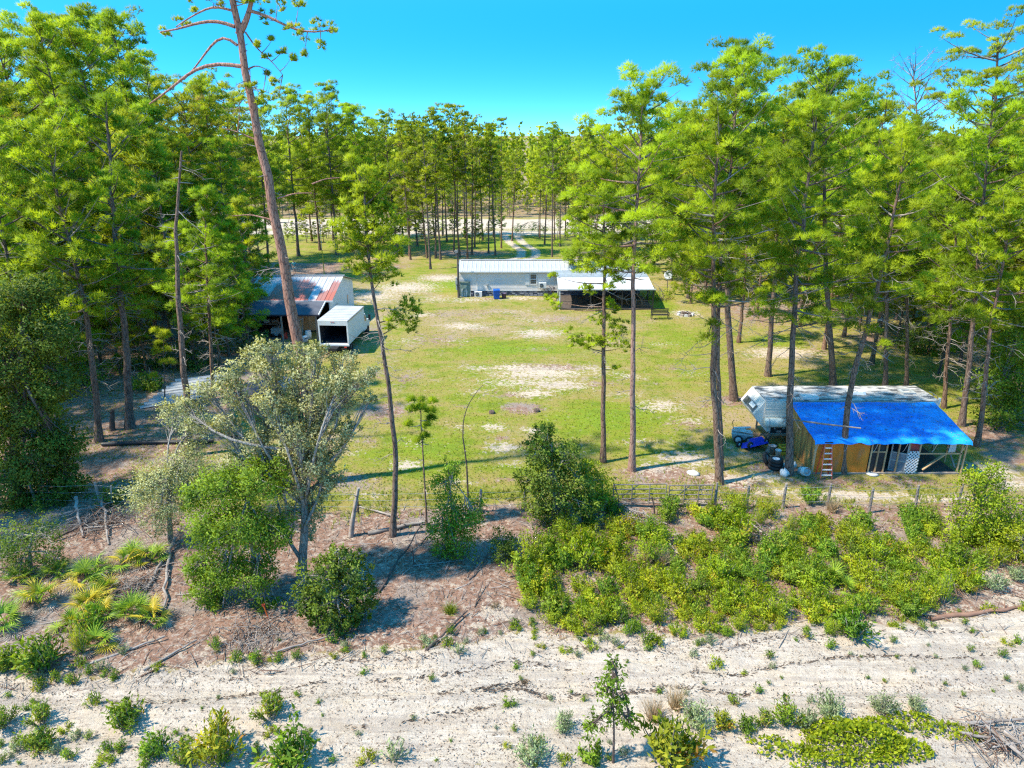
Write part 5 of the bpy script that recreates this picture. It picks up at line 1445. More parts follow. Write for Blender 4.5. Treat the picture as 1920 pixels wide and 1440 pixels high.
def wire_fence():
    pts = [(-60, 948), (70, 950), (190, 952), (300, 956), (420, 960), (540, 962), (900, 962), (985, 958), (1060, 955), (1128, 950), (1340, 948), (1400, 950), (1467, 952), (1550, 956), (1629, 962), (1715, 958), (1795, 950), (1870, 948), (1960, 945), (2050, 945)]
    root = None
    g0 = G(*pts[0])
    root = empty('wire_fence', (g0.x, g0.y, 0), 'sagging wire fence on grey wooden posts behind the scrub', 'fence')
    rs = random.Random(8)
    tops = []
    for i, q in enumerate(pts):
        w = G(*q); h = rs.uniform(1.15, 1.4); lx, ly = rs.uniform(-.08, .08), rs.uniform(-.08, .08)
        gq = Geo(); b = Vector((w.x - g0.x, w.y - g0.y, g1(w.x, w.y)))
        gq.tube([b + Vector((0, 0, -.2)), b + Vector((lx * .5, ly * .5, h * .5)), b + Vector((lx, ly, h))], [.075, .07, .062], 7)
        gq.build('post', M_GREYLUM, root); tops.append((b, h, lx, ly))
    for f in (.35, .65, .92):
        for lo, hi in ((0, 9), (10, len(tops) - 1)):
            L_ = []
            for i in range(lo, hi + 1):
                a = tops[i][0] + Vector((tops[i][2] * f, tops[i][3] * f - .07, tops[i][1] * f)); L_.append(a)
                if i < hi:
                    c = tops[i + 1][0] + Vector((tops[i + 1][2] * f, tops[i + 1][3] * f - .07, tops[i + 1][1] * f)); L_.append((a + c) / 2 + Vector((0, 0, -.07)))
            Geo().tube([tuple(v) for v in L_], .008, 3, 0, False).build('wire', M_STEEL, root)
wire_fence()
def far_fence():
    a = G(640, 447); root = empty('wire_fence', (a.x, a.y, 0), 'low post and wire fence along the distant dirt road', 'fence')
    pm = Geo().tube([(0, 0, -.1), (0, 0, 1.25)], .07, 6).mesh('post', M_GREYLUM)
    xs = [x for x in np.arange(-6, 56, 3.4) if not (29.2 < x < 36.5)]
    for x in xs: link('post', pm, root).location = (x, 0, 0)
    for x0, x1 in ((-6, 29), (37, 55)):
        for z in (.4, .75, 1.1): Geo().tube([(x0, -.08, z), (x1, -.08, z)], .012, 3, 0, False).build('wire', M_STEEL, root)
far_fence()
def drain_pipe():
    a, b = G(192, 836), G(400, 829)
    a.z = g1(a.x, a.y) + .13
    o = Geo()
    n = 40; P = np.linspace(np.zeros(3), np.array(b - a), n); P[:, 2] = .02 * np.sin(np.linspace(0, 6, n))
    o.tube(P, .12 + .01 * (np.arange(n) % 2), 10)
    ob = o.build('drain_pipe', M_PVC, None, 'long black drain pipe lying under the left-hand pines'.replace('left-hand ', 'tall '), 'pipe'); ob.location = a
drain_pipe()
def sheet_pile():
    rs = random.Random(21)
    shm = sheet_panel(.5, (0, 0), (3.7, 0), ribs=3, thick=.015, rib=.04).mesh('roofing_sheet', M_SHEET)
    labs = 'long grey corrugated roofing sheet in the pile under the pines'
    for k in range(9):
        px, py = 262 + k * 8.5, 764 - k * 5.5
        p = G(px, py)
        o = link('roofing_sheet', shm); o.location = (p.x, p.y, g1(p.x, p.y) + .05 + .035 * k); o.rotation_euler = (0, rs.uniform(-.04, .04), R(-62) + rs.uniform(-.12, .12))
        tag(o, labs, 'roofing sheet', 'roofing sheets in a pile')
    for k, (px, py, lab) in enumerate(((352, 722, 'dark plank lying beyond the pile of roofing sheets'), (366, 728, 'brown plank next to the dark plank beyond the sheets'))):
        p = G(px, py); o = Geo().box((0, 0, 0), (3.0, .22, .08)).build('old_plank', DARKW if k == 0 else M_GREYLUM, None, lab, 'plank'); o.location = (p.x, p.y, g1(p.x, p.y) + .06); o.rotation_euler = (0, 0, R(38))
    for px, py, lab, m_ in ((484, 735, 'slate blue covered mound behind the sand oaks', M_SHGL), (525, 727, 'dusty pink tub beside the covered mound', surf('pink_plastic', (.52, .34, .32), (.42, .28, .26)))):
        p = G(px, py); r_ = empty('covered_mound' if 'mound' in lab else 'pink_tub', (p.x, p.y, g1(p.x, p.y)), lab, 'mound' if 'mound' in lab else 'tub')
        if 'mound' in lab: Geo().lathe([(1.0, -.05), (.95, .2), (.7, .65), (.35, .8), (.001, .85)], (0, 0, 0), 14, 0, 'z', None, True, 1.3).build('cover', m_, r_); Geo().lathe([(.99, 0), (1.03, .02), (1.0, .06)], (0, 0, .05), 14, 0, 'z', None, True, 1.3).build('cord', M_POLE, r_)
        else: Geo().lathe([(.001, .03), (.5, .03), (.62, .45), (.66, .45), (.55, 0)], (0, 0, 0), 16).build('tub', m_, r_); Geo().tube([(.6, 0, .4), (.75, 0, .45), (.6, .15, .42)], .02, 5).build('handle', m_, r_)
sheet_pile()

# ------------------------------------------------------------------ a person on the far lawn
def person():
    p = G(553, 513)
    z0 = g1(p.x, p.y)
    root = empty('person', (p.x, p.y, z0), 'person in teal shirt and pale shorts standing beyond the workshop roof', 'person', rz=R(15))
    skin = surf('skin', (.50, .30, .21), (.46, .27, .19), rough=.55)
    teal = surf('teal_cloth', (.10, .36, .38), (.08, .30, .32), rough=.85)
    shor = surf('pale_blue_cloth', (.40, .56, .58), (.34, .48, .50), rough=.85)
    hair = surf('brown_hair', (.07, .045, .03), (.05, .03, .02), rough=.8)
    def skinned(name, verts, edges, mat, sub=2, rootv=0):
        me = bpy.data.meshes.new(name); me.from_pydata([v[:3] for v in verts], edges, []); me.materials.append(mat)
        o = link(name, me, root)
        o.modifiers.new('skin', 'SKIN'); sk = me.skin_vertices[0].data if me.skin_vertices else None
        if sk is None:
            return o
        for i, v in enumerate(verts): sk[i].radius = (v[3], v[4] if len(v) > 4 else v[3])
        sk[rootv].use_root = True
        o.modifiers.new('sub', 'SUBSURF').levels = sub; o.modifiers['sub'].render_levels = sub
        return o
    V, E = [], []
    def add(v, parent=None):
        V.append(v)
        if parent is not None: E.append((parent, len(V) - 1))
        return len(V) - 1
    pel = add((0, 0, .93, .15, .11)); ch = add((0, .01, 1.18, .14, .10), pel); up = add((0, .02, 1.40, .16, .10), ch); nk = add((0, .01, 1.50, .06), up)
    hd = add((0, -.01, 1.60, .085, .095), nk); tp = add((0, 0, 1.70, .075, .085), hd); add((0, -.10, 1.60, .018), hd)
    for s in (-1, 1):
        add((s * .085, 0, 1.61, .018, .025), hd)
        sh = add((s * .17, .02, 1.40, .065), up); el = add((s * .25, .03, 1.13, .045), sh); wr = add((s * .24, -.07, .92, .03), el); pa = add((s * .24, -.10, .85, .035, .02), wr)
        for k in range(4): f1 = add((s * (.215 + .018 * k), -.12 - .004 * k, .80, .009), pa); add((s * (.215 + .018 * k), -.12 + .01, .755 + .006 * abs(k - 1.5), .008), f1)
        add((s * .20, -.13, .83, .01), pa)
        hp = add((s * .095, 0, .86, .095), pel); kn = add((s * .105, -.01, .50, .06), hp); an = add((s * .11, .01, .10, .04), kn); add((s * .12, -.12, .045, .04, .03), an)
    skinned('body', V, E, skin)
    sv = [(0, 0, .93, .175, .13), (0, .01, 1.18, .165, .122), (0, .02, 1.38, .18, .12), (0, .01, 1.455, .085)]
    se = [(0, 1), (1, 2), (2, 3)]
    for s in (-1, 1):
        n = len(sv); sv += [(s * .18, .02, 1.385, .085), (s * .225, .028, 1.22, .066)]; se += [(2, n), (n, n + 1)]
    skinned('shirt', sv, se, teal)
    tv = [(0, 0, .94, .175, .14)]; te = []
    for s in (-1, 1):
        n = len(tv); tv += [(s * .098, 0, .84, .115), (s * .108, -.005, .56, .095)]; te += [(0, n), (n, n + 1)]
    skinned('shorts', tv, te, shor)
    g = Geo(); th = np.linspace(0, 1.5, 6); g.lathe(np.stack([.105 * np.cos(th - .15) + .001, .125 * np.sin(th)], -1), (0, .015, 1.63), 14); g.build('hair', hair, root)
    for s in (-1, 1):
        Geo().box((s * .118, -.06, .04), (.10, .28, .085), 0, None, (.8, .85)).build('shoe', M_BLACK, root)
        Geo().lathe([(.001, .0), (.012, .004), (.001, .008)], (s * .033, -.105, 1.625), 8, 0, 'y').build('eye', M_BLACK, root)
    Geo().box((0, -.104, 1.555), (.05, .01, .012)).build('mouth', M_RED, root)
person()
# ------------------------------------------------------------------ pines that stand out, each with its own trunk line
def hero(base, pts, label, name='pine_tree', dy=0.0, bark=None, leaf=None, puffs_px=(), limbs_px=(), **kw):
    b, P = pix_path(base, pts, dy)
    if kw['nbr'] > 36: kw['nbr'] = int(kw['nbr'] * 1.2); kw['W'] *= 1.12; kw['s0'] -= .06; kw['pr'] *= 1.06
    rr = random.Random(kw['seed'])
    kw['puffs'] = []
    for px, py, r in puffs_px:
        c = AY(px, py, b.y + rr.uniform(-.6, .6)); kw['puffs'].append((tuple(c - b), r / ppm(c)))
    kw['limbs'] = [([tuple(AY(x, y, b.y) - b) for x, y in L_], w) for L_, w in limbs_px]
    return pine_tree(name, b, P, label, None, bark, leaf, **kw)

# the big red leaning pine
hero((600, 905), [(585, 800), (555, 640), (530, 480), (490, 260), (457, 110), (432, 0), (425, -75)], 'tall leaning pine with thick red trunk and a thin open top', bark=BARKR, leaf=PINE_Y,
     r0=.41, s0=.93, W=2.6, nbr=10, det='near', seed=11, pr=.34, dead=8, gap=.0, top=.34, dome=.3, lift=.55, stubs=40,
     limbs_px=[([(455, 125), (425, 118), (375, 122), (350, 140), (310, 175), (280, 195)], .10), ([(445, 85), (420, 62), (395, 85), (370, 122), (345, 150)], .07), ([(440, 50), (410, 38), (370, 42), (335, 55), (300, 60)], .09), ([(436, 20), (400, 10), (360, 30), (330, 50)], .06), ([(447, 66), (462, 40), (470, 10), (478, -30)], .16), ([(468, 20), (505, 30), (545, 55), (590, 62), (625, 55)], .08), ([(460, 60), (480, 90), (510, 115), (530, 140)], .04), ([(455, 135), (480, 122), (500, 130)], .05),
               ([(520, 372), (555, 362), (585, 362)], .05), ([(585, 345), (610, 335), (640, 333)], .04), ([(508, 412), (470, 402), (435, 405)], .05), ([(480, 262), (440, 245), (415, 240)], .04)],
     puffs_px=[(520, 5, 22), (560, 10, 20), (500, 35, 16), (600, 50, 20), (625, 58, 12), (570, 70, 16), (545, 50, 14), (600, 85, 12), (530, 95, 12), (510, 75, 9), (545, 110, 10), (500, 110, 8), (480, 85, 8), (470, -15, 26), (440, -20, 26), (400, 5, 16), (340, 48, 14), (310, 62, 12), (360, 15, 14), (500, 140, 7), (470, 160, 10), (515, 155, 9), (570, 100, 7), (450, 190, 9), (490, 185, 14), (520, 185, 16)])
# crooked pine over the left of the lawn
hero((735, 1004), [(745, 870), (738, 790), (728, 720), (712, 620), (700, 550), (688, 480), (682, 400), (684, 330)], 'crooked pine with a kinked dark trunk standing before the lawn',
     r0=.17, s0=.72, W=1.75, nbr=14, det='near', puffs_px=[(690, 340, 40), (680, 380, 44), (705, 405, 42), (665, 420, 38), (720, 440, 34), (695, 460, 40), (660, 470, 34), (720, 515, 32), (755, 600, 34), (765, 582, 28), (740, 420, 30), (650, 440, 28), (690, 520, 24), (650, 500, 20), (740, 480, 22), (700, 370, 26), (735, 610, 16)], seed=12, ragged=11, pr=0.51, dead=22, top=.25, gap=.1)
hero((800, 985), [(796, 900), (791, 830), (788, 750)], 'thin young pine sapling with a small drooping tuft on top',
     r0=.06, s0=.62, W=.75, nbr=11, det='near', seed=13, pr=0.34, dead=4, top=.4, lift=.2)
hero((878, 935), [(874, 860), (865, 800), (872, 770), (885, 740), (906, 722)], 'bare dead sapling bent over at its tip', 'dead_sapling', bark=DARKW,
     r0=.06, s0=.9, W=.3, nbr=0, det='near', seed=14, dead=6, bare_top=True, top=.25)
hero((1131, 865), [(1132, 760), (1131, 640), (1134, 520), (1133, 400), (1126, 310)], 'slim straight pine with sparse low tufts before the porch',
     r0=.19, s0=.66, W=2.0, nbr=30, det='near', puffs_px=[(1040, 518, 13), (1105, 495, 26), (1135, 490, 22), (1165, 500, 20), (1030, 560, 14), (1045, 575, 14), (1100, 545, 18), (1150, 575, 20), (1125, 600, 20), (1080, 640, 18), (1100, 650, 16), (1140, 640, 22), (1160, 615, 20), (1170, 650, 14), (1155, 690, 8), (1110, 640, 18), (1070, 625, 12)], seed=15, ragged=15, pr=0.44, dead=14, gap=.28, dome=.35, top=.2, lift=.7)
hero((1185, 882), [(1187, 760), (1187, 600), (1190, 450), (1198, 300), (1207, 165)], 'tall straight red barked pine before the white awning', bark=BARKR,
     r0=.21, s0=.60, W=2.9, nbr=52, det='near', seed=16, pr=0.59, dead=16, top=.22)
hero((1350, 905), [(1346, 830), (1338, 700), (1337, 560), (1338, 430), (1345, 300), (1352, 215)], 'dark pine nearest the fence with its trunk bowed at the foot',
     r0=.23, s0=.56, W=2.9, nbr=54, det='near', seed=17, pr=0.59, dead=24, top=.22)
hero((1352, 880), [(1349, 760), (1344, 640), (1346, 520), (1360, 400), (1380, 250), (1382, 110)], 'pine standing close beside the bowed trunk',
     r0=.18, s0=.62, W=2.5, nbr=44, det='near', seed=18, pr=0.56, dead=20, top=.2)
hero((1377, 751), [(1368, 660), (1364, 570), (1362, 450), (1372, 300), (1382, 100)], 'stout pine on a mound of straw behind the bowed trunk',
     r0=.30, s0=.52, W=3.6, nbr=60, seed=19, pr=0.67, dead=26, top=.18)
hero((1480, 890), [(1480, 800), (1484, 690), (1490, 570), (1500, 440), (1520, 300), (1535, 190)], 'pine standing right before the camper nose',
     r0=.24, s0=.50, W=2.8, nbr=50, det='near', seed=20, pr=0.56, dead=30, top=.2)
hero((1581, 886), [(1583, 820), (1590, 740), (1612, 650), (1642, 560), (1668, 450), (1690, 330), (1700, 260)], 'leaning pine crossing in front of the blue tarpaulin',
     r0=.22, s0=.52, W=2.5, nbr=46, det='near', seed=21, pr=0.56, dead=30, top=.2)
hero((1440, 706), [(1445, 620), (1452, 520), (1462, 380), (1470, 210)], 'straight pine rising from the edge of the oval sand patch',
     r0=.25, s0=.5, W=3.2, nbr=50, seed=22, pr=0.67, dead=26, top=.2)
hero((1563, 724), [(1555, 620), (1548, 500), (1545, 350), (1552, 125)], 'dark tall pine just behind the camper roof',
     r0=.27, s0=.52, W=3.5, nbr=56, seed=23, pr=0.68, dead=26, top=.18)
hero((1803, 800), [(1815, 700), (1828, 560), (1840, 430), (1850, 300), (1862, 175)], 'curved pale trunked pine past the far end of the tarpaulin',
     r0=.22, s0=.5, W=3.0, nbr=50, seed=24, pr=0.61, dead=34, top=.2)
hero((355, 852), [(350, 760), (343, 690), (334, 560), (330, 440), (336, 330), (340, 283)], 'broken topped dead pine spire with pale bare wood', 'dead_pine', bark=BARK,
     r0=.26, s0=.95, W=2.2, nbr=0, det='near', seed=25, dead=16, bare_top=True, top=.22, stubs=14)
hero((243, 802), [(240, 720), (234, 620), (222, 500), (205, 330), (200, 190)], 'ivy hung pine trunk beside the roofing sheet pile', leaf=PINE,
     r0=.30, s0=.45, W=2.9, nbr=50, seed=26, pr=0.61, dead=36, top=.2)
hero((185, 826), [(182, 760), (177, 700), (160, 560), (120, 420), (85, 250)], 'pine leaning outward at the end of the black drain pipe', leaf=PINE,
     r0=.25, s0=.5, W=2.9, nbr=50, seed=27, pr=0.61, dead=40, top=.2)
hero((400, 742), [(396, 660), (392, 600), (388, 520), (385, 440), (384, 365)], 'short bright pine with a grey dead skirt beside the workshop',
     r0=.17, s0=.42, W=2.1, nbr=44, seed=28, pr=0.56, dead=34, top=.2)
hero((309, 760), [(309, 720), (307, 680), (306, 628)], 'small yellow green pine sapling beside the roofing sheets', leaf=PINE_Y,
     r0=.06, s0=.3, W=.9, nbr=14, seed=29, pr=0.37, dead=3)
# umbrella-topped and dead pines on the right skyline
hero((1862, 640), [(1858, 480), (1850, 330), (1868, 200), (1872, 70)], 'old flat topped pine with layered crown on the skyline', leaf=PINE_Y,
     r0=.34, s0=.60, W=6.0, nbr=40, seed=30, pr=0.76, dead=12, gap=.1, lift=.45, flatz=.42, prof=([0, .5, .8, 1], [.6, .8, .75, .35]), top=.25)
hero((1742, 560), [(1735, 430), (1725, 300), (1718, 200), (1712, 120)], 'bare brown dead pine standing against the sky', 'dead_pine', leaf=BROWNN,
     r0=.27, s0=.42, W=4.2, nbr=60, bare=True, bare_top=True, seed=31, pr=0.51, dead=30, gap=.0, dome=.25, lift=.8, top=.15)
hero((1385, 642), [(1390, 600), (1396, 540), (1400, 470), (1402, 380)], 'short slanting pine behind the stout straw mound pine',
     r0=.2, s0=.45, W=2.2, nbr=34, seed=32, pr=0.59, dead=24, top=.2)
hero((1700, 724), [(1701, 660), (1700, 560), (1702, 430), (1706, 300)], 'straight slim pine above the roof hatch of the camper',
     r0=.17, s0=.42, W=2.7, nbr=44, seed=33, pr=0.63, dead=26, top=.2)
hero((1660, 724), [(1661, 640), (1664, 540), (1668, 420), (1660, 290)], 'straight dark pine behind the middle of the camper',
     r0=.2, s0=.45, W=2.7, nbr=44, seed=34, pr=0.63, dead=26, top=.2)
hero((1770, 765), [(1774, 690), (1782, 600), (1790, 480), (1795, 350)], 'pine behind the far corner of the tarpaulin shelter',
     r0=.18, s0=.45, W=2.6, nbr=44, seed=35, pr=0.61, dead=30, top=.2)
hero((1832, 836), [(1838, 800), (1846, 740), (1852, 640), (1880, 500), (1900, 380)], 'slanting pine beside the sandy track past the shelter',
     r0=.19, s0=.55, W=2.6, nbr=40, seed=36, pr=0.56, dead=30, top=.2)

# ------------------------------------------------------------------ pines of the surrounding woods: seven kinds, copied
def kind(h, seed, leaf=None, **kw):
    tr, cr = pine_parts(straight(h, .02, seed), seed=seed, **kw)
    return (h, tr.mesh('trunk', [BARK, DEADW]), cr.mesh('crown', leaf or PINE))
FULL = [kind(20, 101, r0=.20, s0=.22, W=3.5, nbr=78, pr=0.73, dead=24, gap=.08),
        kind(20, 102, PINE, r0=.22, s0=.30, W=3.6, nbr=70, pr=0.73, dead=24, gap=.15, dome=.4),
        kind(18, 103, r0=.19, s0=.14, W=3.4, nbr=84, pr=0.71, dead=20, gap=.08, dome=.7),
        kind(20, 104, PINE_Y, r0=.21, s0=.36, W=3.5, nbr=64, pr=0.73, dead=30, gap=.18, dome=.35)]
YOUNG = [kind(9, 111, r0=.13, s0=.16, W=2.0, nbr=46, pr=0.59, dead=12, dome=.8),
         kind(9, 112, PINE_Y, r0=.12, s0=.22, W=1.9, nbr=42, pr=0.56, dead=18, dome=.7)]
SLIM = [kind(20, 121, PINE_Y, det='far', r0=.16, s0=.52, W=2.1, nbr=40, pr=0.67, dead=26, gap=.12),
        kind(20, 122, det='far', r0=.16, s0=.46, W=2.4, nbr=44, pr=0.71, dead=22, gap=.12),
        kind(19, 123, PINE_D, det='far', r0=.17, s0=.42, W=2.6, nbr=44, pr=0.73, dead=24, gap=.15, dome=.4)]
LOWK = [kind(15, 131, PINE_Y, det='far', r0=.2, s0=.06, W=3.6, nbr=46, pr=0.90, dead=0, gap=.05, dome=.6),
        kind(15, 132, det='far', r0=.2, s0=.10, W=3.4, nbr=44, pr=0.90, dead=0, gap=.05, dome=.5)]
rt = random.Random(77)
def stand(kinds, x, y, h, label, group, name='pine_tree', k=None):
    kk = kinds[rt.randrange(len(kinds)) if k is None else k]
    s = h / kk[0]
    root = empty(name, (x, y, g1(x, y)), label, 'tree', group, rt.uniform(0, 6.28))
    w = rt.uniform(.88, 1.15)
    root.scale = (s * w, s * w, s)
    root.rotation_euler = (rt.uniform(-.04, .04), rt.uniform(-.04, .04), root.rotation_euler[2])
    link('trunk', kk[1], root); link('crown', kk[2], root)
    return root
PLACE = {'B': ((610, 'behind the yellow pole'), (670, 'close behind the far pole lawn'), (725, 'above the crooked pine'), (9999, 'nearest the open slender stand')),
         'W': ((0, 'past the big dark oak'), (120, 'above the big dark oak'), (215, 'behind the outward leaning pine'), (300, 'behind the ivy hung trunk'), (400, 'behind the broken topped spire'), (480, 'behind the short bright pine'), (9999, 'behind the workshop roof')),
         'S': ((790, 'between workshop and utility pole'), (835, 'just behind the utility pole'), (880, 'behind the blue wheeled bin'), (960, 'behind the house window'), (1055, 'beside the sandy driveway'), (9999, 'behind the porch roof')),
         'R': ((1260, 'around the satellite dish'), (1345, 'behind the bowed trunk pine'), (1430, 'behind the stout pine on straw'), (1510, 'behind the camper nose'), (1600, 'behind the leaning pine by the tarpaulin'), (1690, 'behind the camper roof'), (1790, 'below the bare brown dead pine'), (1880, 'below the flat topped pine'), (9999, 'in the last woods past the shelter'))}
def stand_px(kinds, px, py, top, label, group, k=None):
    for a, w in PLACE.get(label[:1], ()):
        if px < a: label = label[2:] + ' ' + w; break
    p = G(px, py); h = AY(px, top, p.y).z
    return stand(kinds, p.x, p.y, h, label, group, k=k)

LW = 'W tall bright green pine'
for px, py, top in [(-60, 740, -10), (35, 700, 150), (75, 640, 75), (130, 610, 70), (10, 600, 100), (205, 630, 30), (265, 620, 60), (310, 600, 30), (150, 560, 55), (55, 545, 110), (335, 560, 110), (385, 575, 185), (430, 560, 150), (468, 530, 165), (250, 545, 20), (100, 505, 60), (350, 505, 150), (420, 500, 175), (505, 520, 190), (-20, 560, 60), (180, 510, 50), (290, 515, 60), (-80, 600, 90), (20, 510, 140), (470, 490, 190)]:
    stand_px(FULL, px, py, top, LW, 'pines of the woods around the workshop')
for px, py, top in [(100, 620, 180), (230, 600, 160), (180, 590, 130), (30, 620, 210), (320, 600, 190), (370, 600, 260), (280, 640, 260), (440, 590, 260), (-30, 680, 160), (400, 530, 215)]:
    stand_px(FULL, px, py, top, LW, 'pines of the woods around the workshop', k=rt.choice((0, 2)))
LY = 'W low bushy young pine'
for px, py, top in [(60, 700, 430), (120, 690, 470), (15, 690, 420), (250, 660, 380), (300, 650, 230), (345, 660, 260), (450, 640, 420), (480, 620, 380), (170, 640, 350), (415, 690, 480), (90, 650, 330), (210, 590, 330), (500, 585, 400), (30, 640, 300), (280, 580, 300), (135, 740, 520), (70, 760, 520), (225, 700, 470), (190, 690, 440), (275, 700, 480), (320, 640, 440), (365, 690, 430), (430, 670, 440), (10, 750, 480), (470, 660, 470), (100, 720, 500), (150, 600, 300), (50, 600, 330)]:
    stand_px(YOUNG, px, py, top, LY, 'young pines beside the workshop')
LB = 'B pine between house and workshop woods'
for px, py, top in [(560, 480, 170), (600, 470, 180), (632, 478, 165), (660, 466, 195), (690, 470, 200), (720, 458, 225), (585, 452, 210), (640, 450, 215), (745, 470, 215), (768, 480, 235)]:
    stand_px(FULL[:2] + SLIM[2:], px, py, top, LB, 'pines between house and workshop woods')
LS = 'S slender bare stemmed pine'
for px, py, top in [(801, 484, 225), (807, 504, 240), (817, 484, 210), (826, 487, 215), (838, 453, 235), (851, 475, 205), (862, 481, 200), (877, 485, 215), (885, 478, 228), (890, 464, 240), (916, 475, 235), (929, 479, 240), (940, 465, 225), (770, 487, 230), (783, 462, 225), (735, 454, 235), (905, 450, 238), (960, 452, 262), (872, 446, 232), (815, 446, 230), (795, 444, 236), (1035, 482, 235), (1021, 459, 245), (1050, 462, 250), (1040, 456, 255), (1075, 464, 240), (1110, 470, 232), (1115, 473, 238), (1146, 476, 225), (1092, 448, 245), (1130, 452, 240), (1165, 460, 232), (1012, 447, 260), (1180, 470, 215), (700, 450, 225), (660, 446, 230), (625, 450, 222), (830, 442, 238), (858, 442, 236), (925, 444, 244), (1060, 444, 252), (1105, 446, 246), (1150, 448, 238), (755, 446, 236)]:
    stand_px(SLIM, px, py, top, LS, 'slender pines behind the mobile home')
LR = 'R full crowned bright pine'
for px, py, top in [(1225, 505, 205), (1258, 525, 210), (1290, 560, 225), (1322, 545, 205), (1410, 560, 190), (1455, 545, 200), (1500, 600, 150), (1545, 655, 175), (1582, 633, 205), (1603, 560, 190), (1634, 684, 230), (1650, 600, 240), (1700, 570, 270), (1765, 640, 240), (1805, 600, 210), (1850, 560, 170), (1905, 600, 120), (1880, 690, 230), (1930, 720, 200), (1960, 620, 150), (1760, 560, 250), (1820, 540, 200), (1350, 520, 215), (1400, 515, 205), (1470, 515, 215), (1530, 520, 195), (1580, 515, 215), (1640, 520, 240), (1870, 520, 190), (1925, 540, 160), (1990, 700, 180), (1275, 500, 215), (1310, 497, 222), (1240, 480, 222), (1420, 530, 260), (1510, 540, 240), (1560, 570, 260), (1620, 590, 280), (1680, 600, 300), (1740, 620, 300), (1800, 640, 290), (1860, 640, 250), (1370, 530, 250), (1330, 515, 235), (1480, 530, 250)]:
    stand_px(FULL, px, py, top, LR, 'pines of the woods beyond the camper')
LQ = 'R lower bushy young pine'
for px, py, top in [(1295, 570, 400), (1420, 590, 380), (1500, 610, 420), (1610, 620, 420), (1680, 640, 430), (1740, 660, 440), (1800, 680, 430), (1870, 700, 430), (1350, 560, 380), (1560, 580, 400), (1910, 760, 470), (1085, 552, 400), (1390, 540, 360), (1460, 560, 380), (1520, 560, 390), (1590, 590, 380), (1650, 620, 400), (1710, 610, 380), (1770, 600, 380), (1830, 640, 380), (1900, 640, 380), (1300, 530, 360), (1440, 520, 350), (1860, 760, 520), (1760, 700, 500), (1180, 500, 390)]:
    stand_px(YOUNG, px, py, top, LQ, 'young pines beyond the camper')
# pines past the picture's edges, part of the same woods, whose shade reaches in
for x, y, h in [(-31, 27, 17), (-33, 33, 18), (-36, 24, 18), (-34, 40, 20), (-28, 38, 18), (37, 44, 19), (33, 36, 17), (38, 30, 18)]:
    stand(FULL, x, y, h, 'pine at the very edge of the cut-over strip', 'pines along the cut-over edge')
for i in range(58):
    px = 540 + 740 * ((i * .618034) % 1)
    if 950 < px < 1040: continue
    p = G(px, 438 + rt.uniform(0, 20)); stand(YOUNG, p.x, p.y, rt.uniform(2.2, 6.0), 'small bushy pine by the low fence along the dirt road', 'small pines along the near road edge')
# the far woods across the dirt road
LF = 'small distant pine in the woods across the dirt road'
for i in range(72):
    y = ROAD_FAR + 3 + (i % 3) * 7 + rt.uniform(0, 6); x = -74 + 190 * ((i * .618034) % 1) + rt.uniform(-2, 2)
    if abs(x - 4) < 2.2: continue
    stand(LOWK if i % 3 else SLIM, x, y, rt.uniform(10.5, 15.5), LF, 'distant pines across the dirt road')
for i in range(60):
    x = -70 + 186 * ((i * .618034) % 1); stand(LOWK, x, ROAD_FAR + rt.uniform(1, 9), rt.uniform(4, 8), 'low bushy young pine at the far edge of the dirt road', 'low pines along the far road edge')
def far_woods():
    """The wood beyond, one mass of crowns on a few hundred stems."""
    rng = np.random.default_rng(5); g = Geo()
    for n, x0, x1, y0, y1, k, lf in ((620, -100, 140, ROAD_FAR + 14, ROAD_FAR + 75, 90, 1.0), (1500, -330, 370, ROAD_FAR + 70, 400, 26, 2.0), (700, -420, 460, 400, 520, 26, 2.4)):
        X = rng.uniform(x0, x1, n); Y = rng.uniform(y0, y1, n); Hh = rng.uniform(10.5, 17.5, n) + (rng.uniform(0, 8, n) if y0 >= 400 else 0)
        f = rng.uniform(.04, 1, n * k) ** .8
        c = np.stack([np.repeat(X, k), np.repeat(Y, k), np.repeat(Hh, k) * f], -1)
        c[:, :2] += rng.normal(0, 1, (n * k, 2)) * (1.5 * (1.1 - f))[:, None]
        add_leaves(g, c, unit(n * k, rng) + np.array([0, 0, .4]), lf, .35, np.clip(np.repeat(rng.uniform(0, 1, n), k) + rng.normal(0, .12, n * k), 0, .9), rng, 0, 0, norm(unit(n * k, rng) + np.array([0, -.3, .9])))
    g.build('far_woods', PINE_Y, None, 'dense green woods fading beyond the dirt road', 'woods', None, 'stuff')
far_woods()

# ------------------------------------------------------------------ broad-leaved trees
def lobes_px(Y, items):
    """Crown lobes from where they show: (px, py, radius in px, clusters, shift in depth)."""
    out = []
    for px, py, r, n, dy in items:
        c = AY(px, py, Y + dy); out.append((c, r / ppm(c), n))
    return out
def broad(name, base, trunk, lobes, label, mat, seed, r0, bark=None, cat='tree', **kw):
    b = G(*base); b.z = g1(b.x, b.y)
    P = [Vector((0, 0, 0))] + [AY(px, py, b.y + dy) - b for px, py, dy in trunk]
    lb = [(c - b, r, n) for c, r, n in lobes_px(b.y, lobes)]
    tr, cr = lobe_tree([tuple(v) for v in P], r0, lb, seed, **kw)
    root = empty(name, b, label, cat)
    tr.build('trunk', bark or BARKG, root); cr.build('crown', mat, root)
    return root
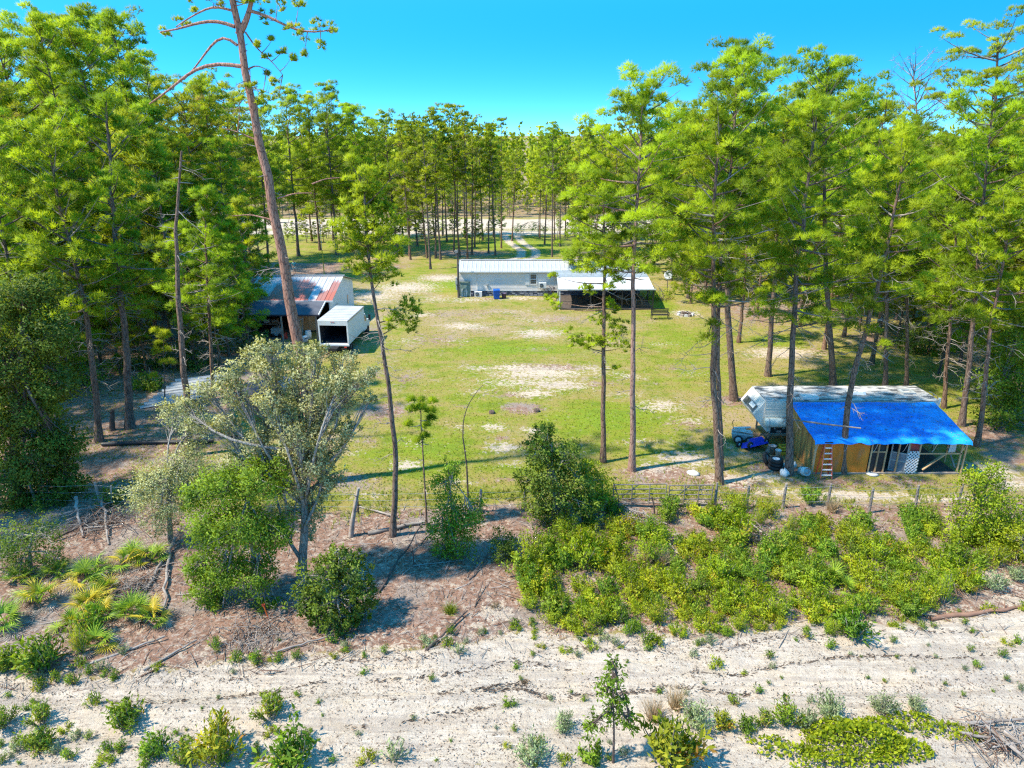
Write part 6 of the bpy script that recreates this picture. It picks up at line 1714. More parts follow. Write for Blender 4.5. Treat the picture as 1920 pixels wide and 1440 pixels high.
# silvery sand oak with the forked pale trunk
broad('oak_tree', (566, 1092), [(566, 1040, 0), (575, 970, .1), (565, 900, .2), (560, 840, .3)],
      [(x, y, r, n, dy) for x, y, r, n, dy in ((345, 762, 26, 18, .6), (392, 732, 30, 24, .8), (432, 702, 28, 22, .4), (472, 672, 28, 22, .9), (505, 650, 22, 16, .2), (548, 668, 30, 24, 1.2), (594, 662, 26, 20, .4), (642, 684, 30, 24, 1.0), (684, 706, 24, 18, .2), (655, 748, 28, 22, .9), (610, 728, 34, 28, -.2), (560, 738, 34, 28, .8), (508, 748, 32, 26, -.3), (458, 765, 28, 22, .9), (420, 795, 26, 20, .2), (500, 800, 34, 28, .5), (552, 812, 34, 28, -.5), (604, 800, 34, 28, .4), (648, 805, 24, 18, -.2), (535, 862, 32, 26, .3), (585, 872, 32, 26, -.4), (622, 850, 26, 20, .3), (488, 856, 26, 20, .6), (562, 915, 24, 16, -.2), (604, 922, 22, 14, .2), (515, 925, 22, 14, -.4), (375, 800, 20, 12, .4), (695, 745, 14, 8, .3), (500, 700, 34, 30, .1), (570, 700, 36, 30, .3), (640, 715, 30, 26, .1), (440, 735, 30, 26, .2), (535, 770, 36, 32, 0), (600, 765, 36, 30, .1), (480, 830, 34, 28, .1), (560, 850, 34, 30, .1), (620, 890, 26, 20, .1), (540, 960, 24, 16, .2), (590, 960, 24, 14, .3), (500, 880, 32, 26, .2), (610, 830, 28, 22, -.3), (575, 1000, 20, 10, .4), (450, 860, 30, 24, .4))],
      'silvery leaved sand oak with a pale forked trunk', OAKG, 201, .17, leaf=.11, lw=.27, per=28, nclu=1.45, tight=.9, twigs=7)
o = bpy.data.objects['oak_tree']
def fork():
    b = G(566, 1092); g = Geo()
    for pts, r in (([(566, 1050), (545, 1020), (532, 1000), (528, 960), (505, 900)], .09), ([(545, 1015), (550, 980), (555, 940)], .05), ([(572, 985), (598, 930), (610, 860)], .07)):
        P = smooth_path([tuple(AY(x, y, b.y - .05) - b) for x, y in pts], 9)
        g.tube(P, np.linspace(r, .025, 9), 7)
    g.build('limb', BARKG, o)
fork()
broad('oak_tree', (320, 1018), [(318, 960, 0), (312, 910, .1), (325, 870, .1)],
      [(300, 900, 44, 50, 0), (350, 870, 44, 50, .4), (270, 930, 36, 36, 0), (380, 905, 36, 36, .2), (320, 945, 40, 36, -.2), (420, 880, 34, 30, .7), (300, 980, 30, 20, -.2), (370, 800, 40, 30, 1.8), (330, 780, 36, 26, 2.0)],
      'low grey green sand oak above the deadwood heap', OAKG, 202, .10, leaf=.10, lw=.26, per=28, nclu=1.9, tight=.9, twigs=8)
broad('oak_tree', (478, 1120), [(476, 1050, 0), (470, 980, .1), (465, 920, .1)],
      [(420, 910, 48, 60, .1), (490, 900, 50, 64, .2), (400, 990, 50, 66, -.1), (460, 985, 56, 80, -.3), (510, 1000, 40, 48, -.2), (420, 1070, 48, 60, -.3), (480, 1080, 44, 50, -.4), (390, 1110, 36, 36, -.3), (420, 1150, 30, 30, -.5), (370, 1060, 30, 28, 0), (500, 1140, 26, 22, -.5), (370, 930, 30, 26, .2), (412, 1185, 16, 12, -.6)],
      'bright green oak hanging to the ground before the silvery oak', OAKM, 203, .10, leaf=.115, lw=.27, per=24, nclu=2.3, tight=.8)
broad('oak_shrub', (632, 1165), [(632, 1130, 0), (634, 1090, 0)],
      [(600, 1080, 46, 60, 0), (660, 1075, 44, 56, .1), (630, 1120, 56, 80, -.2), (580, 1120, 34, 34, -.1), (680, 1115, 34, 36, -.1), (640, 1050, 34, 36, .2), (640, 1160, 38, 40, -.4), (590, 1150, 26, 24, -.3), (672, 1150, 24, 20, -.3)],
      'dense round dark green bush at the foot of the pale oak', OAKD, 204, .08, cat='shrub', leaf=.135, lw=.26, per=22, nclu=1.15, tight=.55)
broad('oak_tree', (30, 935), [(25, 860, 0), (30, 760, 0), (40, 660, 0), (45, 600, .2)],
      [(40, 560, 60, 70, .5), (-20, 600, 70, 70, .2), (90, 630, 54, 60, .2), (20, 680, 70, 90, -.2), (100, 720, 44, 44, 0), (40, 770, 70, 90, -.3), (110, 830, 44, 50, -.1), (60, 860, 62, 80, -.5), (125, 900, 34, 34, -.1), (20, 900, 60, 70, -.6), (90, 930, 48, 50, -.4), (-30, 800, 70, 70, -.2), (30, 960, 44, 40, -.7), (75, 540, 36, 30, .7), (-40, 700, 60, 50, 0)],
      'large dark green oak filling the edge of the clearing', OAKD, 205, .24, leaf=.15, lw=.28, per=26, bark=BARK, nclu=2.4, tight=.8)
broad('oak_tree', (60, 1075), [(55, 1040, 0), (60, 1000, 0)],
      [(30, 1010, 40, 40, 0), (80, 1000, 40, 40, .2), (40, 1050, 40, 40, -.1), (0, 1040, 40, 36, 0), (100, 1045, 26, 20, 0)],
      'low dark oak thicket above the palmettos', OAKD, 206, .07, leaf=.10, lw=.26, per=18)
broad('bay_tree', (1040, 985), [(1040, 940, 0), (1036, 880, 0), (1034, 830, 0)],
      [(1020, 815, 26, 30, .1), (1010, 850, 36, 44, 0), (1060, 850, 34, 40, .1), (1030, 890, 48, 66, -.1), (1085, 900, 40, 48, 0), (1000, 900, 32, 34, 0), (1050, 940, 50, 66, -.2), (1010, 945, 34, 36, -.1), (1095, 945, 34, 36, -.2), (1045, 985, 34, 32, -.3)],
      'dense dark green bay tree shaped like a cone by the gate', OAKD, 207, .09, leaf=.14, lw=.26, per=22, nclu=1.5, tight=.7)
broad('bay_tree', (1112, 965), [(1112, 930, 0), (1110, 890, 0)],
      [(1115, 900, 30, 34, 0), (1128, 930, 26, 28, 0), (1105, 945, 28, 28, -.1), (1100, 875, 20, 20, 0)],
      'smaller lighter green bush against the dark bay tree', LIME, 208, .05, cat='shrub', leaf=.12, lw=.26, per=18)
broad('oak_sapling', (852, 1040), [(850, 1000, 0), (846, 940, 0), (842, 890, 0)],
      [(850, 875, 20, 18, 0), (836, 905, 30, 32, 0), (848, 950, 36, 44, 0), (872, 980, 34, 40, -.1), (830, 990, 34, 40, -.1), (858, 1020, 38, 44, -.2), (890, 960, 24, 22, 0), (830, 1030, 22, 18, -.2)],
      'upright green oak sapling with a leaning leafy top', OAKM, 209, .05, leaf=.12, lw=.24, per=18)
broad('oak_sapling', (948, 1050), [(948, 1030, 0), (946, 1010, 0)],
      [(940, 1010, 24, 26, 0), (960, 1025, 22, 24, 0), (945, 1040, 24, 22, -.1)],
      'small dark green bush between the sapling and the lime scrub', OAKD, 210, .04, cat='shrub', leaf=.11, lw=.26, per=16)
# green thickets at the edges of the woods
for i, (bx, by, items, lab, mat) in enumerate([
    ((1880), 800, [(1850, 720, 40, 36, 0), (1890, 700, 46, 46, .3), (1920, 740, 50, 50, 0), (1870, 770, 40, 36, -.2), (1900, 650, 44, 40, .8)], 'grey twigged bright oak beyond the end of the shelter', OAKM),
    (1735, 660, [(1720, 640, 34, 30, 0), (1750, 645, 34, 30, 0), (1770, 660, 30, 26, 0), (1700, 655, 24, 20, 0)], 'dark rounded holly thicket under the pines past the camper', OAKD),
    (1900, 640, [(1870, 600, 44, 40, 0), (1920, 590, 50, 50, 0), (1900, 550, 44, 40, .4), (1950, 630, 44, 40, 0)], 'leafy green tree at the edge of the woods past the camper', OAKM),
    (150, 720, [(120, 690, 40, 36, 0), (170, 700, 40, 36, 0), (140, 650, 36, 30, .3)], 'mid green oak thicket behind the leaning pine', OAKM),
    (320, 690, [(290, 670, 36, 30, 0), (340, 665, 36, 30, 0), (370, 680, 30, 26, 0), (250, 690, 34, 30, 0)], 'dark green undergrowth thicket behind the roofing sheets', OAKD),
    (455, 660, [(430, 640, 30, 26, 0), (470, 640, 30, 26, 0)], 'dark thicket close to the open workshop', OAKD),
    (60, 800, [(70, 760, 40, 40, 0)], 'green oak sapling crowded under the big dark oak', OAKM),
    (1010, 444, [(1000, 425, 12, 12, 0), (975, 428, 12, 12, 0), (1020, 430, 10, 10, 0)], 'small round leafed tree beside the distant driveway gate', OAKM),
    (1215, 560, [(1222, 555, 18, 12, 0), (1245, 560, 22, 16, -.5), (1245, 580, 18, 12, -1)], 'bright green young shrub beside the porch end', LIME),
    (208, 950, [(208, 930, 20, 20, 0), (206, 950, 22, 20, 0)], 'small dark shrub standing before the wire fence', OAKD),
    (1835, 1015, [(1830, 900, 26, 26, 0), (1850, 930, 40, 44, 0), (1880, 960, 46, 50, 0), (1820, 965, 40, 44, 0), (1850, 1000, 46, 50, -.2), (1900, 1010, 46, 50, -.1), (1800, 1005, 34, 34, -.2), (1860, 890, 24, 20, .1)], 'large lime green bush mound before the end of the fence', LIME),
    (110, 640, [(80, 620, 34, 30, 0), (130, 625, 34, 30, 0), (100, 590, 30, 26, .3)], 'olive thicket under the tall pines near the pale shed', OAKM),
    (230, 640, [(210, 620, 34, 30, 0), (255, 625, 30, 28, 0)], 'olive thicket between two ivy hung trunks', OAKM),
    (410, 620, [(390, 600, 30, 26, 0), (425, 605, 26, 24, 0)], 'shady thicket beside the short bright pine', OAKD),
    (20, 700, [(0, 680, 40, 34, 0), (40, 670, 36, 30, .2)], 'dark thicket at the border of the dense woods', OAKD),
    (280, 730, [(270, 715, 22, 18, 0), (290, 720, 18, 16, 0)], 'low bright green bush above the roofing sheets', OAKM),
    (1640, 560, [(1620, 540, 30, 26, 0), (1660, 545, 30, 26, 0)], 'olive thicket in the woods beyond the straw clearing', OAKM),
    (1800, 580, [(1780, 560, 30, 26, 0), (1825, 560, 34, 30, 0)], 'olive thicket near the leafy edge tree', OAKM),
    (1480, 545, [(1465, 530, 24, 20, 0), (1500, 532, 24, 20, 0)], 'low thicket behind the brown straw clearing', OAKM),
    (1920, 1050, [(1915, 1010, 36, 36, 0), (1940, 1030, 40, 36, 0), (1900, 1045, 30, 26, 0)], 'bright bush beside the large lime mound', LIME),
]):
    broad('oak_thicket', (bx, by), [(bx, by - 20, 0), (bx, by - 40, 0)], items, lab, mat, 230 + i, .06, cat='thicket', leaf=.12 if by > 900 else .2, lw=.28, per=18, twigs=6)
# ------------------------------------------------------------------ scrub: lime bushes between track and fence
def variant(parts, mat, stem=None):
    return (parts[0].mesh('stem', stem or DEADW), parts[1].mesh('foliage', mat))
BUSH = [variant(shrub_parts(1.15, .85, 26, 60, .15, .20, 301, .4), LIME), variant(shrub_parts(.95, .9, 24, 60, .15, .20, 302, .35), LIME),
        variant(shrub_parts(1.25, .75, 24, 62, .14, .18, 303, .55), MIDL), variant(shrub_parts(.8, .8, 22, 56, .13, .18, 304, .4), LIME),
        variant(shrub_parts(1.5, .8, 26, 66, .14, .17, 305, .6), LIME), variant(shrub_parts(1.0, .7, 20, 56, .16, .20, 306, .4), MIDL)]
FEATHER = [variant(shrub_parts(1.25, .38, 22, 70, .13, .07, 311, .9), LIME), variant(shrub_parts(.9, .32, 18, 60, .12, .07, 312, .9), MIDL)]
SEED = [variant(shrub_parts(.42, .26, 10, 26, .10, .16, 321, .6), MIDL), variant(shrub_parts(.34, .30, 11, 24, .10, .18, 322, .4), LIME),
        variant(shrub_parts(.5, .2, 9, 28, .10, .12, 323, .8), MIDL), variant(shrub_parts(.28, .22, 8, 20, .085, .18, 324, .5), MIDL), variant(shrub_parts(.38, .24, 9, 22, .09, .16, 325, .6), GREYL)]
BIGS = [variant(shrub_parts(.62, .45, 18, 44, .12, .17, 331, .5), MIDL), variant(shrub_parts(.75, .42, 18, 46, .12, .14, 332, .7), MIDL),
        variant(shrub_parts(.7, .4, 18, 46, .10, .14, 333, .7), GREYL), variant(shrub_parts(.7, .42, 18, 44, .12, .18, 334, .6), AUTL)]
def grass_parts(h, sp, n, seed):
    rng = np.random.default_rng(seed); g = Geo()
    C = np.zeros((n, 3)); C[:, :2] = rng.normal(0, sp * .25, (n, 2))
    D = np.stack([rng.normal(0, .35, n), rng.normal(0, .35, n), np.ones(n)], -1)
    add_needles(g, C, D, 1, h, .02, .15, rng.uniform(0, 1, n), rng)
    return g
TALLG = [grass_parts(.7, .25, 60, 341).mesh('blade', DRYG), grass_parts(.55, .3, 70, 342).mesh('blade', GRASS)]
rb = random.Random(91)
def plant(name, kinds, x, y, s, label, cat, group=None, k=None, names=('stem', 'foliage')):
    kk = kinds[rb.randrange(len(kinds)) if k is None else k]
    root = empty(name, (x, y, g1(x, y)), label, cat, group, rb.uniform(0, 6.28))
    root.scale = (s * rb.uniform(.9, 1.15), s * rb.uniform(.9, 1.15), s)
    link('stem', kk[0], root); link('foliage', kk[1], root)
    return root
def poly_in(px, py, poly):
    n = len(poly); c = False; j = n - 1
    for i in range(n):
        if (poly[i][1] > py) != (poly[j][1] > py) and px < (poly[j][0] - poly[i][0]) * (py - poly[i][1]) / (poly[j][1] - poly[i][1]) + poly[i][0]: c = not c
        j = i
    return c
SCRUB = [(965, 1060), (1050, 1010), (1150, 965), (1330, 955), (1450, 960), (1520, 985), (1640, 985), (1730, 975), (1900, 1000), (1860, 1090), (1760, 1130), (1720, 1165), (1500, 1160), (1420, 1195), (1200, 1190), (1030, 1190), (985, 1140)]
placed = []
HOLES = [(1210, 1030, 30), (1430, 1010, 45), (1150, 1130, 30), (1340, 1060, 28), (1270, 1000, 24), (1080, 1080, 20), (1540, 1060, 24), (1650, 1000, 40), (1480, 1120, 26), (1180, 985, 24)]
def scrub_label(px, py):
    row = 'along the wire fence' if py < 1000 else 'in the middle of the scrub' if py < 1100 else 'along the edge of the bright sand'
    end = 'between bay tree and gates' if px < 1180 else 'below the farm gates' if px < 1340 else 'below the camper nose' if px < 1480 else 'below the plywood front' if px < 1640 else 'below the lattice panel' if px < 1780 else 'by the large lime mound'
    return 'leafy lime bush ' + row + ' ' + end
t_ = 0
while len(placed) < 175 and t_ < 6000:
    t_ += 1
    px, py = rb.uniform(960, 1910), rb.uniform(950, 1195)
    if not poly_in(px, py, SCRUB) or any((px - a) ** 2 + (1.6 * (py - b)) ** 2 < r * r for a, b, r in HOLES): continue
    p = G(px, py)
    if any((p.x - a) ** 2 + (p.y - b) ** 2 < .27 for a, b in placed): continue
    placed.append((p.x, p.y))
    edge = 1 - .4 * max(0, (py - 1120) / 75)
    plant('scrub_bush', BUSH, p.x, p.y, rb.uniform(.5, .95) * edge, scrub_label(px, py), 'bush', 'lime scrub bushes')
for px, py, s in [(1010, 1100, 1.0), (1090, 1060, 1.25), (1040, 1150, .9), (1000, 1060, 1.1), (1060, 1010, .8), (1380, 1010, 1.1), (1340, 985, .9), (1700, 1150, .8), (1560, 1190, .5)]:
    p = G(px, py); plant('scrub_bush', BUSH, p.x, p.y, s, scrub_label(px, py), 'bush', 'lime scrub bushes')
p = G(1523, 945); plant('scrub_bush', BUSH, p.x, p.y, .8, 'deep green broad bush by the fence post below the shelter', 'bush', None, 2)
for k, (px, py, s, lab) in enumerate([(1768, 1130, 1.15, 'tall feathery lime plant at the end of the scrub'), (1425, 985, .8, 'feathery bright plant beside the second fence post'), (1480, 1000, .9, 'feathery lime plant below the deep green bush'), (310 / 2, 1225, 1.0, 'feathery yellow green plant below the palmettos')]):
    p = G(px, py); plant('feathery_plant', FEATHER, p.x, p.y, s, lab, 'plant', None, 0)

# ------------------------------------------------------------------ seedlings and small plants on the sand track
SL = 'small green seedling growing out of the bare sand track'
c7 = [(150,808,28),(215,780,25),(280,785,28),(430,785,14),(350,885,30),(95,900,22),(130,860,15),(65,1050,30),(245,965,20),(285,995,22),(330,1000,20),(205,1055,25),(270,1070,28),(395,1060,25),(460,1045,25),(560,1100,40),(1015,990,22),(1200,880,14),(1255,1095,22),(1375,1090,30),(1480,1070,45),(1550,920,14),(1905,870,30),(1860,970,10),(1690,1010,10),(1345,985,14),(1805,610,18),(30,840,20),(110,1010,22),(400,1110,26),(700,970,10),(820,860,9),(1120,850,14),(1640,1090,12),(1210,920,10),(480,960,14),(600,990,10),(760,900,8)]
c8 = [(20,725,20),(35,780,12),(145,840,14),(275,850,18),(220,820,12),(15,880,20),(385,650,22),(500,640,30),(200,675,18),(245,690,16),(555,820,20),(650,835,16),(765,725,25),(680,690,20),(965,700,25),(975,740,18),(870,760,12),(920,820,25),(965,800,14),(835,870,24),(1115,875,18),(1110,625,22),(1180,605,24),(1190,660,22),(1540,600,20),(1730,600,16),(1715,670,16),(1745,740,18),(1695,750,14),(1830,700,22),(1855,645,16),(1900,635,25),(1905,820,18),(1850,780,14),(1785,520,22),(1890,400,25),(1330,780,12),(1690,850,12),(1010,780,9),(1440,700,10),(1500,760,12),(1590,700,10),(1620,800,10),(1270,690,10),(1400,790,10),(80,690,12),(330,620,14),(430,720,9),(720,800,9),(1560,660,9),(1640,540,14),(110,660,14),(1060,640,12),(1310,700,8),(1800,830,10)]
seeds = [(x / 2, 880 + y / 2, r) for x, y, r in c7] + [(960 + x / 2, 880 + y / 2, r) for x, y, r in c8]
for px, py, r in seeds:
    p = G(px, py + r * .2); s = (r / 2 * 2.2) / ppm(p)
    plant('seedling', SEED, p.x, p.y, max(.35, s / .42 * .8), SL, 'seedling', 'seedlings on the sand track')
for k, (px, py, r, kk, lab) in enumerate([(237, 1352, 55, 0, 'wide low green plant alone on the pale sand'), (8, 1352, 40, 1, 'green plant cut by the edge of the sand track'), (78, 1350, 36, 1, 'upright green plant above a larger leafy one'), (75, 1390, 50, 0, 'larger leafy plant in the lower sand corner'), (300, 1410, 50, 0, 'leafy plant beside the yellowing bush on sand'), (345, 1428, 45, 1, 'narrow green plant touching the yellowing bush'), (408, 1418, 80, 3, 'yellowing round bush at the bottom of the sand'), (550, 1420, 85, 0, 'spreading green plant past the yellowing bush'), (509, 1340, 44, 1, 'lone upright pale green tuft mid sand'), (1308, 1355, 50, 2, 'grey green plant beside a yellow one on sand'), (1352, 1358, 36, 3, 'small yellow plant leaning on the grey green one'), (1398, 1368, 34, 0, 'dark small plant next along from the yellow one'), (1432, 1360, 30, 1, 'small mid green plant before the spiky one'), (1475, 1352, 48, 1, 'spiky bright green plant in the lower sand row'), (1515, 1362, 38, 2, 'pale grey plant right after the spiky one'), (1555, 1345, 54, 2, 'tallest grey green plant of the lower sand row'), (1652, 1332, 40, 2, 'sparse grey plant above the vine mound'), (1600, 1188, 55, 0, 'broad green plant near the top of the bright sand'), (1715, 1330, 30, 2, 'thin grey plant past the vine mound'), (1250, 1412, 95, 3, 'orange tinted bush at the foot of the slim sapling'), (1000, 1420, 50, 2, 'grey green plant at the very bottom of the sand'), (1055, 1360, 36, 2, 'thin grey plant beside the slim sapling'), (85, 1235, 75, 0, 'dense green shrub below the palmettos'), (20, 1240, 50, 0, 'dense green shrub in the corner below the palmettos'), (170, 1180, 50, 1, 'light green plant under the yellow palmetto'), (1860, 1100, 34, 2, 'grey plant on the sand bank past the scrub'), (1905, 1085, 30, 2, 'grey plant at the edge of the sand bank')]):
    p = G(px, py + r * .18); s = (r * 1.0) / ppm(p)
    plant('sand_plant', BIGS, p.x, p.y, s / .66, lab, 'plant', None, kk)
for k, (px, py, m, lab) in enumerate([(1267, 1330, 0, 'tall dry grass stalk clump on the bright sand'), (1226, 1350, 0, 'straw coloured weed beside the slim sapling'), (1205, 1060, 0, 'pale dry grass fan in the lime scrub'), (1240, 1060, 0, 'second dry grass fan leaning in the scrub'), (845, 1150, 1, 'round yellow grass tuft on the brown litter'), (1560, 960, 0, 'dry tan weed clump against the fence')]):
    p = G(px, py); r_ = empty('grass_clump', (p.x, p.y, g1(p.x, p.y)), lab, 'grass clump'); r_.scale = (1.3, 1.3, 1.2 if m == 0 else .7)
    for a in range(3): link('blade', TALLG[m], r_).rotation_euler = (0, 0, a * 2.1)

def slim_sapling():
    b, P = pix_path((1150, 1425), [(1152, 1380), (1150, 1330), (1148, 1285), (1150, 1240)])
    tr, cr = lobe_tree(P, .03, [(AY(px, py, b.y) - b, r / ppm(AY(px, py, b.y)), n) for px, py, r, n in ((1150, 1262, 22, 14), (1138, 1295, 22, 14), (1165, 1310, 20, 12), (1146, 1330, 18, 10), (1175, 1345, 18, 12), (1118, 1355, 20, 12), (1180, 1365, 12, 6), (1148, 1240, 10, 6), (1105, 1365, 12, 6))], 351, leaf=.15, lw=.22, per=7, droop=.7, twigs=3)
    root = empty('slim_sapling', b, 'slim sapling with drooping leaves rising from the sand', 'sapling'); tr.build('trunk', DARKW, root); cr.build('crown', OAKM, root)
    b = G(1110, 1420); st, lf = shrub_parts(.6, .5, 12, 34, .14, .24, 352, .4)
    shrub('leafy_shoot', (b.x, b.y, g1(b.x, b.y)), (st, lf), 'dull green leafy shoots beside the slim sapling', 'shoots', None, OAKM, DARKW)
slim_sapling()
def vine():
    rng = np.random.default_rng(360)
    b = G(1600, 1420); root = empty('vine_mound', (b.x, b.y, g1(b.x, b.y)), 'bright green vine mound sprawling over brush by the sand', 'vine')
    lf, st = Geo(), Geo()
    for px, py, rx, ry, h, n in [(1600, 1405, 100, 34, .75, 1700), (1560, 1380, 60, 20, .45, 560), (1690, 1415, 60, 24, .35, 500), (1640, 1372, 60, 14, .35, 360), (1760, 1372, 70, 10, .2, 240), (1700, 1352, 50, 7, .15, 150), (1480, 1415, 60, 14, .25, 240), (1810, 1385, 40, 8, .15, 120), (1440, 1395, 40, 8, .15, 90), (1585, 1440, 110, 20, .4, 500)]:
        a = np.sqrt(rng.uniform(0, 1, n)); th = rng.uniform(0, 6.283, n)
        for i in range(n):
            q = G(px + rx * a[i] * math.cos(th[i]), py + ry * a[i] * math.sin(th[i]))
            z = h * (1 - a[i] ** 2) * rng.uniform(.75, 1.05) + .05 + g1(q.x, q.y)
            if i == 0: pts = []
            pts.append((q.x - b.x, q.y - b.y, z - g1(b.x, b.y)))
        pts = np.array(pts)
        add_leaves(lf, pts, unit(n, rng) * .8 + np.array([0, -.2, .5]), .13, .36, rng.uniform(0, .9, n), rng)
        for k in range(max(3, n // 90)):
            i, j = rng.integers(0, n, 2); m = (pts[i] + pts[j]) / 2; m[2] += .05
            st.tube([pts[i] - [0, 0, .05], m - [0, 0, .04], pts[j] - [0, 0, .05]], .012, 3, 0, False)
    st.build('stem', DEADW, root); lf.build('foliage', LIME, root)
vine()

for i in range(80):
    x = rb.uniform(-17, 20); y = float(track_top(x)) + rb.gauss(-.1, .45)
    plant('seedling', SEED, x, y, rb.uniform(.4, 1.1), 'small weed at the ragged border of the sand track', 'seedling', 'weeds along the border of the sand')
for i in range(60):
    px, py = rb.uniform(0, 1920), rb.uniform(1370, 1440); p = G(px, py)
    if 950 < px < 1400 or px < 620: plant('seedling', SEED, p.x, p.y, rb.uniform(.35, .8), SL, 'seedling', 'seedlings on the sand track')
# ------------------------------------------------------------------ saw palmettos
def frond_geo(seed, n=17, L=.72, arc=200, droop=.25):
    rng = np.random.default_rng(seed); g = Geo()
    g.tube([(0, 0, 0), (.22, 0, .26), (.42, 0, .42)], [.014, .011, .010], 4, 0, False, .7)
    o = np.array([.42, 0, .42])
    for i in range(n):
        a = R(arc) * (i / (n - 1) - .5)
        l = L * (.72 + .28 * math.cos(a * .8)) * rng.uniform(.9, 1.05)
        d = np.array([math.cos(a) * .86, math.sin(a), .35 * math.cos(a) + .12])
        s = np.array([-math.sin(a), math.cos(a), 0]) * .022 * rng.uniform(.85, 1.2)
        m = o + d * l * .5; e = o + d * l - np.array([0, 0, droop * l * rng.uniform(.5, 1.2)])
        up = np.array([0, 0, .012])
        V = [o - s * .5, o + s * .5, m + s, e, m - s, m - up]
        g.add(V, [[0, 1, 2, 5], [0, 5, 4, 0][:3] + [4]] if False else [[0, 1, 5], [1, 2, 5], [0, 5, 4], [5, 2, 3], [5, 3, 4]], rng.uniform(.1, .9))
    return g
FR = {}
for nm, m_ in (('green', PALM), ('yellow', PALMY), ('dead', PALMB)):
    FR[nm] = [frond_geo(400 + i, L=.7 + .06 * i, arc=190 + 20 * i, droop=.12 + (.25 if nm == 'dead' else .1 * i)).mesh('frond', m_) for i in range(3)]
PALM_L = [(40, 1085, 'palmetto clump at the edge under the dark oak', .35), (110, 1075, 'pale green palmetto just above a golden fan', .3), (165, 1085, 'golden leaved palmetto below the pale green one', .8), (245, 1050, 'broad yellow green palmetto nearest the deadwood', .5), (285, 1045, 'palmetto beside the crossed fallen logs', .5), (180, 1070, 'single deep green palmetto fan among yellow ones', .05), (200, 1105, 'yellow tinged palmetto in the middle of the patch', .6), (190, 1150, 'fresh green palmetto with upright fans', .15), (165, 1135, 'bright yellow palmetto in the patch centre', .9), (250, 1150, 'green palmetto with one pinkish dead fan', .3), (290, 1160, 'pale yellow palmetto by the long fallen log', .6), (135, 1170, 'thin yellow palmetto in brown litter', .7), (10, 1165, 'green palmetto cut by the picture edge', .2), (185, 1205, 'drooping golden palmetto above the feathery plant', .9), (75, 1125, 'small palmetto star on dead fronds', .4), (1585, 1105, 'pale upright palmetto in the lime scrub', .3), (1555, 1085, 'second palmetto close behind the pale one', .25)]
rp = random.Random(55)
for px, py, lab, yel in PALM_L:
    p = G(px, py + 8)
    root = empty('saw_palmetto', (p.x, p.y, g1(p.x, p.y)), lab, 'palmetto')
    s = rp.uniform(.7, .95)
    n = rp.randrange(9, 13); a = rp.uniform(0, 6)
    for i in range(n):
        a += 2.4
        k = 'yellow' if rp.random() < yel * .55 else 'green'
        f = link('frond', FR[k][rp.randrange(3)], root)
        f.rotation_euler = (rp.uniform(-.3, .3), rp.uniform(-.75, .45) , a); f.scale = (s * rp.uniform(.75, 1.1),) * 3
    for i in range(rp.randrange(2, 5)):
        f = link('frond', FR['dead'][rp.randrange(3)], root); tag(f, 'withered brown frond')
        f.rotation_euler = (rp.uniform(-.4, .4), rp.uniform(.55, .95), rp.uniform(0, 6.28)); f.scale = (s * rp.uniform(.8, 1.0),) * 3; f.location = (0, 0, .08)

# ------------------------------------------------------------------ fallen wood, stakes, snags
def log(name, pa, pb, r, label, mat, za=.0, zb=.0, cat='log', knots=3, bend=.04):
    a, b = G(*pa), G(*pb)
    a.z = g1(a.x, a.y) + r * .7 + za; b.z = g1(b.x, b.y) + r * .7 + zb
    d = b - a; n = 9
    rng = np.random.default_rng(int(pa[0] + pb[1]))
    P = np.linspace(np.zeros(3), np.array(d), n); P[1:-1] += rng.normal(0, bend * d.length * .25, (n - 2, 3)) * np.array([1, 1, .2])
    g = Geo(); g.tube(P, np.linspace(r, r * .55, n) * (1 + rng.normal(0, .07, n)), 8)
    for k in range(knots):
        i = rng.integers(1, n - 1); e = P[i] + rng.normal(0, .3, 3) * np.array([1, 1, .3]) + np.array([0, 0, .15])
        g.tube([P[i], (P[i] + e) / 2, e], [r * .35, r * .22, .008], 4, 0, False)
    o = g.build(name, mat, None, label, cat); o.location = a
    return o
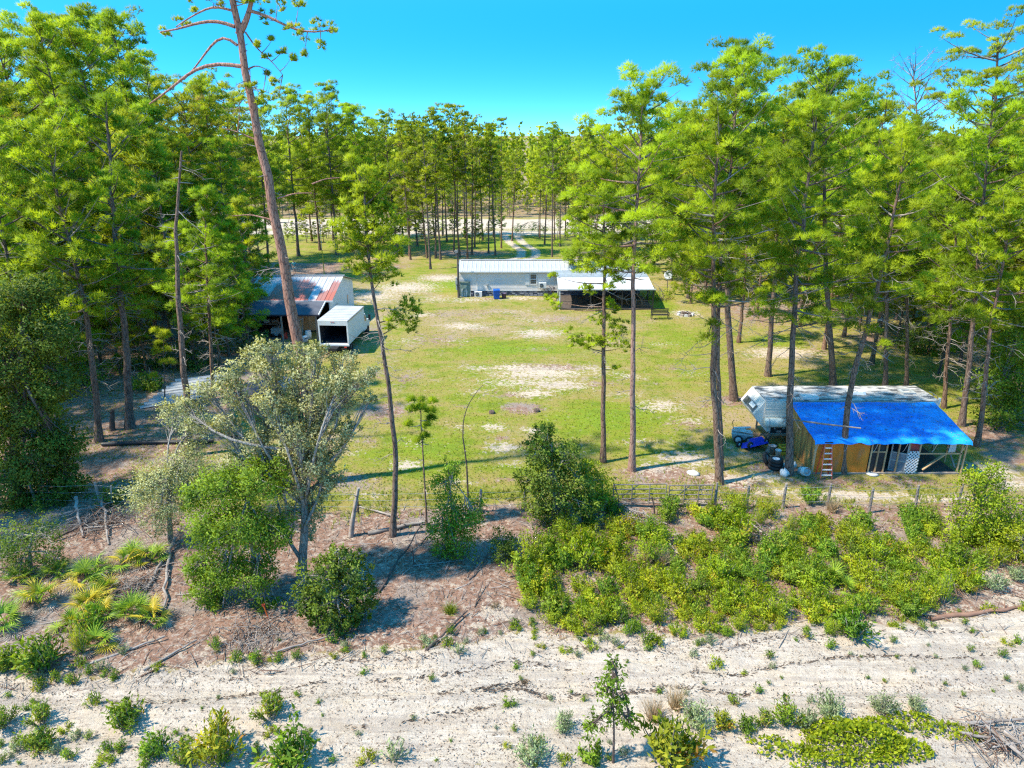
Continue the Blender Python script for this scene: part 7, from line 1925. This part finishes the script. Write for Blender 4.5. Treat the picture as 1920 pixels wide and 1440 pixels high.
LOGS = [((330, 1018), (272, 1112), .085, 'grey fallen trunk slanting across the palmetto edge', DEADW, .2, 0), ((318, 1035), (308, 1160), .075, 'second fallen trunk lying steeply beside the slanting one', DEADW, .15, 0),
        ((115, 985), (215, 955), .06, 'pale top pole of the deadwood heap', DEADW, .5, .35), ((148, 955), (156, 1010), .08, 'short upright stub in the deadwood heap', GRAYW := DEADW, .6, 0), ((196, 945), (205, 1025), .08, 'grey log leaning down the deadwood heap', DEADW, .5, 0), ((100, 1020), (190, 978), .06, 'dark branch through the deadwood heap', DARKW, .1, .2), ((160, 1000), (230, 990), .05, 'thin grey limb at the foot of the deadwood heap', DEADW, .2, .1),
        ((690, 1002), (800, 982), .11, 'curved grey log lying beside the crooked pine', DEADW, 0, .05), ((745, 975), (670, 948), .06, 'thin grey log behind the snag', DEADW, .1, .0), ((800, 1226), (876, 1153), .055, 'dark charred pole on the pale litter', DARKW, 0, .1), ((710, 1110), (790, 1005), .05, 'dark thin pole leaning over brown litter', DARKW, 0, .5), ((775, 1066), (870, 1052), .035, 'thin pale stick on the brown litter', DEADW, .05, .05), ((880, 1090), (930, 1030), .03, 'slanting stick beside the sapling', DARKW, 0, .3),
        ((270, 1262), (370, 1205), .05, 'grey branch lying along the upper edge of the sand', DEADW, 0, .1), ((160, 1248), (310, 1198), .06, 'long grey branch under the feathery plant', DEADW, 0, .1), ((520, 1228), (640, 1190), .04, 'thin branch at the foot of the round dark bush', DEADW, .05, .1), ((265, 1272), (300, 1258), .03, 'short dark stick lying on the sand', DARKW, 0, 0),
        ((1745, 1162), (1925, 1140), .10, 'reddish brown log at the top of the bright sand', surf('red_log', (.30, .16, .10), (.22, .12, .08), rough=.9), 0, 0), ((1700, 1150), (1770, 1158), .05, 'grey branch before the reddish log', DEADW, .05, 0), ((1815, 1365), (1930, 1360), .06, 'upper grey pole of the brush pile', DEADW, .15, .2), ((1845, 1372), (1925, 1435), .08, 'thick grey pole slanting down the brush pile', DEADW, .2, .1), ((1880, 1380), (1960, 1440), .07, 'second slanting pole of the brush pile', DEADW, .15, .1), ((1800, 1385), (1900, 1400), .05, 'thin pole across the brush pile', DEADW, .2, .15),
        ((1160, 960), (1250, 990), .05, 'bare grey branch fallen before the gate', DEADW, .35, .2), ((1400, 985), (1470, 1040), .04, 'long bare stick through the grey brush', DEADW, .3, .1), ((1020, 1128), (1060, 1135), .04, 'dark stick on the ground in the scrub', DARKW, .1, .1), ((1255, 1030), (1285, 1062), .04, 'grey stick among the dry grass fans', DEADW, .2, .1), ((890, 1140), (905, 1100), .03, 'slim dark stick standing by the sand pocket', DARKW, 0, .2), ((1085, 1000), (1130, 975), .05, 'grey branch at the foot of the bay tree', DEADW, .1, .2)]
for pa, pb, r, lab, m_, za, zb in LOGS: log('fallen_log', pa, pb, r, lab, m_, za, zb)
def snags():
    for px, py, pts, r, lab, m_ in [(657, 1003, [(660, 975), (666, 945), (672, 912)], .13, 'grey split snag standing near the crooked pine', DEADW), (671, 962, [(671, 945), (670, 930)], .07, 'short dark post beside the split snag', DARKW), (776, 1065, [(775, 1045), (774, 1030)], .04, 'small charred stub on the brown litter', DARKW), (1160, 968, [(1162, 940), (1150, 905)], .05, 'thin bare snag beside the gate', DARKW), (1228, 965, [(1226, 945), (1222, 930)], .05, 'dark stub in the gate gap', DARKW), (513, 690, [(514, 660), (512, 640)], .1, 'pale dead stub above the silvery oak', DEADW), (210, 806, [(210, 790), (211, 768)], .2, 'short dark stump between two pine trunks', DARKW)]:
        b = G(px, py); g = Geo(); P = smooth_path([(0, 0, -.15)] + [tuple(AY(x, y, b.y) - b) for x, y in pts], 7)
        g.tube(P, np.linspace(r, r * .5, 7), 8)
        for k in range(3):
            i = 3 + k; e = P[i] + np.array([.25 * math.cos(k * 2.2), .25 * math.sin(k * 2.2), .2]); g.tube([P[i], (P[i] + e) / 2, e], [r * .3, r * .2, .01], 4, 0, False)
        o = g.build('snag', m_, None, lab, 'snag'); o.location = (b.x, b.y, g1(b.x, b.y))
snags()
def stake():
    b = G(505, 1160); c = AY(493, 1132, b.y)
    r_ = empty('survey_stake', (b.x, b.y, g1(b.x, b.y)), 'leaning orange flagged survey stake before the green oak', 'stake')
    Geo().span((0, 0, -.1), tuple(c - b), .05, .03).build('stake', M_ORANGE, r_)
    d = c - b; Geo().box(tuple(d * .93), (.12, .03, .10)).build('ribbon', M_RED, r_)
stake()
def rocks():
    for px, py, lab in ((922, 775, 'dark small stump on the lawn by the red straw patch'), (1006, 770, 'dark low clump on the lawn beside green grass')):
        b = G(px, py); g = Geo(); g.lathe([(.22, -.05), (.2, .12), (.12, .2), (.001, .18)], (0, 0, 0), 9); g.V[-1] *= (1 + .15 * np.random.default_rng(4).normal(size=(len(g.V[-1]), 1))).astype(np.float32)
        o = g.build('stump', DARKW, None, lab, 'stump'); o.location = (b.x, b.y, g1(b.x, b.y))
    for px, py, r, lab in ((928, 1136, .16, 'round dark patch of charred wood on white sand'), (985, 1276 , .1, 'dark dead tuft on the upper sand'), (490, 1246, .22, 'brown dead tuft at the border of the sand')):
        b = G(px, py); g = Geo(); rng = np.random.default_rng(int(px)); add_needles(g, rng.normal(0, r * .6, (60, 3)) * np.array([1, 1, .2]), unit(60, rng) + np.array([0, 0, .6]), 3, r * 1.2, .02, .8, rng.uniform(0, 1, 60), rng)
        o = g.build('dead_tuft', BROWNN, None, lab, 'tuft'); o.location = (b.x, b.y, g1(b.x, b.y) + .02)
rocks()

# ------------------------------------------------------------------ litter, brush and grass nobody could count
def litter():
    rng = np.random.default_rng(600)
    g = Geo()
    n = 16000
    X = rng.uniform(-22, 34, n); Y = rng.uniform(13.5, 32.5, n)
    tt = np.interp(X, *TRACK_TOP); fy = np.interp(X, *FENCE)
    keep = (Y > tt - .9) & (Y < fy + .8) & (rng.uniform(0, 1, n) < np.where(X < 0, 1.0, .55)) | ((Y < 15.2) & (X > 2) & (rng.uniform(0, 1, n) < .9))
    X, Y = X[keep], Y[keep]; n = len(X)
    Ln = rng.gamma(2.0, .16, n).clip(.1, 1.5); a = rng.uniform(0, np.pi, n) * .9 + .1
    for i in range(n):
        x, y = X[i], Y[i]; z = g1(x, y) + .03 + .04 * rng.random() + (.12 * rng.random() if rng.random() < .2 else 0)
        d = np.array([math.cos(a[i]), math.sin(a[i]), rng.normal(0, .12)]) * Ln[i] * .5
        c = np.array([x, y, z]); r = .008 + .014 * Ln[i] * rng.random()
        g.tube([c - d, c + rng.normal(0, .03, 3), c + d], [r, r * .9, r * .4], 3, 0 if rng.random() < .65 else 1, False)
    g.build('twig_litter', [DEADW, BROWNT], None, 'grey and brown twigs strewn over the cut-over strip', 'litter', None, 'stuff')
    # brush heaps: tangles of bare twigs
    for px, py, rx, h, m, lab in ((190, 985, 1.7, .7, 240, 'tangled grey twigs of the deadwood heap'), (1430, 1010, 1.2, .45, 150, 'grey brushwood tangle in the lime scrub'), (480, 1195, 1.6, .2, 200, 'brown brushwood lying along the sand edge'), (1870, 1390, 1.2, .35, 160, 'grey brushwood at the corner of the sand'), (1180, 985, 1.0, .5, 110, 'bare twig tangle before the gates'), (250, 1105, .9, .35, 150, 'grey dead frond litter beside the palmettos'), (1790, 1100, 1.3, .3, 100, 'thin brush beside the tall feathery plant'), (1900, 800, 1.6, 1.6, 120, 'bare grey twigs hanging past the shelter end')):
        b = G(px, py); g = Geo()
        for i in range(m):
            c = np.array([rng.normal(0, rx * .45), rng.normal(0, rx * .35), abs(rng.normal(0, h * .45)) + .04]); d = unit(1, rng)[0] * np.array([1, 1, .45]) * rng.uniform(.2, .75)
            g.tube([c - d, c + rng.normal(0, .05, 3), c + d], [.016, .012, .005], 3, 0 if rng.random() < .7 else 1, False)
        o = g.build('brush_heap', [DEADW, BROWNT], None, lab, 'brush', None, 'stuff'); o.location = (b.x, b.y, g1(b.x, b.y))
BROWNT = surf('brown_twig', (.24, .13, .085), (.15, .08, .05), rough=.9)
litter()
def grass():
    rng = np.random.default_rng(610)
    g = Geo()
    # open lawn: short tufts
    n = 42000
    Y = 31 + (rng.uniform(0, 1, n) ** 1.5) * 42; X = rng.uniform(-1, 1, n) * (.62 * Y + 4) + .02 * Y
    s, w, gr, tr, sc, rd = masks(X, Y)
    keep = (s + (fbm(X, Y, 1.9, 88) - .5) * 1.4 < .38) & (w < .75) & ~((np.abs(X - 20) < 5.2) & (Y > 33.5) & (Y < 41)) & ~((X < -13) & (Y > 55)) & ~((X > 4) & (X < 15.5) & (Y > 71))
    X, Y, gr = X[keep], Y[keep], gr[keep]; n = len(X)
    C = np.stack([X, Y, np.array([g1(a, b) for a, b in zip(X, Y)])], -1)
    add_needles(g, C, np.stack([rng.normal(0, .5, n), rng.normal(0, .5, n), np.ones(n)], -1), 4, .12, .035, .5, np.clip(.75 - gr * .4 + rng.normal(0, .2, n), 0, .92), rng, 0, np.tile([0, -.25, 1.0], (n, 1)), .15)
    g.build('lawn_grass', GRASS, None, 'short patchy grass over the lawn', 'grass', None, 'stuff')
    # ground cover under the scrub
    g = Geo(); n = 26000
    px = rng.uniform(950, 1915, n); py = rng.uniform(955, 1195, n)
    P = [G(a, b) for a, b in zip(px, py) if poly_in(a, b, SCRUB)]
    P = np.array([(p.x, p.y, g1(p.x, p.y) + .04) for p in P]); n = len(P)
    keep = fbm(P[:, 0], P[:, 1], .9, 71) + .1 * rng.normal(size=n) > .47; P = P[keep]; n = len(P)
    P[:, 2] += rng.uniform(0, .22, n)
    add_leaves(g, P, unit(n, rng) * .8 + np.array([0, 0, .6]), .12, .2, rng.uniform(0, .9, n), rng)
    g.build('ground_cover', LIME, None, 'low leafy ground cover under the lime scrub', 'ground cover', None, 'stuff')
    # rough grass and weeds along the fence
    g = Geo(); n = 5000
    X = rng.uniform(-16, 26, n); Y = np.interp(X, *FENCE) + rng.normal(.4, .8, n)
    keep = fbm(X, Y, .8, 33) > .5; X, Y = X[keep], Y[keep]; n = len(X)
    C = np.stack([X, Y, np.array([g1(a, b) for a, b in zip(X, Y)])], -1)
    add_needles(g, C, np.stack([rng.normal(0, .4, n), rng.normal(0, .4, n), np.ones(n)], -1), 4, .35, .03, .5, rng.uniform(0, 1, n), rng, 0, np.tile([0, -.3, 1.0], (n, 1)), .25)
    g.build('fence_grass', GRASS, None, 'rough grass and weeds growing along the wire fence', 'grass', None, 'stuff')
    # dead leaves and bark lying over the cut-over strip
    g = Geo(); n = 26000
    X = rng.uniform(-22, 30, n); Y = rng.uniform(15, 32.5, n)
    keep = (Y > np.interp(X, *TRACK_TOP) - .3) & (Y < np.interp(X, *FENCE) + .5) & (fbm(X, Y, 1.1, 15) + .12 * rng.normal(size=n) > .46); X, Y = X[keep], Y[keep]; n = len(X)
    C = np.stack([X, Y, np.array([g1(a, b) for a, b in zip(X, Y)]) + .02], -1)
    add_leaves(g, C, unit(n, rng) * np.array([1, 1, .35]), .11, .17, rng.uniform(0, 1, n), rng, 0, .4)
    g.build('leaf_litter', [BROWNN], None, 'brown dead leaves and bark over the cut-over strip', 'leaf litter', None, 'stuff')
    # debris specks on the sand
    g = Geo(); n = 34000
    X = rng.uniform(-18, 22, n); Y = rng.uniform(12.5, 21, n); keep = Y < np.interp(X, *TRACK_TOP) + .2; X, Y = X[keep], Y[keep]; n = len(X)
    keep = fbm(X * .5, Y * 1.6, .9, 44) + .12 * rng.normal(size=n) > .48; X, Y = X[keep], Y[keep]; n = len(X)
    C = np.stack([X, Y, np.array([g1(a, b) for a, b in zip(X, Y)]) + .015], -1)
    add_leaves(g, C, unit(n, rng) * np.array([1, 1, .25]), .10, .14, rng.uniform(0, 1, n), rng, 0, .5)
    Xl, Yl = [], []
    for d_, x0, x1, m_ in ((1.55, -14, 2, 420), (2.6, -4, 8, 520), (2.75, -1, 5, 400), (.7, -10, 18, 420), (1.9, 6, 18, 360), (3.4, -12, 0, 300)):
        x_ = rng.uniform(x0, x1, m_); keep_ = fbm(x_, x_ * 0, .7, int(d_ * 10)) > .42; x_ = x_[keep_]
        Xl.append(x_); Yl.append(np.interp(x_, *TRACK_TOP) - d_ + .12 * np.sin(x_ * .9 + d_) + .3 * (fbm(x_, x_ * 0, .3, 3) - .5) + rng.normal(0, .05, len(x_)))
    X, Y = np.concatenate(Xl), np.concatenate(Yl)
    C = np.stack([X, Y, np.array([g1(a, b) for a, b in zip(X, Y)]) + .02], -1)
    add_leaves(g, C, np.array([1, .1, .1]) + .7 * unit(len(X), rng) * np.array([1, 1, .3]), .15, .12, rng.uniform(0, .6, len(X)), rng, 0, .5)
    g.build('sand_debris', [CHIPS], None, 'brown bark chips and dead leaves scattered on sand', 'debris', None, 'stuff')
grass()
